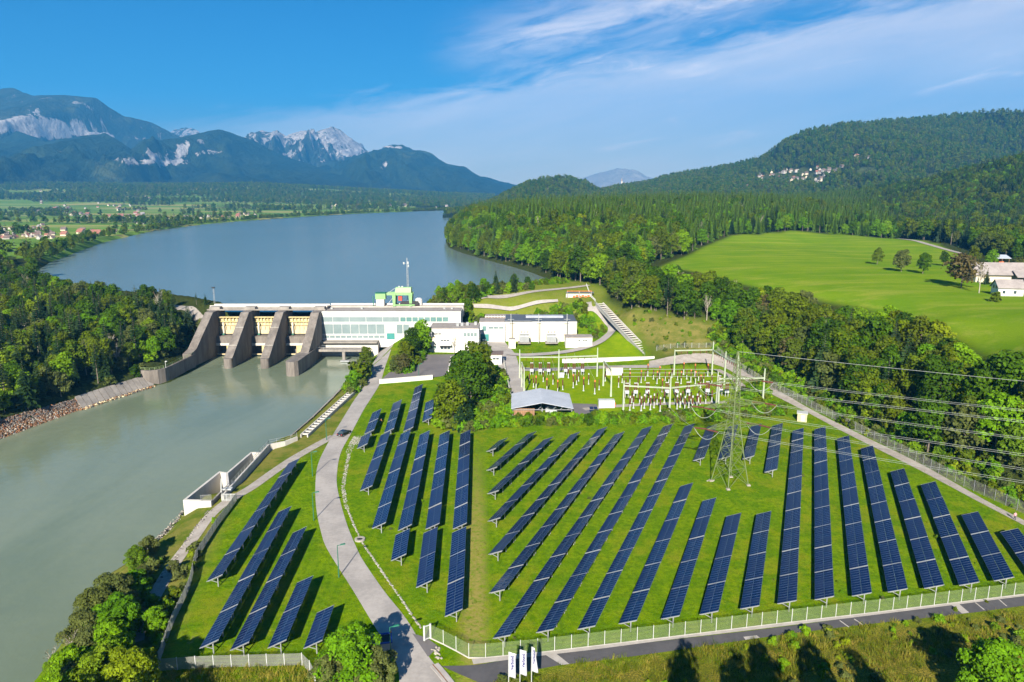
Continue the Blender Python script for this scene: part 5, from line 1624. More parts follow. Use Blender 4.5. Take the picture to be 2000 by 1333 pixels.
for x in (-TL / 2 + 0.25, 0, TL / 2 - 0.25):
    b_ = B('galvanised')
    h0 = on_table(x, 0.45); l0, l1 = on_table(x, -1.3), on_table(x, 1.35)
    b_.beam((l0[0], l0[1], l0[2] - 0.24), (l1[0], l1[1], l1[2] - 0.24), 0.1, 0.14)
    b_.beam((x, h0[1], -0.3), (x, h0[1], h0[2] - 0.3), 0.16)
    d0 = on_table(x, -0.75)
    b_.beam((x, h0[1], 0.75), (x, d0[1], d0[2] - 0.3), 0.09)
    legs.append(b_.mesh('leg'))

ROWS = {
 'left': [((418.5, 1130), (574.5, 900)), ((408, 1259), (556.8, 994)), ((467.5, 1263.8), (586, 1034.6)), ((541, 1258.8), (596, 1131)), ((611, 1258.8), (636, 1189))],
 'mid': [((721, 843.5), (736.5, 802.7)), ((707.4, 872), (715.8, 848.6)), ((760, 841), (776.4, 784.4)), ((715, 954), (753.6, 846)), ((797.4, 839), (818.4, 753.8)), ((739.8, 1027), (792.6, 843.8)),
         ((834, 820), (840, 783)), ((790.8, 1031), (830, 845.3)), ((844.5, 1028), (868.8, 845)), ((898, 1028), (909, 844)), ((778.5, 1089.5), (786.6, 1039)), ((828.8, 1141.7), (841, 1035)), ((886, 1197.5), (897, 1034))],
 'right': [((958.8, 879), (983, 858)), ((960, 916), (1038.8, 845.5)), ((962.5, 962), (1071, 857)), ((964.5, 1015), (1124, 846.5)), ((967, 1079.5), (1177, 837)), ((970, 1156), (1210, 846.5)), ((978.8, 1245), (1264, 835)),
           ((1064, 1233.8), (1305, 831)), ((1145, 1226), (1347, 830)), ((1226, 1215.5), (1341.5, 947)), ((1309, 1207), (1385.5, 975)), ((1385, 1198), (1433.3, 1005.5)), ((1464, 1187), (1491.8, 1001)), ((1537, 1177), (1559, 839)),
           ((1610.3, 1169), (1601.3, 836.3)), ((1683.5, 1161.5), (1646.6, 853.7)), ((1753.4, 1154), (1693, 873)), ((1824.8, 1146.2), (1752.5, 918.5)), ((1893.5, 1140.5), (1812.5, 943.4)), ((1961.6, 1131.8), (1893.8, 1002.8)), ((2036, 1124), (1970.6, 1035.8))],
 'pylon': [((1364.4, 896.8), (1390.5, 831.7)), ((1414, 894.5), (1432, 832)), ((1461.7, 894), (1476.8, 830.6)), ((1505.6, 919.3), (1518.6, 829.7))],
}
WHERE = {'left': 'row left of curved road', 'mid': 'row between road and dry strip', 'right': 'row right of dry strip', 'pylon': 'short row behind pylon'}
GRP = {'left': 'solar tables left of the curved road', 'mid': 'solar tables between road and dry strip', 'right': 'solar tables right of the dry strip', 'pylon': 'solar tables beside the pylon'}
n_tab = 0
for blk, rows in ROWS.items():
    for ri, (nr_, fr_) in enumerate(rows):
        a, c_ = S(*nr_, ZC), S(*fr_, ZC)
        d = c_ - a; L = d.length
        n = max(1, round(L / 8.75))
        step = L / n
        rz = math.atan2(d.y, d.x)
        for k in range(n):
            p_ = a.lerp(c_, (k + 0.5) / n)
            lab = 'blue solar table, %s from near end, %s %s' % (ORD[k + 1], ORD[ri + 1], WHERE[blk])
            if n == 1: lab = 'single blue solar table, %s %s' % (ORD[ri + 1], WHERE[blk])
            t = thing('solar_table', (p_.x, p_.y, random.uniform(-0.05, 0.05)), lab, 'solar panel', GRP[blk], rz)
            t.scale = ((step - 0.32) / TL, 1, 1)
            t.rotation_euler.x = random.uniform(-0.012, 0.012)
            t.rotation_euler.y = random.uniform(-0.004, 0.004)
            row_px = nr_[1] + (fr_[1] - nr_[1]) * (k + 0.5) / n
            if row_px > 1085:
                for q in spots:
                    o = link('solar_module', mesh_one, t, on_table(*q))
            else:
                o = link('module_field', mesh_all, t); o['kind'] = 'stuff'
            link('rail', mesh_rail, t)
            for lm in legs: link('leg', lm, t)
            n_tab += 1
print('solar tables', n_tab)

# ------------------------------------------------------------------ fences
def fence(label, line, gap, hgt, post_m, bar_m, nh, nv=0, bar=0.035, pw=0.1, name='mesh_fence', zf=None, conc=False):
    P = [Vector((p[0], p[1], 0)) for p in line]
    d = [0]
    for a, c_ in zip(P, P[1:]): d.append(d[-1] + (c_ - a).length)
    n = max(1, round(d[-1] / gap))
    Q = []
    brk = sorted(set([round(x, 3) for x in np.linspace(0, d[-1], n + 1)]))
    for s in brk: Q.append(Vector((np.interp(s, d, [p.x for p in P]), np.interp(s, d, [p.y for p in P]), 0)))
    hz = height(np.array([q.x for q in Q]), np.array([q.y for q in Q]))
    for q, z in zip(Q, hz): q.z = z
    t = thing(name, tuple(Q[len(Q) // 2]), label, 'fence')
    for q in Q:
        B(post_m).box(q + Vector((0, 0, hgt / 2 + 0.04)), (pw, pw, hgt + 0.1)).build('post', t)
    for a, c_ in zip(Q, Q[1:]):
        b_ = B(bar_m)
        for k in range(nh):
            z = 0.08 + (hgt - 0.12) * k / (nh - 1)
            b_.beam(a + Vector((0, 0, z)), c_ + Vector((0, 0, z)), bar * 0.6, bar)
        for k in range(nv):
            q = a.lerp(c_, (k + 0.5) / nv); b_.beam(q + Vector((0, 0, 0.05)), q + Vector((0, 0, hgt)), bar, bar * 0.6)
        b_.build('mesh_panel', t)
    if conc:
        for a, c_ in zip(Q, Q[1:]):
            B('pale_concrete').beam(a + Vector((0, 0, 0.02)), c_ + Vector((0, 0, 0.02)), 0.16, 0.22).build('base_kerb', t)
    return t
FH = 2.3
fence('green mesh fence with white posts along the near country road', SG([(841, 1247.5), (880, 1266), (912, 1284), (921, 1288.5), (1057, 1275.5), (1166, 1262.5), (1300, 1246.5), (1477, 1224.5), (1717, 1196.5), (2000, 1162), (2250, 1133)]), 2.5, FH, 'steel_white', 'fence_green', 20, 0, 0.030, 0.085, conc=True)
fence('grey mesh fence running up the left edge of the solar field', SG([(311, 1296), (337, 1222), (370, 1152), (384, 1092), (425, 1028), (447, 1000), (462, 979)]), 2.5, 1.8, 'fence_grey', 'fence_grey', 18, 0, 0.05, 0.10)
fence('grey mesh fence at the near left corner below the solar rows', SG([(311, 1311), (400, 1305), (475, 1303), (572, 1300.5), (595, 1299.5), (611, 1323), (616, 1335)]), 2.5, 1.9, 'steel_white', 'fence_grey', 18, 0, 0.04, 0.10)
fence('tall mesh fence with white concrete posts along the gravel track', SG([(1392, 698), (1440, 722), (1499, 757), (1595, 806), (1700, 857.5), (1790, 903), (1880, 950), (1994, 1002), (2150, 1080), (2300, 1155)]), 2.6, 2.5, 'galvanised', 'fence_grey', 12, 14, 0.022, 0.10)
fence('light mesh fence closing the substation along the yard road', SG([(984, 712), (990, 742), (997, 775), (1003, 812)]), 3.0, 2.0, 'steel_white', 'fence_grey', 8, 6, 0.03, 0.1)
fence('light mesh fence on the dry slope above the substation', SG([(1282, 698), (1330, 697), (1392, 698)]), 3.0, 2.0, 'steel_white', 'fence_grey', 8, 6, 0.03, 0.1)
fence('white guard railing beside the top of the uphill road', [tuple(S(1145, 568, 15)), tuple(S(1152, 580, 14.5)), tuple(S(1163, 590, 14))], 2.5, 1.2, 'steel_white', 'steel_white', 3, 6, 0.05, 0.12)
# white frame gate
gt = thing('field_gate', tuple(S(836, 1250)), 'white framed gate at the corner of the near fence beside the road', 'gate')
a, c_ = S(829, 1252), S(841, 1247.5)
for p_ in (a, c_): B('steel_white').box(p_ + Vector((0, 0, 1.2)), (0.26, 0.26, 2.5)).build('post', gt)
for z in (0.2, 2.3): B('steel_white').beam(a + Vector((0, 0, z)), c_ + Vector((0, 0, z)), 0.12).build('rail', gt)
for k in range(1, 8): q = a.lerp(c_, k / 8); B('galvanised').beam(q + Vector((0, 0, .2)), q + Vector((0, 0, 2.3)), 0.035).build('bar', gt)

# ------------------------------------------------------------------ street lamps, flags
def lamp(px, py, h, label, dirx=1):
    p_ = S(px, py)
    t = thing('street_lamp', tuple(p_), label, 'street lamp', 'green street lamps along the access road')
    B('lamp_green').tube([p_, p_ + Vector((0, 0, h * .5)), p_ + Vector((0, 0, h))], [0.10, 0.085, 0.06], 8).build('pole', t)
    B('lamp_green').beam(p_ + Vector((0, 0, h - .03)), p_ + Vector((0.9 * dirx, 0.2, h + 0.12)), 0.08).build('arm', t)
    B('lamp_green').hexa([tuple(p_ + Vector(q)) for q in ((.5 * dirx - .1, -.02, h - .02), (1.25 * dirx + .1, .1, h + .1), (1.25 * dirx + .1, .42, h + .1), (.5 * dirx - .1, .3, h - .02), (.55 * dirx, .02, h + .16), (1.2 * dirx, .12, h + .26), (1.2 * dirx, .4, h + .26), (.55 * dirx, .28, h + .16))]).build('lamp_head', t)
lamp(662, 1128, 6.0, 'green street lamp nearest the shaded bend of the access road')
lamp(613, 1017, 6.0, 'green street lamp left of the widest bend of the access road')
lamp(610.5, 931, 6.0, 'green street lamp left of the road beside the longest left solar row')
lamp(638, 860, 6.0, 'green street lamp at the fork with the river path')
lamp(818, 738, 5.0, 'slim lamp standing in the dark parking area')
lamp(764, 1300, 6.0, 'green street lamp in the tree shade beside the blue bin')
def text_mesh(body, size):
    cu = bpy.data.curves.new('lettering', 'FONT')
    cu.body = body; cu.size = size; cu.align_x = 'CENTER'; cu.align_y = 'CENTER'; cu.extrude = 0.004; cu.offset = 0.018; cu.resolution_u = 3
    o = bpy.data.objects.new('lettering_tmp', cu)
    col.objects.link(o)
    dg = bpy.context.evaluated_depsgraph_get()
    me = bpy.data.meshes.new_from_object(o.evaluated_get(dg))
    bpy.data.objects.remove(o); bpy.data.curves.remove(cu)
    me.materials.clear(); me.materials.append(MATS['banner_ink'])
    return me
letters = text_mesh('Verbund', 0.60)
for k, (px, py, tw, nm) in enumerate(((993.5, 1352, 0.0, 'left'), (1015.5, 1347, 0.15, 'middle'), (1038, 1341, 1.0, 'right'))):
    p_ = S(px, py); hp = 6.0
    t = thing('banner_flag', tuple(p_), '%s of three tall white banner flags with dark blue lettering' % nm, 'flag', 'banner flags by the country road')
    B('steel_white').tube([(0, 0, 0), (0, 0, hp)], [0.07, 0.045], 8).build('pole', t, local=True)
    nu_, nv_ = 8, 16; V = []; w, hh = 0.86, 3.7
    for j in range(nv_ + 1):
        for i in range(nu_ + 1):
            u, v = i / nu_, j / nv_
            ww_ = w * (1 - tw * 0.6 * v)
            V.append((0.06 + ww_ * u, 0.04 * math.sin(u * 5 + v * 2 + k) * (0.4 + u) + tw * 0.25 * u * math.sin(v * 3), hp - hh + hh * v - 0.28 * u))
    Fq = [(j * (nu_ + 1) + i, j * (nu_ + 1) + i + 1, (j + 1) * (nu_ + 1) + i + 1, (j + 1) * (nu_ + 1) + i) for j in range(nv_) for i in range(nu_)]
    cl = link('banner', mesh_np('banner', np.array(V), np.array(Fq), ['banner'], smooth=True), t)
    md = cl.modifiers.new('thickness', 'SOLIDIFY'); md.thickness = 0.012
    lt = link('lettering', letters, cl, (0.06 + w * (0.48 - tw * 0.2), -0.09 if tw < .5 else -0.02, hp - hh * 0.43))
    lt.rotation_euler = (R(90), R(-90), 0)
    if tw > 0.5: lt.scale = (1, 0.6, 1)

# ------------------------------------------------------------------ car on the road
cp_ = S(672, 850)
car = thing('parked_car', tuple(cp_), 'black car driving away on the pale access road', 'car')
car.rotation_euler.z = R(-22)
prof = [(-2.1, 0.35), (-2.15, 0.75), (-2.0, 0.95), (-1.0, 1.02), (1.15, 1.0), (2.05, 0.82), (2.15, 0.5), (2.1, 0.35)]
B('car_paint').slab_x(prof, -0.88, 0.88).build('body', car, local=True)
B('glass_dark').hexa([(-0.80, -1.75, 0.98), (0.80, -1.75, 0.98), (0.80, 0.95, 0.98), (-0.80, 0.95, 0.98), (-0.62, -1.25, 1.45), (0.62, -1.25, 1.45), (0.62, 0.25, 1.45), (-0.62, 0.25, 1.45)]).build('window', car, local=True)
B('car_paint').box((0, -0.5, 1.475), (1.22, 1.5, 0.05)).build('roof', car, local=True)
for x in (-0.82, 0.82):
    for y in (-1.3, 1.35):
        w_ = B('rubber').tube([(x - .1, y, .33), (x + .1, y, .33)], .33, 14).build('wheel', car, local=True)
        B('galvanised').tube([(x - .105, y, .33), (x + .105, y, .33)], .19, 10).build('rim', w_, local=True)
    B('red_paint').box((x * 0.85, -2.13, 0.78), (0.3, 0.06, 0.16)).build('tail_light', car, local=True)
    B('steel_white').box((x * 0.8, 2.1, 0.66), (0.34, 0.08, 0.14)).build('headlight', car, local=True)
B('steel_white').box((0, -2.17, 0.62), (0.52, 0.02, 0.12)).build('number_plate', car, local=True)

# ------------------------------------------------------------------ skip container and road furniture near the corner
q = S(738, 1268)
bx = thing('skip_container', tuple(q), 'open blue-rimmed grey skip container in the tree shade by the road', 'container')
B('grey_box').hexa([tuple(v) for v in ((-1.9, -1.0, 0.1), (1.7, -1.0, 0.1), (1.7, 1.0, 0.1), (-1.9, 1.0, 0.1), (-2.0, -1.15, 1.5), (2.0, -1.15, 1.5), (2.0, 1.15, 1.5), (-2.0, 1.15, 1.5))]).build('body', bx, local=True)
for (c_, s_) in (((0, -1.15, 1.6), (4.2, .18, .2)), ((0, 1.15, 1.6), (4.2, .18, .2)), ((-2.0, 0, 1.6), (.18, 2.1, .2)), ((2.0, 0, 1.6), (.18, 2.1, .2))):
    B('blue_paint').box(c_, s_).build('rim', bx, local=True)
B('dark_inside').box((0, 0, 1.505), (3.7, 2.0, 0.02)).build('inside_shade', bx, local=True)  # dark sheet on the closed body stands in for the shaded inside
B('orange_paint').box((1.95, 1.1, 1.85), (0.25, 0.25, 0.3)).build('beacon', bx, local=True)
bx.rotation_euler.z = R(12)
mhp = S(703, 1055)
mh = thing('manhole_ring', tuple(mhp), 'round white concrete manhole ring in the stone drain beside the road', 'manhole')
b_ = B('limestone'); n = 20
for k in range(n):
    a0, a1 = 2 * math.pi * k / n, 2 * math.pi * (k + 1) / n
    b_.hexa([(r_ * math.cos(a_), r_ * math.sin(a_), z) for z in (0, .3) for (r_, a_) in ((0.55, a0), (1.0, a0), (1.0, a1), (0.55, a1))])
b_.build('ring', mh, local=True)
B('dark_inside').tube([(0, 0, 0.02), (0, 0, 0.2)], 0.56, 16).build('cover', mh, local=True)
ch = thing('kerb_channel', tuple(S(872, 1315)), 'pale kerb with a rusty slot drain where the two roads meet', 'kerb')
P = SG([(848, 1300), (862, 1316), (878, 1336), (895, 1360)])
B('kerb').wall([tuple(p) for p in P], 1.3, 0.0, 0.16).build('kerb', ch)
B('riprap_rust').wall([tuple(p + Vector((-0.2, 0, 0))) for p in P], 0.16, 0.0, 0.165).build('slot', ch)

# ------------------------------------------------------------------ people
def person(p_, label, top, legm, pose, rz):
    t = thing('person', tuple(p_), label, 'person')
    t.rotation_euler.z = rz
    if pose == 'walk':
        J = {'hip': (0, 0, .92), 'chest': (0, .02, 1.3), 'neck': (0, .03, 1.48), 'head': (0, .06, 1.66), 'kl': (-.1, .16, .5), 'fl': (-.1, .22, .07), 'tl': (-.1, .34, .03), 'kr': (.1, -.04, .48), 'fr': (.1, -.30, .10), 'tr': (.1, -.2, .03),
             'sl': (-.19, .02, 1.4), 'el': (-.25, -.08, 1.14), 'hl': (-.24, .04, .9), 'sr': (.19, .02, 1.4), 'er': (.25, .06, 1.14), 'hr': (.24, .22, .94)}
    else:
        J = {'hip': (0, -.1, .88), 'chest': (0, .22, 1.15), 'neck': (0, .34, 1.24), 'head': (0, .48, 1.30), 'kl': (-.12, .08, .48), 'fl': (-.12, 0, .07), 'tl': (-.12, .14, .03), 'kr': (.12, .1, .48), 'fr': (.12, -.04, .07), 'tr': (.12, .1, .03),
             'sl': (-.2, .28, 1.18), 'el': (-.24, .34, .9), 'hl': (-.2, .5, .7), 'sr': (.2, .28, 1.18), 'er': (.24, .4, .92), 'hr': (.2, .6, .76)}
    nm = list(J)
    E = [('hip', 'chest'), ('chest', 'neck'), ('neck', 'head'), ('hip', 'kl'), ('kl', 'fl'), ('fl', 'tl'), ('hip', 'kr'), ('kr', 'fr'), ('fr', 'tr'), ('chest', 'sl'), ('sl', 'el'), ('el', 'hl'), ('chest', 'sr'), ('sr', 'er'), ('er', 'hr')]
    rr = {'hip': .15, 'chest': .165, 'neck': .07, 'head': .115, 'kl': .075, 'kr': .075, 'fl': .05, 'fr': .05, 'tl': .04, 'tr': .04, 'sl': .075, 'sr': .075, 'el': .05, 'er': .05, 'hl': .04, 'hr': .04}
    me = bpy.data.meshes.new('body')
    me.from_pydata([J[k] for k in nm], [(nm.index(a), nm.index(c_)) for a, c_ in E], [])
    for m_ in (top, legm, 'skin'): me.materials.append(MATS[m_])
    o = link('body', me, t)
    sk = o.modifiers.new('skin', 'SKIN')
    for i, k in enumerate(nm):
        me.skin_vertices[0].data[i].radius = (rr[k], rr[k])
        me.skin_vertices[0].data[i].use_root = (k == 'hip')
    o.modifiers.new('sub', 'SUBSURF').levels = 1
    dg = bpy.context.evaluated_depsgraph_get()
    m2 = bpy.data.meshes.new_from_object(o.evaluated_get(dg))
    m2.materials.clear()
    for m_ in (top, legm, 'skin'): m2.materials.append(MATS[m_])
    o.modifiers.clear(); o.data = m2
    hd = Vector(J['head'])
    for pl in m2.polygons:
        c_ = pl.center
        pl.use_smooth = True
        pl.material_index = 2 if (Vector(c_) - hd).length < 0.17 or (Vector(c_) - Vector(J['hl'])).length < .1 or (Vector(c_) - Vector(J['hr'])).length < .1 else (1 if c_.z < 0.9 and abs(c_.x) < .19 else 0)
    b_ = B('bark'); b_.tube([hd + Vector((0, -.02, .02)), hd + Vector((0, -.02, .1)), hd + Vector((0, -.02, .15))], [.125, .11, .03], 10); b_.build('hair', t, local=True, smooth=True)
    return t
person(S(1981.5, 1016), 'person in pink top walking on the gravel track at right', 'cloth_pink', 'cloth_dark', 'walk', R(150))
person(S(742.5, 828), 'person in orange bending beside the short solar row near the car', 'cloth_orange', 'cloth_dark', 'bend', R(-60))
# ------------------------------------------------------------------ trees: building blocks
def unit(a):
    return a / np.maximum(np.linalg.norm(a, axis=-1, keepdims=True), 1e-9)

def cards(P, N, s, asp=0.85, r=None):
    """small leaf-cluster faces at P facing N, corners shaken so that no two match"""
    r = r or rng
    n = len(P)
    N = unit(N)
    T = unit(np.cross(N, r.normal(size=(n, 3))))
    Bt = np.cross(N, T)
    s = np.broadcast_to(np.asarray(s, float), (n,))[:, None]
    V = np.empty((n, 4, 3))
    for k, (a, b_) in enumerate(((-1, -1), (1, -1), (1, 1), (-1, 1))):
        V[:, k] = P + T * s * (a * r.uniform(0.35, 1.15, (n, 1))) + Bt * s * asp * (b_ * r.uniform(0.35, 1.15, (n, 1))) + N * s * r.uniform(-0.25, 0.25, (n, 1))
    return V.reshape(-1, 3), np.arange(n * 4).reshape(-1, 4)

def lobes_cards(lobes, n, size, up=0.25, r=None):
    r = r or rng
    c = np.array([l[0] for l in lobes], float); rad_ = np.array([l[1] for l in lobes], float)
    w = (rad_.prod(1)) ** (2 / 3); w /= w.sum()
    i = r.choice(len(lobes), n, p=w)
    d = unit(r.normal(size=(n, 3)))
    d[:, 2] = np.where(d[:, 2] < -0.5, -d[:, 2], d[:, 2])
    rf = 0.62 + 0.42 * r.random((n, 1)) ** 0.7
    P = c[i] + d * rad_[i] * rf
    N = unit(d / rad_[i]) + r.normal(size=(n, 3)) * 0.45 + np.array([0, 0, up])
    return cards(P, N, size * r.uniform(0.6, 1.35, n), r=r)

def trunk_mb(h, r0, m='bark', branches=(), lean=0.0):
    b_ = B(m)
    b_.tube([(0, 0, -0.5), (lean * .3, 0, h * 0.35), (lean * .7, lean * .2, h * 0.7), (lean, lean * .3, h)], [r0, r0 * .75, r0 * .5, r0 * .15], 6)
    for (p_, q, r1) in branches:
        b_.tube([p_, (Vector(p_) + Vector(q)) / 2 + Vector((0, 0, .3)), q], [r1, r1 * .65, r1 * .25], 5)
    return b_

PROTO = {}
proto_col = {}
def register(kind, trunk, V, F, leaf, h, r_c):
    """keep trunk and crown apart for single trees, and one joined copy for the mass of the wood"""
    k = len([1 for q in PROTO.values() if q['kind'] == kind])
    tm = trunk.mesh('trunk')
    cm = mesh_np('crown', V, F, [leaf])
    nt_, nc_ = len(trunk.v), len(V)
    jm = bpy.data.meshes.new('tree')
    fs = [list(f) for f in trunk.f] + (F + nt_).tolist()
    jm.from_pydata([tuple(v) for v in trunk.v] + V.tolist(), [], fs)
    jm.materials.append(MATS[trunk.mats[0]]); jm.materials.append(MATS[leaf])
    jm.polygons.foreach_set('material_index', [0] * len(trunk.f) + [1] * len(F))
    jm.update()
    PROTO['%s%d' % (kind, k)] = dict(kind=kind, trunk=tm, crown=cm, joined=jm, h=h, r=r_c)

def deciduous(kind, h, rc, n, size, leaf, seed, low=0.22, nl=13, bark='bark', nb=5):
    r = np.random.default_rng(seed)
    core = .62 if nl < 25 else .36
    lob = [((0, 0, h * (0.5 + low * .4)), (rc * core, rc * core, h * (0.5 - low * .5) * (1 if nl < 25 else .8)))]
    for k in range(nl):
        a = k * 2.399 + r.uniform(-.4, .4); v = (k + .5) / nl
        z = h * (low + 0.10 + (0.84 - low) * v)
        q = rc * (0.74 * math.sin(math.pi * min(0.96, 0.20 + v * 0.72)) ** 0.8) * (r.uniform(.7, 1.12) if nl < 25 else r.uniform(.62, 1.35))
        s = rc * r.uniform(.30, .50) * (1 if nl < 25 else .72)
        lob.append(((q * math.cos(a), q * math.sin(a), z), (s, s, s * r.uniform(.7, 1.1))))
    V, F = lobes_cards(lob, n, size, r=r)
    br = []
    for k in range(nb):
        l = lob[1 + (k * 3) % nl]
        br.append(((0, 0, h * (0.22 + .06 * k)), tuple(np.array(l[0]) * (.85, .85, 1)), h * 0.009))
    register(kind, trunk_mb(h * 0.86, h * 0.017, bark, br, lean=h * r.uniform(-.02, .02)), V, F, leaf, h, rc)

def conifer(kind, h, rc, leaf, seed, low=0.12, lev=22, bare=False, droop=0.28, nbr=8):
    r = np.random.default_rng(seed)
    P, N, Vs, Fs = [], [], [], []
    V = []
    for i in range(lev):
        f = low + (1 - low) * (i / (lev - 1)) ** 0.92
        rad_ = rc * (1 - f) ** 0.8 * r.uniform(.78, 1.15) + 0.10 * rc * (1 - f)
        if bare: rad_ *= (0.55 + 0.75 * math.sin(math.pi * (f - low) / (1 - low + .12)))
        rad_ = max(rad_, 0.2)
        for k in range(nbr):
            a = 2 * math.pi * (k + r.uniform(-.3, .3)) / nbr + i * 0.7
            L = rad_ * r.uniform(.75, 1.15)
            ca, sa = math.cos(a), math.sin(a)
            z = h * f + r.uniform(-.15, .15)
            w = max(0.22, L * r.uniform(.20, .32))
            dz = -droop * L * r.uniform(.6, 1.4)
            for (t0, t1, sp) in ((0.05, 0.55, 1.0), (0.45, 1.0, 0.8)):
                p0, p1 = t0 * L, t1 * L
                z0_, z1_ = z + dz * t0 ** 1.3, z + dz * t1 ** 1.3
                w0, w1 = w * sp * .8, w * sp * (.9 if t1 < .9 else .25)
                V += [(p0 * ca - w0 * sa, p0 * sa + w0 * ca, z0_ - w0 * .25), (p0 * ca + w0 * sa, p0 * sa - w0 * ca, z0_ - w0 * .25),
                      (p1 * ca + w1 * sa, p1 * sa - w1 * ca, z1_ - w1 * .3), (p1 * ca - w1 * sa, p1 * sa + w1 * ca, z1_ - w1 * .3)]
                m = (p0 + p1) / 2
                V += [(p0 * ca, p0 * sa, z0_ + .05), (p1 * ca, p1 * sa, z1_ + .05), (p1 * ca - w1 * sa * .6, p1 * sa + w1 * ca * .6, z1_ - w * .9), (p0 * ca - w0 * sa * .6, p0 * sa + w0 * ca * .6, z0_ - w * .9)]
    V = np.array(V); F = np.arange(len(V)).reshape(-1, 4)
    register(kind, trunk_mb(h * 0.97, h * 0.012), V, F, leaf, h, rc)

def bare_tree(kind, h, seed):
    r = np.random.default_rng(seed)
    b_ = B('bark_pale')
    b_.tube([(0, 0, -.5), (.1, 0, h * .4), (.2, .1, h * .75)], [h * .016, h * .012, h * .006], 6)
    tips = []
    for k in range(16):
        z = h * r.uniform(.28, .72); a = k * 2.4; L = h * r.uniform(.18, .34)
        q = Vector((L * .45 * math.cos(a), L * .45 * math.sin(a), z + L))
        b_.tube([(.1, 0, z), Vector((.1, 0, z)).lerp(q, .5) + Vector((.2 * math.cos(a), .2 * math.sin(a), -.1)), q], [h * .007, h * .005, h * .002], 5)
        for j in range(3):
            e = q + Vector((r.uniform(-1, 1), r.uniform(-1, 1), r.uniform(.2, 1.4))) * h * .06
            b_.tube([q.lerp(Vector((.1, 0, z)), .3 * j), e], [h * .003, h * .0012], 4)
            tips.append(e)
    n = 70
    T = np.array([tuple(t) for t in tips])[r.integers(0, len(tips), n)] + r.normal(size=(n, 3)) * .4
    V, F = cards(T, r.normal(size=(n, 3)), 0.22, r=r)
    register(kind, b_, V, F, 'leaf_dry', h, h * .25)

for s in range(5): deciduous('broad', 14 + s % 3, 4.6 + .5 * (s % 3), 2400, 0.36, 'leaf_mixed', 100 + s, low=.10 + .05 * (s % 3), nl=12 + s)
for s in range(3): deciduous('bright', 13, 4.8, 2400, 0.36, 'leaf_bright', 200 + s, low=.10)
deciduous('yellow', 13, 4.6, 2200, 0.36, 'leaf_yellow', 230, low=.12)
deciduous('olive', 12, 4.8, 2200, 0.36, 'leaf_olive', 240, low=.08)
deciduous('dryleaf', 12, 5.2, 1300, 0.40, 'leaf_dry', 250, low=.12)
for s in range(3): conifer('spruce', 17.5 + s, 3.7 + .3 * s, 'needle', 300 + s)
for s in range(2): conifer('light_spruce', 17.5 + s, 4.3, 'needle_light', 320 + s, droop=.2, nbr=9)
for s in range(2): conifer('pine', 21, 3.4, 'needle', 340 + s, low=.42, lev=15, bare=True, droop=.05)
for s in range(2): conifer('tall_spruce', 22, 4.0, 'needle_light', 350 + s, low=.40, lev=18, droop=.15, nbr=9)
for s in range(2): bare_tree('bare', 14, 360 + s)
for s in range(3): deciduous('bush', 3.0, 1.9, 420, 0.30, ('leaf_mixed', 'leaf_bright', 'leaf_bright')[s], 400 + s, low=-.05, nl=7, nb=2)
deciduous('olive_bush', 3.0, 2.0, 380, 0.30, 'leaf_olive', 410, low=-.05, nl=7, nb=2)
deciduous('gold_bush', 2.2, 1.5, 320, 0.24, 'leaf_yellow', 411, low=-.05, nl=6, nb=2)
for s in range(3): deciduous('big', 10, 4.4, 9500, 0.19, ('leaf_bright', 'leaf_olive', 'leaf_yellow')[s], 500 + s, low=.05, nl=34, nb=8)
for s in range(3): deciduous('far', 13, 5.0, 110, 1.35, 'leaf_mixed', 600 + s, low=.02, nl=7, nb=0)
for s in range(2): conifer('far_spruce', 18, 3.6, 'needle', 620 + s, lev=7, nbr=5)

# grass tufts
def tuft(kind, n, h, seed, leaf):
    r = np.random.default_rng(seed); V = []
    for k in range(n):
        a = r.uniform(0, 6.28); x, y = r.normal(size=2) * .28; L = h * r.uniform(.5, 1.2); w = .035
        lx, ly = r.normal(size=2) * .22 * h
        V += [(x - w * math.cos(a), y - w * math.sin(a), 0), (x + w * math.cos(a), y + w * math.sin(a), 0), (x + lx + w * .4, y + ly, L), (x + lx - w * .4, y + ly, L)]
    V = np.array(V); register(kind, B('bark').box((0, 0, -.1), (.02, .02, .02)), V, np.arange(len(V)).reshape(-1, 4), leaf, h, .4)
for s in range(3): tuft('tuft', 22, .75, 700 + s, 'grass_blade')
for s in range(3): tuft('lawn_tuft', 20, .75, 710 + s, 'field_blade')

KINDS = list(PROTO)
ALL = []   # (x, y, z, scale, rot, proto)
def options(*k):
    return [q for q in KINDS if PROTO[q]['kind'] in k]

def grid(x0, x1, y0, y1, step):
    X, Y = np.meshgrid(np.arange(x0, x1, step), np.arange(y0, y1, step))
    X = X.ravel() + rng.uniform(-.48, .48, X.size) * step; Y = Y.ravel() + rng.uniform(-.48, .48, Y.size) * step
    return X, Y

def bbox(poly):
    xs = [p[0] for p in poly]; ys = [p[1] for p in poly]
    return min(xs), max(xs), min(ys), max(ys)

def plant(poly, step, mixfn, smin, smax, keep=None, lake_m=2.0, river_m=3.0, name=''):
    X, Y = grid(*bbox(poly), step)
    k = sdist(poly, X, Y) < 0
    X, Y = X[k], Y[k]
    k = (sdist(LAKE, X, Y) > lake_m) & (sdist(RIVER, X, Y) > river_m)
    X, Y = X[k], Y[k]
    Z = height(X, Y)
    sc = rng.uniform(smin, smax, len(X))
    pr = mixfn(X, Y, Z)
    hh = np.array([PROTO[p]['h'] for p in pr]) * sc
    if keep is not None and len(X):
        k = keep(X, Y, Z, hh)
        X, Y, Z, sc, pr = X[k], Y[k], Z[k], sc[k], np.array(pr)[k]
    return [(x, y, z - .15, s, rng.uniform(0, 6.28), p) for x, y, z, s, p in zip(X, Y, Z, sc, pr)]

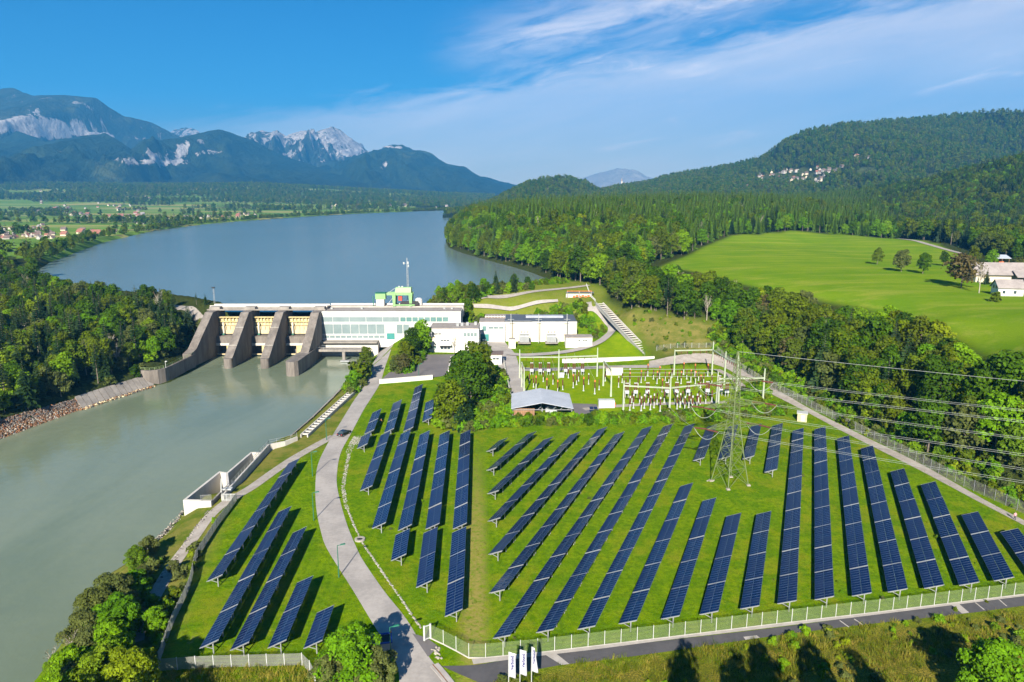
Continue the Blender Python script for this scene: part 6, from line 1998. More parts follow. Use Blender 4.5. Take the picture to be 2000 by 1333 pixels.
def mix(weights):
    """weights: {kind: share}; returns a picker whose shares drift over the ground"""
    ks, ws = list(weights), np.array(list(weights.values()), float)
    op = [options(k) for k in ks]
    def f(X, Y, Z):
        d = np.stack([1 + 0.9 * vnoise(X, Y, 28, 50 + i) for i in range(len(ks))], 1) * ws
        d = np.clip(d, 0.001, None); d /= d.sum(1, keepdims=True)
        c = d.cumsum(1); u = rng.random((len(X), 1)); j = (u > c).sum(1).clip(0, len(ks) - 1)
        return np.array([op[q][rng.integers(len(op[q]))] for q in j], dtype=object)
    return f

def below(line):
    """keep trees whose tops stay under the surveyed tree line"""
    lx, ly = [p[0] for p in line], [p[1] for p in line]
    def f(X, Y, Z, hh):
        px, py, _ = proj(np.stack([X, Y, Z + hh], 1))
        return (py > np.interp(px, lx, ly, left=-1e9, right=ly[-1]))
    return f

wood_l = [(-136, 312), (-135, 284), (-143, 262)] + [tuple(S(a, b_, -.5)) for a, b_ in [(292, 742), (225, 762), (150, 784), (60, 816), (0, 838)]] + [(-185, 165), (-300, 160), (-420, 420)] + [tuple(S(a, b_, 14)) for a, b_ in [(-150, 515), (60, 520), (70, 532), (85, 552), (200, 580), (330, 592)]]
T_left = plant(wood_l, 4.6, mix({'broad': 3.6, 'bright': .8, 'olive': 1.3, 'pine': 2.4, 'spruce': 2.2, 'yellow': .2, 'bare': .3}), .42, .92, below([(0, 498), (70, 526), (120, 543), (200, 548), (290, 556), (335, 566), (370, 592), (392, 612), (430, 625)]), river_m=5.5)
wood_r = [tuple(S(*q)) for q in [(1180, 575, 15), (1225, 600, 14), (1290, 622, 12), (1390, 648, 8), (1480, 688, 6), (1560, 722, 7), (1650, 775, 7), (1800, 842, 7), (1900, 872, 7), (2060, 925, 7), (2400, 1060, 7), (2500, 900, 24), (2100, 745, 24), (1850, 625, 24), (1700, 585, 24), (1600, 568, 24), (1450, 543, 24), (1340, 518, 25), (1270, 510, 25), (1225, 545, 20)]]
T_right = plant(wood_r, 4.7, mix({'broad': 5.0, 'bright': 1.1, 'olive': 1.3, 'dryleaf': .5, 'pine': .9, 'spruce': .3, 'yellow': .4, 'bare': .4}), .6, 1.12, below([(1150, 470), (1270, 512), (1340, 520), (1450, 545), (1600, 570), (1700, 584), (1850, 625), (2000, 692), (2200, 790)]))
wood_p = [tuple(S(*q)) for q in [(1080, 550, 14), (1140, 560, 16), (1180, 573, 15), (1225, 545, 20), (1262, 516, 24), (1300, 505, 25), (1345, 497, 26), (1400, 478, 29), (1430, 472, 29), (1550, 467, 29), (1745, 468, 29)]] + [tuple(C(*q)) for q in [(1760, 700, 28), (1720, 900, 32), (1700, 1500, 40), (1000, 1500, 20), (930, 1400, 14), (860, 900, 14), (840, 650, 14)]]
mdw = lambda X, Y, Z, hh: sdist(MEADOW, X, Y) > 3
near_shore = plant(wood_p, 6.0, mix({'broad': 3.4, 'bright': 2.4, 'olive': .7, 'spruce': .5, 'light_spruce': .8, 'yellow': .10, 'bare': .12}), .85, 1.3, lambda X, Y, Z, hh: (sdist(MEADOW, X, Y) > 3) & (Z < 34) & (X < 0.24 * Y))
inner = plant(wood_p, 5.8, mix({'light_spruce': 3.0, 'tall_spruce': 2.6, 'spruce': .9, 'broad': 1.5, 'bright': 1.5, 'bare': .12}), .62, 1.15, lambda X, Y, Z, hh: (sdist(MEADOW, X, Y) > 4) & ~((Z < 34) & (X < 0.24 * Y)))
wood_v = [tuple(S(*q)) for q in [(1752, 466, 29), (1838, 481, 26), (1900, 493, 25)]] + [tuple(C(*q)) for q in [(1935, 470, 24), (2060, 420, 24), (2500, 420, 30), (2500, 1450, 100), (1640, 1450, 40), (1690, 900, 34), (1745, 740, 28)]]
clr = S(1985, 463, 24)
valley = plant(wood_v, 7.2, mix({'broad': 3.0, 'spruce': 2.2, 'olive': .6, 'bright': .7, 'pine': .6}), .75, 1.15, lambda X, Y, Z, hh: (sdist(MEADOW, X, Y) > 3) & (((X - clr.x) / 55) ** 2 + ((Y - clr.y) / 50) ** 2 > 1))
print('trees', len(T_left), len(T_right), len(near_shore), len(inner), len(valley))

# shoreline belt, hedges and copses of the plain
def belt(n, f):
    X, Y = [], []
    xs = rng.uniform(-2600, 100, n * 12); ys = rng.uniform(430, 2700, n * 12)
    d = sdist(LAKE, xs, ys)
    k = (d > 2) & (d < 3 + ys * 0.016) & (xs < -0.02 * ys - 30) & (xs > -0.86 * ys)
    return xs[k][:n], ys[k][:n]
bx_, by_ = belt(5200, None)
bz_ = height(bx_, by_)
shore = [(x, y, z - .2, rng.uniform(.35, .75), rng.uniform(0, 6.28), (options('broad', 'olive', 'bright') if y < 900 else options('far'))[rng.integers(3)]) for x, y, z in zip(bx_, by_, bz_)]
fx, fy = grid(-2400, 60, 560, 2400, 13)
k = (fx < -0.10 * fy - 60) & (fx > -0.95 * fy) & (sdist(LAKE, fx, fy) > 6)
fx, fy = fx[k], fy[k]
mk = fbm2(fx, fy * 1.8, 170, 71, 4)
k = (mk > 0.30) | ((fy < 640) & (mk > -0.35)) | (vnoise(fx * 0.30, fy * 2.4, 60, 77) > .90)
copse = [(x, y, 14.3, rng.uniform(.55, 1.1), rng.uniform(0, 6.28), options('far', 'far', 'far_spruce')[rng.integers(5)]) for x, y in zip(fx[k], fy[k])]
fx, fy = grid(-5200, 300, 2300, 5000, 21)
k = (fx < -0.02 * fy - 20) & (fx > -0.98 * fy) & (sdist(LAKE, fx, fy) > 8) & (fbm2(fx, fy * 2, 420, 81, 4) > -0.30 + sstep(3300, 2600, fy) * .62)
fx, fy = fx[k], fy[k]; fz = height(fx, fy)
farw = [(x, y, z - .3, rng.uniform(1.0, 1.6), rng.uniform(0, 6.28), options('far', 'far_spruce')[rng.integers(5)]) for x, y, z in zip(fx, fy, fz)]
fx, fy = grid(-120, 1500, 1450, 2500, 22)
k = (fx > -0.03 * fy) & (fx < .8 * fy) & (sdist(LAKE, fx, fy) > 4)
fx, fy = fx[k], fy[k]; fz = height(fx, fy)
farw += [(x, y, z - .3, rng.uniform(.9, 1.3), rng.uniform(0, 6.28), options('far', 'far_spruce')[rng.integers(5)]) for x, y, z in zip(fx, fy, fz)]

def on_hill(V, F, fld, step, smin, smax):
    A = V[F]; ar = np.linalg.norm(np.cross(A[:, 1] - A[:, 0], A[:, 3] - A[:, 0])[:, :2], axis=1) * 0 + np.abs(np.cross(A[:, 1] - A[:, 0], A[:, 3] - A[:, 0])[:, 2])
    ok = np.where(fld[F].max(1) < .5, 1.0, 0.10) * (A[:, :, 2].min(1) > 12)
    n = (ar / step ** 2) * ok
    cnt = np.floor(n + rng.random(len(n))).astype(int)
    i = np.repeat(np.arange(len(F)), cnt)
    u, v = rng.random((len(i), 1)), rng.random((len(i), 1))
    P = A[i, 0] * (1 - u) * (1 - v) + A[i, 1] * u * (1 - v) + A[i, 2] * u * v + A[i, 3] * (1 - u) * v
    px, py, d = proj(P)
    k = (px > -150) & (px < 2200)
    o = options('far', 'far_spruce')
    return [(p[0], p[1], p[2] - .4, rng.uniform(smin, smax), rng.uniform(0, 6.28), o[rng.integers(5)]) for p in P[k]]
hill_trees = on_hill(HV1, HF1, HM1, 9.5, .75, 1.15) + on_hill(HV2, HF2, HM2, 10.5, .75, 1.2)

# ------------------------------------------------------------------ trees that stand singly
def single(name, label, cat, pos, h, kind, group=None, rz=None, wide=1.0):
    p_ = PROTO[kind]
    s = h / p_['h']
    t = thing(name, tuple(pos), label, cat, group, rng.uniform(0, 6.28) if rz is None else rz)
    t.scale = (s * wide, s * wide, s)
    link('trunk', p_['trunk'], t)
    link('crown', p_['crown'], t)
    return t

SINGLE = [
 # yard
 (886, 838, 14, 'broad1', 'leafy tree at the near left of the tall clump between yard and solar rows'), (906, 840, 16, 'spruce0', 'slim dark conifer at the front of the tall clump by the solar rows'),
 (872, 826, 12, 'broad3', 'lower leafy tree on the river side of the tall clump'), (921, 802, 18, 'broad2', 'tall leafy tree in the centre of the clump between yard and solar rows'),
 (932, 776, 18, 'broad4', 'tallest leafy tree at the back of the clump behind the gatehouse lane'), (900, 775, 15, 'broad0', 'leafy tree of the clump next to the white parking wall'),
 (948, 760, 10, 'bright0', 'small light green tree near the gatehouse'), (941, 715, 9, 'olive0', 'olive green tree between office block and gatehouse'),
 (822, 694, 14, 'bright1', 'light green tree standing before the powerhouse wall'), (804, 702, 12, 'broad2', 'dark leafy tree left of the office block'), (832, 692, 8, 'broad0', 'small leafy tree at the left corner of the office block'),
 (793, 716, 10, 'broad3', 'leafy tree at the upper end of the roadside island'), (772, 728, 6, 'olive0', 'small brownish round tree on the roadside island near the kerb'), (787, 729, 7, 'dryleaf0', 'small round yellow-brown tree on the roadside island'),
 (887, 690, 6, 'bare0', 'thin pale young tree at the office entrance'),
 (712, 738, 9, 'broad1', 'leafy tree on the river bank above the fish ladder'), (701, 747, 7, 'bush0', 'dense bushy tree on the river bank near the ladder top'), (716, 716, 8, 'broad4', 'leafy tree on the bank beside the footbridge'), (692, 754, 5, 'bush1', 'low bush at the water end of the river bank'),
 (384, 596, 6, 'pine0', 'small pine on the left quay by the lake'), (402, 596, 5.5, 'spruce1', 'small dark conifer on the left quay next to the signal mast'),
 # meadow
 (1713, 517, 9.5, 'broad0', 'leftmost lone tree on the bright green meadow'), (1760, 531, 11, 'olive0', 'largest lone tree on the bright green meadow'), (1802, 535, 10.5, 'broad3', 'third lone tree from the left on the meadow'), (1843, 520, 8, 'broad1', 'small lone tree on the meadow nearest the farm'),
 (1877, 563, 14, 'dryleaf0', 'broad brown-leaved tree beside the farm'), (1912, 573, 12, 'bare1', 'half bare tree in front of the barn roof'), (1926, 556, 7, 'spruce2', 'small dark spruce before the barn roof'), (1935, 520, 9, 'bright2', 'leafy tree beside the farm pavilion'), (1985, 512, 10, 'broad3', 'leafy tree behind the barn at the right edge'), (1944, 590, 3.6, 'bush0', 'low bush at the front wall of the farmhouse'), (1888, 545, 9, 'broad4', 'leafy tree between the brown tree and the barn'), (1990, 535, 8, 'olive0', 'olive tree above the barn roof at the right edge'),
 (1900, 520, 11, 'broad2', 'dark leafy tree behind the brown tree at the farm'),
]
for (px, py, h, kd, lab) in SINGLE:
    single('tree' if h > 5.2 else 'bush', lab, 'tree' if h > 5.2 else 'bush', G(px, py), h, kd, wide=1.25 if kd == 'dryleaf0' and h > 10 else 1.0)
FRONT = [
 (690, 1350, 9.6, 'big0', 'bright leafy tree at the bottom edge left of the road'), (655, 1362, 7, 'big1', 'darker low tree left of the bright tree at the bottom edge'), (730, 1352, 7, 'big1', 'olive tree right of the bright tree beside the road'),
 (225, 1208, 8, 'big1', 'olive willow leaning over the water on the near bank'), (265, 1180, 6, 'big0', 'leafy willow beside the shaded path'), (196, 1236, 8, 'big1', 'grey-green willow in the middle of the near bank'), (240, 1250, 7.5, 'big0', 'dark willow behind the near bank path'),
 (172, 1275, 7, 'big1', 'pale willow further down the near bank'), (145, 1305, 6, 'bare0', 'bare pale tree on the near bank'), (110, 1335, 5.5, 'bare1', 'nearly leafless tree at the bottom left corner'), (120, 1345, 5, 'big0', 'low green tree at the bottom left corner'),
 (228, 1335, 7, 'big0', 'vivid green tree on the near bank below the path'), (195, 1375, 8, 'big2', 'yellow-green tree at the bottom left edge'), (262, 1372, 8, 'big2', 'yellow-green tree at the bottom edge right of the green one'), (160, 1368, 6, 'big1', 'olive tree at the bottom edge near the water'),
 (292, 1085, 4, 'big1', 'round olive willow bush at the water edge'), (268, 1112, 4.5, 'big0', 'green bush at the water edge below the round willow'), (305, 1235, 4.2, 'big0', 'bright green bush between path and left fence'), (300, 1195, 3, 'big0', 'small green bush beside the shaded path'), (340, 1120, 2.6, 'big1', 'low bush right of the gravel path'),
 (205, 1262, 6.5, 'big0', 'green willow hidden among the near bank trees'), (248, 1222, 6, 'big1', 'olive willow between the leafy willow and the path'), (150, 1345, 6.5, 'big0', 'green tree between the pale bare tree and the corner'), (182, 1310, 7, 'big1', 'dark olive tree in the thick of the near bank'), (222, 1296, 7, 'big0', 'leafy tree above the vivid green one'), (280, 1145, 4, 'big1', 'olive bush where the shaded path meets the water'),
 (1935, 1396, 10.5, 'big0', 'yellow-green round tree at the bottom right corner'),
]
for (px, py, h, kd, lab) in FRONT:
    p_ = G(px, py)
    p_.z = max(p_.z, RIVER_Z + .2)
    single('tree', lab, 'tree', p_, h * .93, kd, wide=1.05)
# trees just below the picture whose shadows reach into it
for (x, y, h) in ((19.0, 57, 20), (26, 55, 20), (30.5, 57, 20.5), (37.5, 56, 21), (44, 54, 20)):
    single('tree', 'tall roadside tree just below the picture throwing a shadow on the verge', 'tree', (x, y, ht(x, y)), h, 'broad1', 'trees below the picture', wide=.5)

for (x, y, h) in ((-60, 66, 15.5), (-54.5, 60, 16.5), (-47.5, 58, 17)):
    single('tree', 'tall bank tree just outside the lower left corner', 'tree', (x, y, ht(x, y)), h, 'broad2', 'trees below the picture', wide=.8)

# ------------------------------------------------------------------ the woods: biggest in view as single trees, the rest as mass
def to_screen(T):
    P = np.array([(t[0], t[1], t[2]) for t in T]); px, py, d = proj(P)
    h = np.array([PROTO[t[5]]['h'] * t[3] for t in T])
    vis = (px > -20) & (px < 2020) & (py < 1400)
    return np.where(vis, h / d, 0)

def scatter(name, T, kind='stuff', label=None):
    if not T: return
    ks = sorted(set(t[5] for t in T))
    c = bpy.data.collections.new(name + '_kinds')
    for i, k in enumerate(ks):
        o = bpy.data.objects.new('%03d_%s' % (i, k), PROTO[k]['joined'])
        c.objects.link(o)
    me = bpy.data.meshes.new(name)
    me.vertices.add(len(T))
    me.vertices.foreach_set('co', np.array([t[:3] for t in T], np.float32).ravel())
    for nm, ty, arr in (('scl', 'FLOAT', np.array([t[3] for t in T], np.float32)), ('rz', 'FLOAT', np.array([t[4] for t in T], np.float32)), ('ki', 'INT', np.array([ks.index(t[5]) for t in T], np.int32))):
        a = me.attributes.new(nm, ty, 'POINT'); a.data.foreach_set('value', arr)
    o = finish(link(name, me), label, None, None, kind)
    ng = bpy.data.node_groups.new(name, 'GeometryNodeTree')
    ng.interface.new_socket('Geometry', in_out='INPUT', socket_type='NodeSocketGeometry')
    ng.interface.new_socket('Geometry', in_out='OUTPUT', socket_type='NodeSocketGeometry')
    N, L = ng.nodes, ng.links
    gi, go = N.new('NodeGroupInput'), N.new('NodeGroupOutput')
    ci = N.new('GeometryNodeCollectionInfo'); ci.inputs['Collection'].default_value = c
    ci.inputs['Separate Children'].default_value = True; ci.inputs['Reset Children'].default_value = True
    iop = N.new('GeometryNodeInstanceOnPoints'); iop.inputs['Pick Instance'].default_value = True
    def attr(nm, ty):
        n = N.new('GeometryNodeInputNamedAttribute'); n.data_type = ty; n.inputs['Name'].default_value = nm
        return n.outputs['Attribute']
    cx = N.new('ShaderNodeCombineXYZ'); L.new(attr('rz', 'FLOAT'), cx.inputs[2])
    e2r = N.new('FunctionNodeEulerToRotation'); L.new(cx.outputs[0], e2r.inputs[0])
    L.new(gi.outputs[0], iop.inputs['Points']); L.new(ci.outputs[0], iop.inputs['Instance'])
    L.new(attr('ki', 'INT'), iop.inputs['Instance Index']); L.new(e2r.outputs[0], iop.inputs['Rotation'])
    L.new(attr('scl', 'FLOAT'), iop.inputs['Scale']); L.new(iop.outputs[0], go.inputs[0])
    md = o.modifiers.new('scatter', 'NODES'); md.node_group = ng
    return o

NAMES = {'broad': ('broadleaf_tree', 'leafy green'), 'bright': ('broadleaf_tree', 'light green leafy'), 'olive': ('broadleaf_tree', 'olive green leafy'), 'yellow': ('broadleaf_tree', 'yellow-green leafy'), 'dryleaf': ('broadleaf_tree', 'brownish leafy'),
         'pine': ('pine_tree', 'dark bare-stemmed pine'), 'spruce': ('spruce_tree', 'dark green spruce'), 'light_spruce': ('spruce_tree', 'fresh green spruce'), 'tall_spruce': ('spruce_tree', 'tall fresh green spruce'), 'bare': ('bare_tree', 'pale half-bare')}
def split(T, n, where, group):
    w = to_screen(T)
    order = np.argsort(-w)
    for i in order[:n]:
        x, y, z, s, rz, p_ = T[i]
        nm, ds = NAMES[PROTO[p_]['kind']]
        single(nm, '%s tree in %s' % (ds, where) if 'pine' not in ds and 'spruce' not in ds else '%s in %s' % (ds, where), 'tree', (x, y, z), PROTO[p_]['h'] * s, p_, group, rz)
    return [T[i] for i in order[n:]]
T_right = split(T_right, 140, 'the wood on the slope behind the gravel track fence', 'trees of the slope wood')
T_left = split(T_left, 130, 'the wood on the left river bank beside the weir', 'trees of the river bank wood')
near_shore = split(near_shore, 30, 'the wooded lake headland', 'trees of the headland')
scatter('forest_left_bank', T_left)
scatter('forest_slope', T_right)
scatter('forest_headland', near_shore + inner)
scatter('forest_valley', valley)
scatter('shore_trees', shore)
scatter('plain_copses', copse)
scatter('far_forest', farw)
scatter('hill_forest', hill_trees)

# ------------------------------------------------------------------ undergrowth
def bushes(poly, step, w, smin, smax, keep=None, river_m=1.0):
    return plant(poly, step, mix(w), smin, smax, keep, 1.0, river_m)
shrub_r = [tuple(S(*q)) for q in [(1395, 690, 2), (1440, 716, .5), (1500, 752, .5), (1600, 802, .5), (1700, 852, .5), (1850, 927, .5), (2000, 998, .5), (2300, 1145, .5), (2500, 1090, 7), (2060, 915, 7), (1900, 865, 7), (1800, 835, 7), (1650, 765, 7), (1560, 712, 7), (1480, 678, 6), (1400, 645, 8), (1385, 660, 6)]]
under = bushes(shrub_r, 2.0, {'bush': 4, 'olive_bush': .8, 'gold_bush': .9}, .4, 1.05)
slope_l = [tuple(S(*q)) for q in [(905, 606, 8)]] + [tuple(C(*q)) for q in [(905, 322, 4), (960, 334, 4), (1060, 334, 4), (1128, 330, 4)]] + [tuple(S(*q)) for q in [(1160, 655, 4), (1185, 645, 5), (1178, 634, 6.5), (1150, 608, 11), (1135, 590, 14), (1090, 590, 14), (990, 592, 14), (920, 594, 14)]]
under += bushes(slope_l, 2.4, {'bush': 4, 'olive_bush': .6}, .5, 1.2)
crest = [tuple(S(*q, 14)) for q in [(818, 600), (822, 584), (900, 579), (1000, 573), (1040, 571), (1040, 575), (960, 582), (925, 590), (900, 604)]]
under += bushes(crest, 2.6, {'bush': 4, 'olive_bush': 1.0}, .6, 1.3)
under += plant(crest, 7.5, mix({'broad': 3, 'bright': 1, 'spruce': .6}), .38, .62)
lake_edge = [tuple(S(*q, 14)) for q in [(1000, 571), (1068, 556), (1085, 556), (1120, 562), (1110, 567), (1040, 570)]]
under += bushes(lake_edge, 2.2, {'bush': 3, 'gold_bush': 1}, .3, .7)
hedge_p = [tuple(S(a, b_)) for a, b_ in [(940, 838), (1000, 836), (1130, 832), (1280, 828), (1400, 822), (1480, 815), (1530, 812), (1545, 795), (1480, 792), (1400, 799), (1280, 812), (1130, 817), (1000, 820), (985, 815)]]
under += bushes(hedge_p, 1.5, {'bush': 4, 'gold_bush': .6, 'olive_bush': .4}, .45, .85)
mass = [tuple(S(a, b_)) for a, b_ in [(850, 835), (900, 845), (985, 836), (998, 815), (988, 770), (982, 735), (960, 725), (925, 760), (890, 780), (855, 805)]]
under += bushes(mass, 2.2, {'bush': 4, 'olive_bush': 1}, .8, 1.5)
knot = [tuple(S(a, b_)) for a, b_ in [(1440, 800), (1490, 800), (1500, 770), (1480, 752), (1462, 765)]]
under += bushes(knot, 1.8, {'bush': 3}, .8, 1.3)
isl = [tuple(S(*q)) for q in [(755, 728, .8), (800, 730, .6), (835, 697, 1.4), (812, 690, 1.6), (790, 695, 1.4), (775, 705, 1.2)]]
under += bushes(isl, 2.2, {'bush': 3, 'olive_bush': 1}, .6, 1.1)
bk = [tuple(S(*q)) for q in [(718, 705, .4), (722, 742, 0), (700, 772, -.5), (678, 782, -1), (672, 758, -2), (690, 735, -1), (704, 705, -1)]]
under += bushes(bk, 1.8, {'bush': 3, 'olive_bush': 1}, .4, .9)
near_b = [tuple(S(*q)) for q in [(300, 1340, -1), (306, 1290, -.5), (335, 1210, -.5), (372, 1130, -.5), (400, 1060, -.6), (430, 1010, -.5), (405, 1010, -1), (350, 1075, -2), (300, 1130, -3), (230, 1170, -3), (150, 1290, -3), (110, 1340, -3)]]
pathc = [S(*q) for q in [(470, 965), (435, 985), (405, 1010), (378, 1045), (340, 1095), (312, 1140), (285, 1190), (262, 1250), (250, 1300)]]
def off_path(X, Y, Z, hh):
    d = np.full(X.shape, 1e9)
    for a, c_ in zip(pathc, pathc[1:]):
        e = c_ - a; t = np.clip(((X - a.x) * e.x + (Y - a.y) * e.y) / (e.x ** 2 + e.y ** 2), 0, 1)
        d = np.minimum(d, np.hypot(X - a.x - t * e.x, Y - a.y - t * e.y))
    return d > 2.2
under += bushes(near_b, 1.7, {'bush': 3, 'olive_bush': 2, 'gold_bush': .4}, .25, .75, off_path)
edge_l = [(-136, 312), (-134, 284), (-141, 262)] + [tuple(S(a, b_, 1.5)) for a, b_ in [(290, 742), (225, 762), (150, 784), (60, 816), (0, 840)]] + [(-185, 165)] + [(-196, 175)] + [tuple(S(a, b_, 3)) for a, b_ in [(0, 815), (100, 775), (220, 730), (300, 700)]] + [(-146, 300)]
under += bushes(edge_l, 2.4, {'bush': 3, 'olive_bush': 1.4}, .6, 1.4, river_m=5.0)
dryb = [tuple(p) for p in DRY]
under += bushes(dryb, 4.5, {'bush': 1.5, 'olive_bush': 1.2, 'gold_bush': 1.6}, .2, .6)
scatter('undergrowth', under)
weeds = bushes([tuple(p) for p in FIELD], 7.5, {'bush': 1, 'olive_bush': 2.2}, .08, .26, lambda X, Y, Z, hh: (vnoise(X, Y, 18, 91) > .45) & (Y > 95) & (Y < 190) & (sdist([tuple(p) for p in road_l] + [tuple(p) for p in reversed(road_r)], X, Y) > 1.5) & (X > -55) & (X < 90))
scatter('field_weeds', weeds)
# rough grass of the near verge
vg = plant([tuple(p) for p in ROUGH], .62, mix({'tuft': 1, 'lawn_tuft': .9}), .35, 1.35, lambda X, Y, Z, hh: (Y > 74) & (np.abs(X) < .80 * Y) & (vnoise(X, Y, 5, 95) + .7 * vnoise(X, Y, 1.8, 94) > -.35))
vg += plant([tuple(p) for p in ROUGH], 2.1, mix({'gold_bush': 1.4, 'bush': 1, 'olive_bush': 1}), .16, .5, lambda X, Y, Z, hh: (Y > 74) & (np.abs(X) < .8 * Y) & (vnoise(X, Y, 11, 97) > .1))
fp_ = [tuple(S(a, b_)) for a, b_ in [(300, 1345), (311, 1312), (595, 1301), (612, 1322), (640, 1345)]]
vg += plant(fp_, .6, mix({'tuft': 1}), .5, 1.2)
scatter('verge_grass', vg)
road_poly = [tuple(p) for p in road_l] + [tuple(p) for p in reversed(road_r)]
lawn = plant([tuple(p) for p in FIELD], .95, mix({'lawn_tuft': 1}), .22, .52, lambda X, Y, Z, hh: (Y > 84) & (Y < 200) & (np.abs(X) < .78 * Y) & (sdist(road_poly, X, Y) > .5) & (sdist(ROUGH, X, Y) > 9) & (vnoise(X, Y, 4, 99) + .6 * vnoise(X, Y, 14, 98) > -.25))
scatter('lawn_grass', lawn)
print('lawn', len(lawn))
print('undergrowth', len(under), 'verge', len(vg), 'far', len(farw), len(hill_trees), len(copse), len(shore))

# ------------------------------------------------------------------ stones
def rocks(name, pts, smin, smax, mats, label=None, flat_=.75):
    V, F, I = [], [], []
    base = np.array([(-1, -1, -.6), (1, -1, -.6), (1, 1, -.6), (-1, 1, -.6), (-.7, -.7, .6), (.7, -.7, .6), (.7, .7, .6), (-.7, .7, .6)])
    fq = np.array([(3, 2, 1, 0), (4, 5, 6, 7), (0, 1, 5, 4), (1, 2, 6, 5), (2, 3, 7, 6), (3, 0, 4, 7)])
    for k, p_ in enumerate(pts):
        s = rng.uniform(smin, smax); q = unit(rng.normal(size=(3, 3))); q, _ = np.linalg.qr(q)
        V.append((base * rng.uniform(.6, 1.1, (8, 1)) * rng.uniform(.6, 1.2, 3)) @ q * s * np.array((1, 1, flat_)) + np.array(p_)); F.append(fq + 8 * k); I += [int(rng.integers(len(mats)))] * 6
    return finish(link(name, mesh_np(name, np.concatenate(V), np.concatenate(F), mats, I)), label, kind='stuff')
def scatter_line(P, n, w, zf=None):
    d = [0]
    for a, c_ in zip(P, P[1:]): d.append(d[-1] + (c_ - a).length)
    o = []
    for k in range(n):
        s = rng.uniform(0, d[-1]); ww_ = w(s / d[-1]) if callable(w) else w
        x = np.interp(s, d, [p.x for p in P]) + rng.uniform(-1, 1) * ww_; y = np.interp(s, d, [p.y for p in P]) + rng.uniform(-1, 1) * ww_ * .5
        o.append((x, y))
    z = height(np.array([q[0] for q in o]), np.array([q[1] for q in o]))
    return [(q[0], q[1], zz + .05) for q, zz in zip(o, z)]
dl_ = SG([(697, 853), (690, 862), (683, 880), (676, 915), (670, 950), (674, 980), (681, 1001), (692, 1028), (702, 1049), (712, 1067), (733, 1098), (755, 1130), (790, 1180), (822, 1228)])
rocks('drain_stones', scatter_line(dl_, 1500, lambda t: .8 if t < .14 else (.42 if t < .5 else .17)) + scatter_line(SG([(697, 853), (692, 868)]), 320, 1.2), .05, .17, ['limestone', 'pale_concrete', 'limestone'], flat_=.4)
rocks('verge_boulders', scatter_line(SG([(849, 1268), (852, 1275), (858, 1288)]), 16, .6) + scatter_line(SG([(1378, 940), (1395, 940)]), 8, .6), .18, .42, ['limestone'])
rr_ = [S(*q, RIVER_Z) for q in [(-60, 880), (0, 857), (70, 831), (130, 809), (170, 794)]]
pts = []
inl = Vector((-0.80, 0.60, 0))
for k in range(3800):
    s = rng.random(); i = min(int(s * 4), 3); f = s * 4 - i
    w = rng.random()
    q = rr_[i].lerp(rr_[i + 1], f) + inl * (w * (7.5 - 3.4 * s) - .6)
    pts.append((q.x, q.y, RIVER_Z + max(-.1, w * (4.4 - 1.8 * s) - .2), w))
rocks('riprap_lower', [p[:3] for p in pts if p[3] < .5], .2, .48, ['riprap_rust', 'riprap_rust', 'limestone'])
rocks('riprap_upper', [p[:3] for p in pts if p[3] >= .5], .2, .5, ['riprap_grey', 'riprap_grey', 'riprap_rust'])
foot = [S(*q, RIVER_Z) for q in [(302, 754), (235, 775), (160, 800)]]
rocks('riprap_toe', [(p.x + rng.uniform(-.5, .7), p.y - rng.uniform(0, 1.2), RIVER_Z + rng.uniform(-.1, .25)) for p in [foot[int(i)].lerp(foot[int(i) + 1], f) for i, f in zip(rng.integers(0, 2, 420), rng.random(420))]], .25, .6, ['riprap_rust', 'riprap_grey', 'gate_cream'])
rb_ = [S(*q, RIVER_Z) for q in [(357, 1003), (335, 1030), (313, 1052), (290, 1075), (262, 1098)]]
rocks('bank_stones', [(p.x + rng.uniform(-.3, 1.6), p.y + rng.uniform(-.8, .8), RIVER_Z + rng.uniform(0, .9)) for p in [rb_[int(i)].lerp(rb_[int(i) + 1], f) for i, f in zip(rng.integers(0, 4, 420), rng.random(420))]]
      + scatter_line(SG([(418, 985), (400, 1005), (372, 1040), (352, 1068), (325, 1105), (302, 1140)]), 110, .5), .10, .28, ['limestone', 'riprap_grey'])
rb2 = [S(*q, RIVER_Z) for q in [(672, 752), (640, 785), (600, 824), (558, 860)]]
t = thing('bank_slab', tuple(rb2[1]), 'pale sloping concrete strip along the right river bank below the fish ladder', 'paving')
for a, c_ in zip(rb2, rb2[1:]):
    n_ = Vector((0.9, -0.42, 0)) * 2.6
    for k in range(3):
        p0, p1 = a.lerp(c_, k / 3 + .01), a.lerp(c_, (k + 1) / 3 - .01)
        Pq = [(p0.x - .6, p0.y + .3, -4.3), (p1.x - .6, p1.y + .3, -4.3), (p1.x + n_.x, p1.y + n_.y, -2.0), (p0.x + n_.x, p0.y + n_.y, -2.0)]
        B('concrete').hexa([(x, y, z - .4) for x, y, z in Pq] + Pq).build('slab', t)
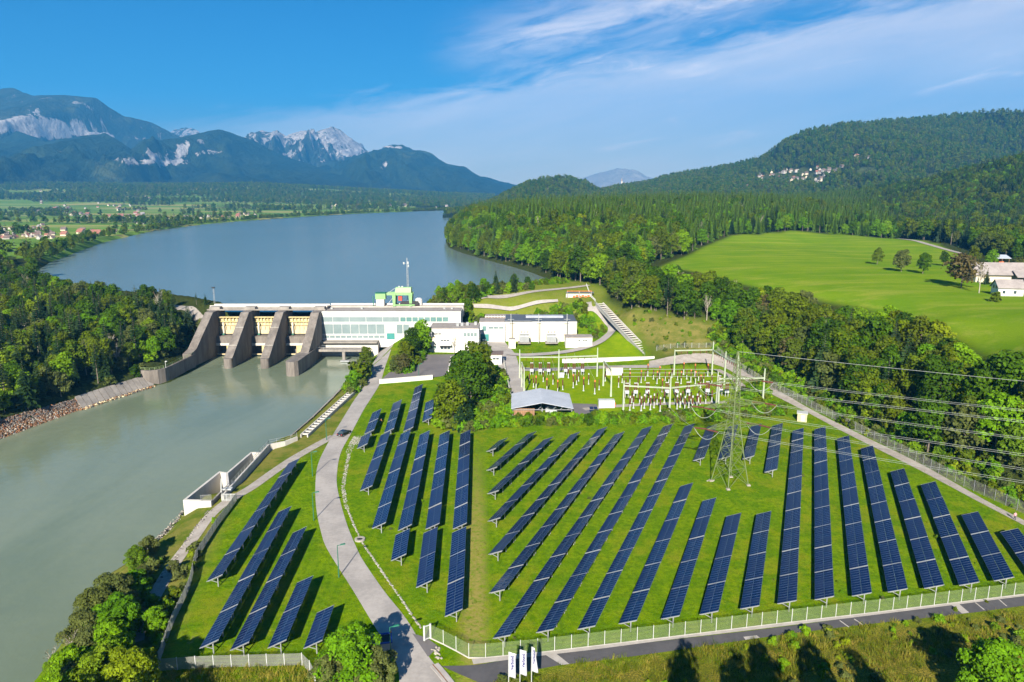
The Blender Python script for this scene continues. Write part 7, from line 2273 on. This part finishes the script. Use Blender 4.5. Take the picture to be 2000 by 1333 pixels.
# ------------------------------------------------------------------ houses
def house_meshes(wm, rm):
    w = B(wm); w.hexa([(-5, -4, -3), (5, -4, -3), (5, 4, -3), (-5, 4, -3), (-5, -4, 3.3), (5, -4, 3.3), (5, 4, 3.3), (-5, 4, 3.3)])
    n = w.pts([(-5, -4, 3.3), (-5, 4, 3.3), (-5, 0, 7.2), (5, -4, 3.3), (5, 4, 3.3), (5, 0, 7.2)])
    w.face((n, n + 2, n + 1)); w.face((n + 3, n + 4, n + 5))
    r = B(rm)
    for sg in (-1, 1):
        r.hexa([(-5.6, sg * 4.9, 2.5), (5.6, sg * 4.9, 2.5), (5.6, 0, 7.35), (-5.6, 0, 7.35), (-5.6, sg * 4.9, 2.75), (5.6, sg * 4.9, 2.75), (5.6, 0, 7.65), (-5.6, 0, 7.65)])
    c = B('tile_brown').box((1.5, 1.2, 7.6), (.8, .8, 1.8))
    return w.mesh('wall'), r.mesh('roof'), c.mesh('chimney')
HM = [house_meshes(w, r) for w, r in (('house_wall', 'tile_red'), ('house_wall', 'tile_brown'), ('cream_wall', 'tile_brown'), ('house_wall', 'tile_grey'), ('cream_wall', 'tile_red'), ('house_wall', 'tile_brown'))]
RN = ['red', 'brown', 'brown', 'grey', 'red', 'brown']; WN = ['white', 'white', 'cream', 'white', 'cream', 'white']
def house(p_, k, s, label, group, rz):
    t = thing('house', tuple(p_), label, 'house', group, rz)
    s *= .8
    t.scale = (s, s, s)
    link('wall', HM[k][0], t); r = link('roof', HM[k][1], t); link('chimney', HM[k][2], r)
def village(n, x0, x1, y0, y1, z, s0, s1, where, group, curve=None, pts=None):
    for j in range(n):
        px, py = (random.uniform(x0, x1), random.uniform(y0, y1))
        if curve: py = np.interp(px, [c_[0] for c_ in curve], [c_[1] for c_ in curve]) + random.uniform(y0, y1)
        if pts is None:
            q = S(px, py, z)
            if sdist(LAKE, np.array([q.x]), np.array([q.y]))[0] < 14: continue
            q.z = ht(q.x, q.y)
        else:
            q = Vector(S_mark(px, py, *pts)) + Vector((random.uniform(-16, 16), random.uniform(-12, 12), 0))
        k = random.randrange(6)
        house(q, k, random.uniform(s0, s1), '%s house with %s roof in %s' % (WN[k], RN[k], where), group, random.uniform(-.5, .5) + (1.57 if random.random() < .4 else 0))
village(62, -10, 110, 438, 469, 14.5, .5, .78, 'the near village left of the lake', 'houses of the near left village')
village(8, 120, 225, 448, 462, 14.5, .8, 1.2, 'the farmland by the lake bend', 'houses by the lake bend')
village(80, 70, 300, 390, 426, 14.5, .9, 1.35, 'the large village on the left plain', 'houses of the plain village')
village(10, 20, 110, 376, 390, 18, 1.3, 1.8, 'the hamlet at the forest edge far left', 'houses at the forest edge')
village(26, 262, 500, -7, -2, 14.5, .9, 1.25, 'the row along the left lake shore', 'houses along the lake shore', curve=[(262, 441), (300, 436), (400, 430), (500, 424)])
village(10, 640, 900, 404, 410, 14.5, 1.2, 1.9, 'the hamlet at the far lake end', 'houses at the lake end')
pv = proj(HV2)[:2]
vis = np.arange(len(HV2)) < 80 * 220
H2 = (HV2[vis], pv[0][vis], pv[1][vis])
village(64, 1476, 1620, 332, 357, 0, .75, 1.2, 'the dense hillside village on the right', 'houses of the hillside village', pts=H2)
village(14, 1596, 1652, 324, 342, 0, .8, 1.3, 'the upper right of the hillside village', 'houses of the upper hillside village', pts=H2)
village(16, 1660, 1735, 305, 317, 0, .8, 1.3, 'the row of houses high on the right hill', 'houses high on the hill', pts=H2)
village(18, 1170, 1305, 354, 370, 0, .9, 1.4, 'the ridge village beside the church', 'houses of the ridge village', pts=H2)
village(5, 1410, 1460, 358, 366, 0, 1.0, 1.4, 'the hamlet above the plateau wood', 'houses above the wood', pts=H2)
q = Vector(S_mark(1219, 363, *H2))
ch_ = thing('church', tuple(q), 'small white church with pointed spire in the ridge village', 'church')
B('white_wall').box((0, 0, 4), (9, 18, 12)).build('nave', ch_, local=True)
B('tile_brown').slab_x([(-9, 10), (9, 10), (9, 10.3), (0, 15), (-9, 10.3)], -5, 5).build('roof', ch_, local=True)
B('white_wall').box((-7, -4, 8), (5, 5, 22)).build('tower', ch_, local=True)
B('tile_grey').tube([(-7, -4, 19), (-7, -4, 31)], [3.6, .1], 8).build('spire', ch_, local=True)
q = Vector(S_mark(1073, 373, HV1, *proj(HV1)[:2]))
house(q, 1, 1.5, 'white house with brown roof alone at the foot of the round hill', None, .2)
# farm on the meadow
p_ = G(1966, 577)
fh = thing('farmhouse', tuple(p_), 'white gabled farmhouse with grey roof at the meadow edge', 'house', rz=R(-10))
s = .92
w = B('white_wall'); w.hexa([(-4.6, -3, -1.5), (4.6, -3, -1.5), (4.6, 3, -1.5), (-4.6, 3, -1.5), (-4.6, -3, 3.6), (4.6, -3, 3.6), (4.6, 3, 3.6), (-4.6, 3, 3.6)])
n = w.pts([(-4.6, -3, 3.6), (-4.6, 3, 3.6), (-4.6, 0, 6.0), (4.6, -3, 3.6), (4.6, 3, 3.6), (4.6, 0, 6.0)]); w.face((n, n + 2, n + 1)); w.face((n + 3, n + 4, n + 5))
w.build('wall', fh, local=True)
for sg in (-1, 1):
    B('tile_grey').hexa([(-5.1, sg * 3.7, 3.1), (5.1, sg * 3.7, 3.1), (5.1, 0, 6.15), (-5.1, 0, 6.15), (-5.1, sg * 3.7, 3.35), (5.1, sg * 3.7, 3.35), (5.1, 0, 6.42), (-5.1, 0, 6.42)]).build('roof', fh, local=True)
for y in (-1.1, 1.1): B('glass_dark').box((-4.63, y, 3.4), (.08, 1.1, 1.2)).build('window', fh, local=True)
for x in (-2.5, 1.5): B('glass_dark').box((x, -3.03, 1.6), (1.0, .08, 1.2)).build('window', fh, local=True)
p_ = G(1965, 552); p_.y += 6
bn = thing('barn', tuple(p_), 'large barn with wide grey-brown roof behind the farmhouse', 'barn', rz=R(-6))
B('cream_wall').box((0, 0, 1.2), (24, 10, 5)).build('wall', bn, local=True)
for sg in (-1, 1):
    B('tile_grey').hexa([(-13, sg * 6.4, 3.2), (13, sg * 6.4, 3.2), (13, 0, 8.2), (-13, 0, 8.2), (-13, sg * 6.4, 3.5), (13, sg * 6.4, 3.5), (13, 0, 8.5), (-13, 0, 8.5)]).build('roof', bn, local=True)
B('tile_grey').slab_x([(-9.8, 2.6), (-5.4, 5.2), (-5.4, 5.5), (-9.8, 2.9)], 3, 14).build('lean_to_roof', bn, local=True)
B('white_wall').box((10, -8, 1.0), (6, 3, 3.2)).build('lean_to_wall', bn, local=True)
p_ = G(1952, 516)
pv_ = thing('farm_pavilion', tuple(p_), 'open farm shelter with pale blue roof behind the barn', 'shelter', rz=R(-8))
B('tin_roof').hexa([(-4.4, -3, 3.3), (4.4, -3, 3.3), (4.4, 3, 4.9), (-4.4, 3, 4.9), (-4.4, -3, 3.5), (4.4, -3, 3.5), (4.4, 3, 5.1), (-4.4, 3, 5.1)]).build('roof', pv_, local=True)
for x in (-3.6, 0, 3.6):
    for y in (-2.4, 2.4): B('wood').box((x, y, 1.5), (.25, .25, 4.2)).build('post', pv_, local=True)
B('wood').box((0, 2.5, 1.2), (7.2, .15, 3)).build('back_wall', pv_, local=True)
B('orange_paint').box((.6, 0, .8), (2.4, 1.4, 1.4)).build('wagon', pv_, local=True)

# ------------------------------------------------------------------ air
hb_ = MB()
hb_.hexa([(-11500, -1500, -55), (11500, -1500, -55), (11500, 13000, -55), (-11500, 13000, -55), (-11500, -1500, 1750), (11500, -1500, 1750), (11500, 13000, 1750), (-11500, 13000, 1750)])
me = bpy.data.meshes.new('haze'); me.from_pydata(hb_.v, [], hb_.f); me.update()
m = bpy.data.materials.new('haze'); m.use_nodes = True; m.node_tree.nodes.clear()
o_ = m.node_tree.nodes.new('ShaderNodeOutputMaterial'); v_ = m.node_tree.nodes.new('ShaderNodeVolumePrincipled')
v_.inputs['Color'].default_value = (0.07, 0.40, 0.90, 1)
v_.inputs['Density'].default_value = 0.0001
v_.inputs['Anisotropy'].default_value = 0.0
v_.inputs['Density Attribute'].default_value = ''
m.node_tree.links.new(v_.outputs[0], o_.inputs['Volume'])
m.cycles.homogeneous_volume = True
me.materials.append(m)
haze = finish(link('haze', me), kind='stuff')
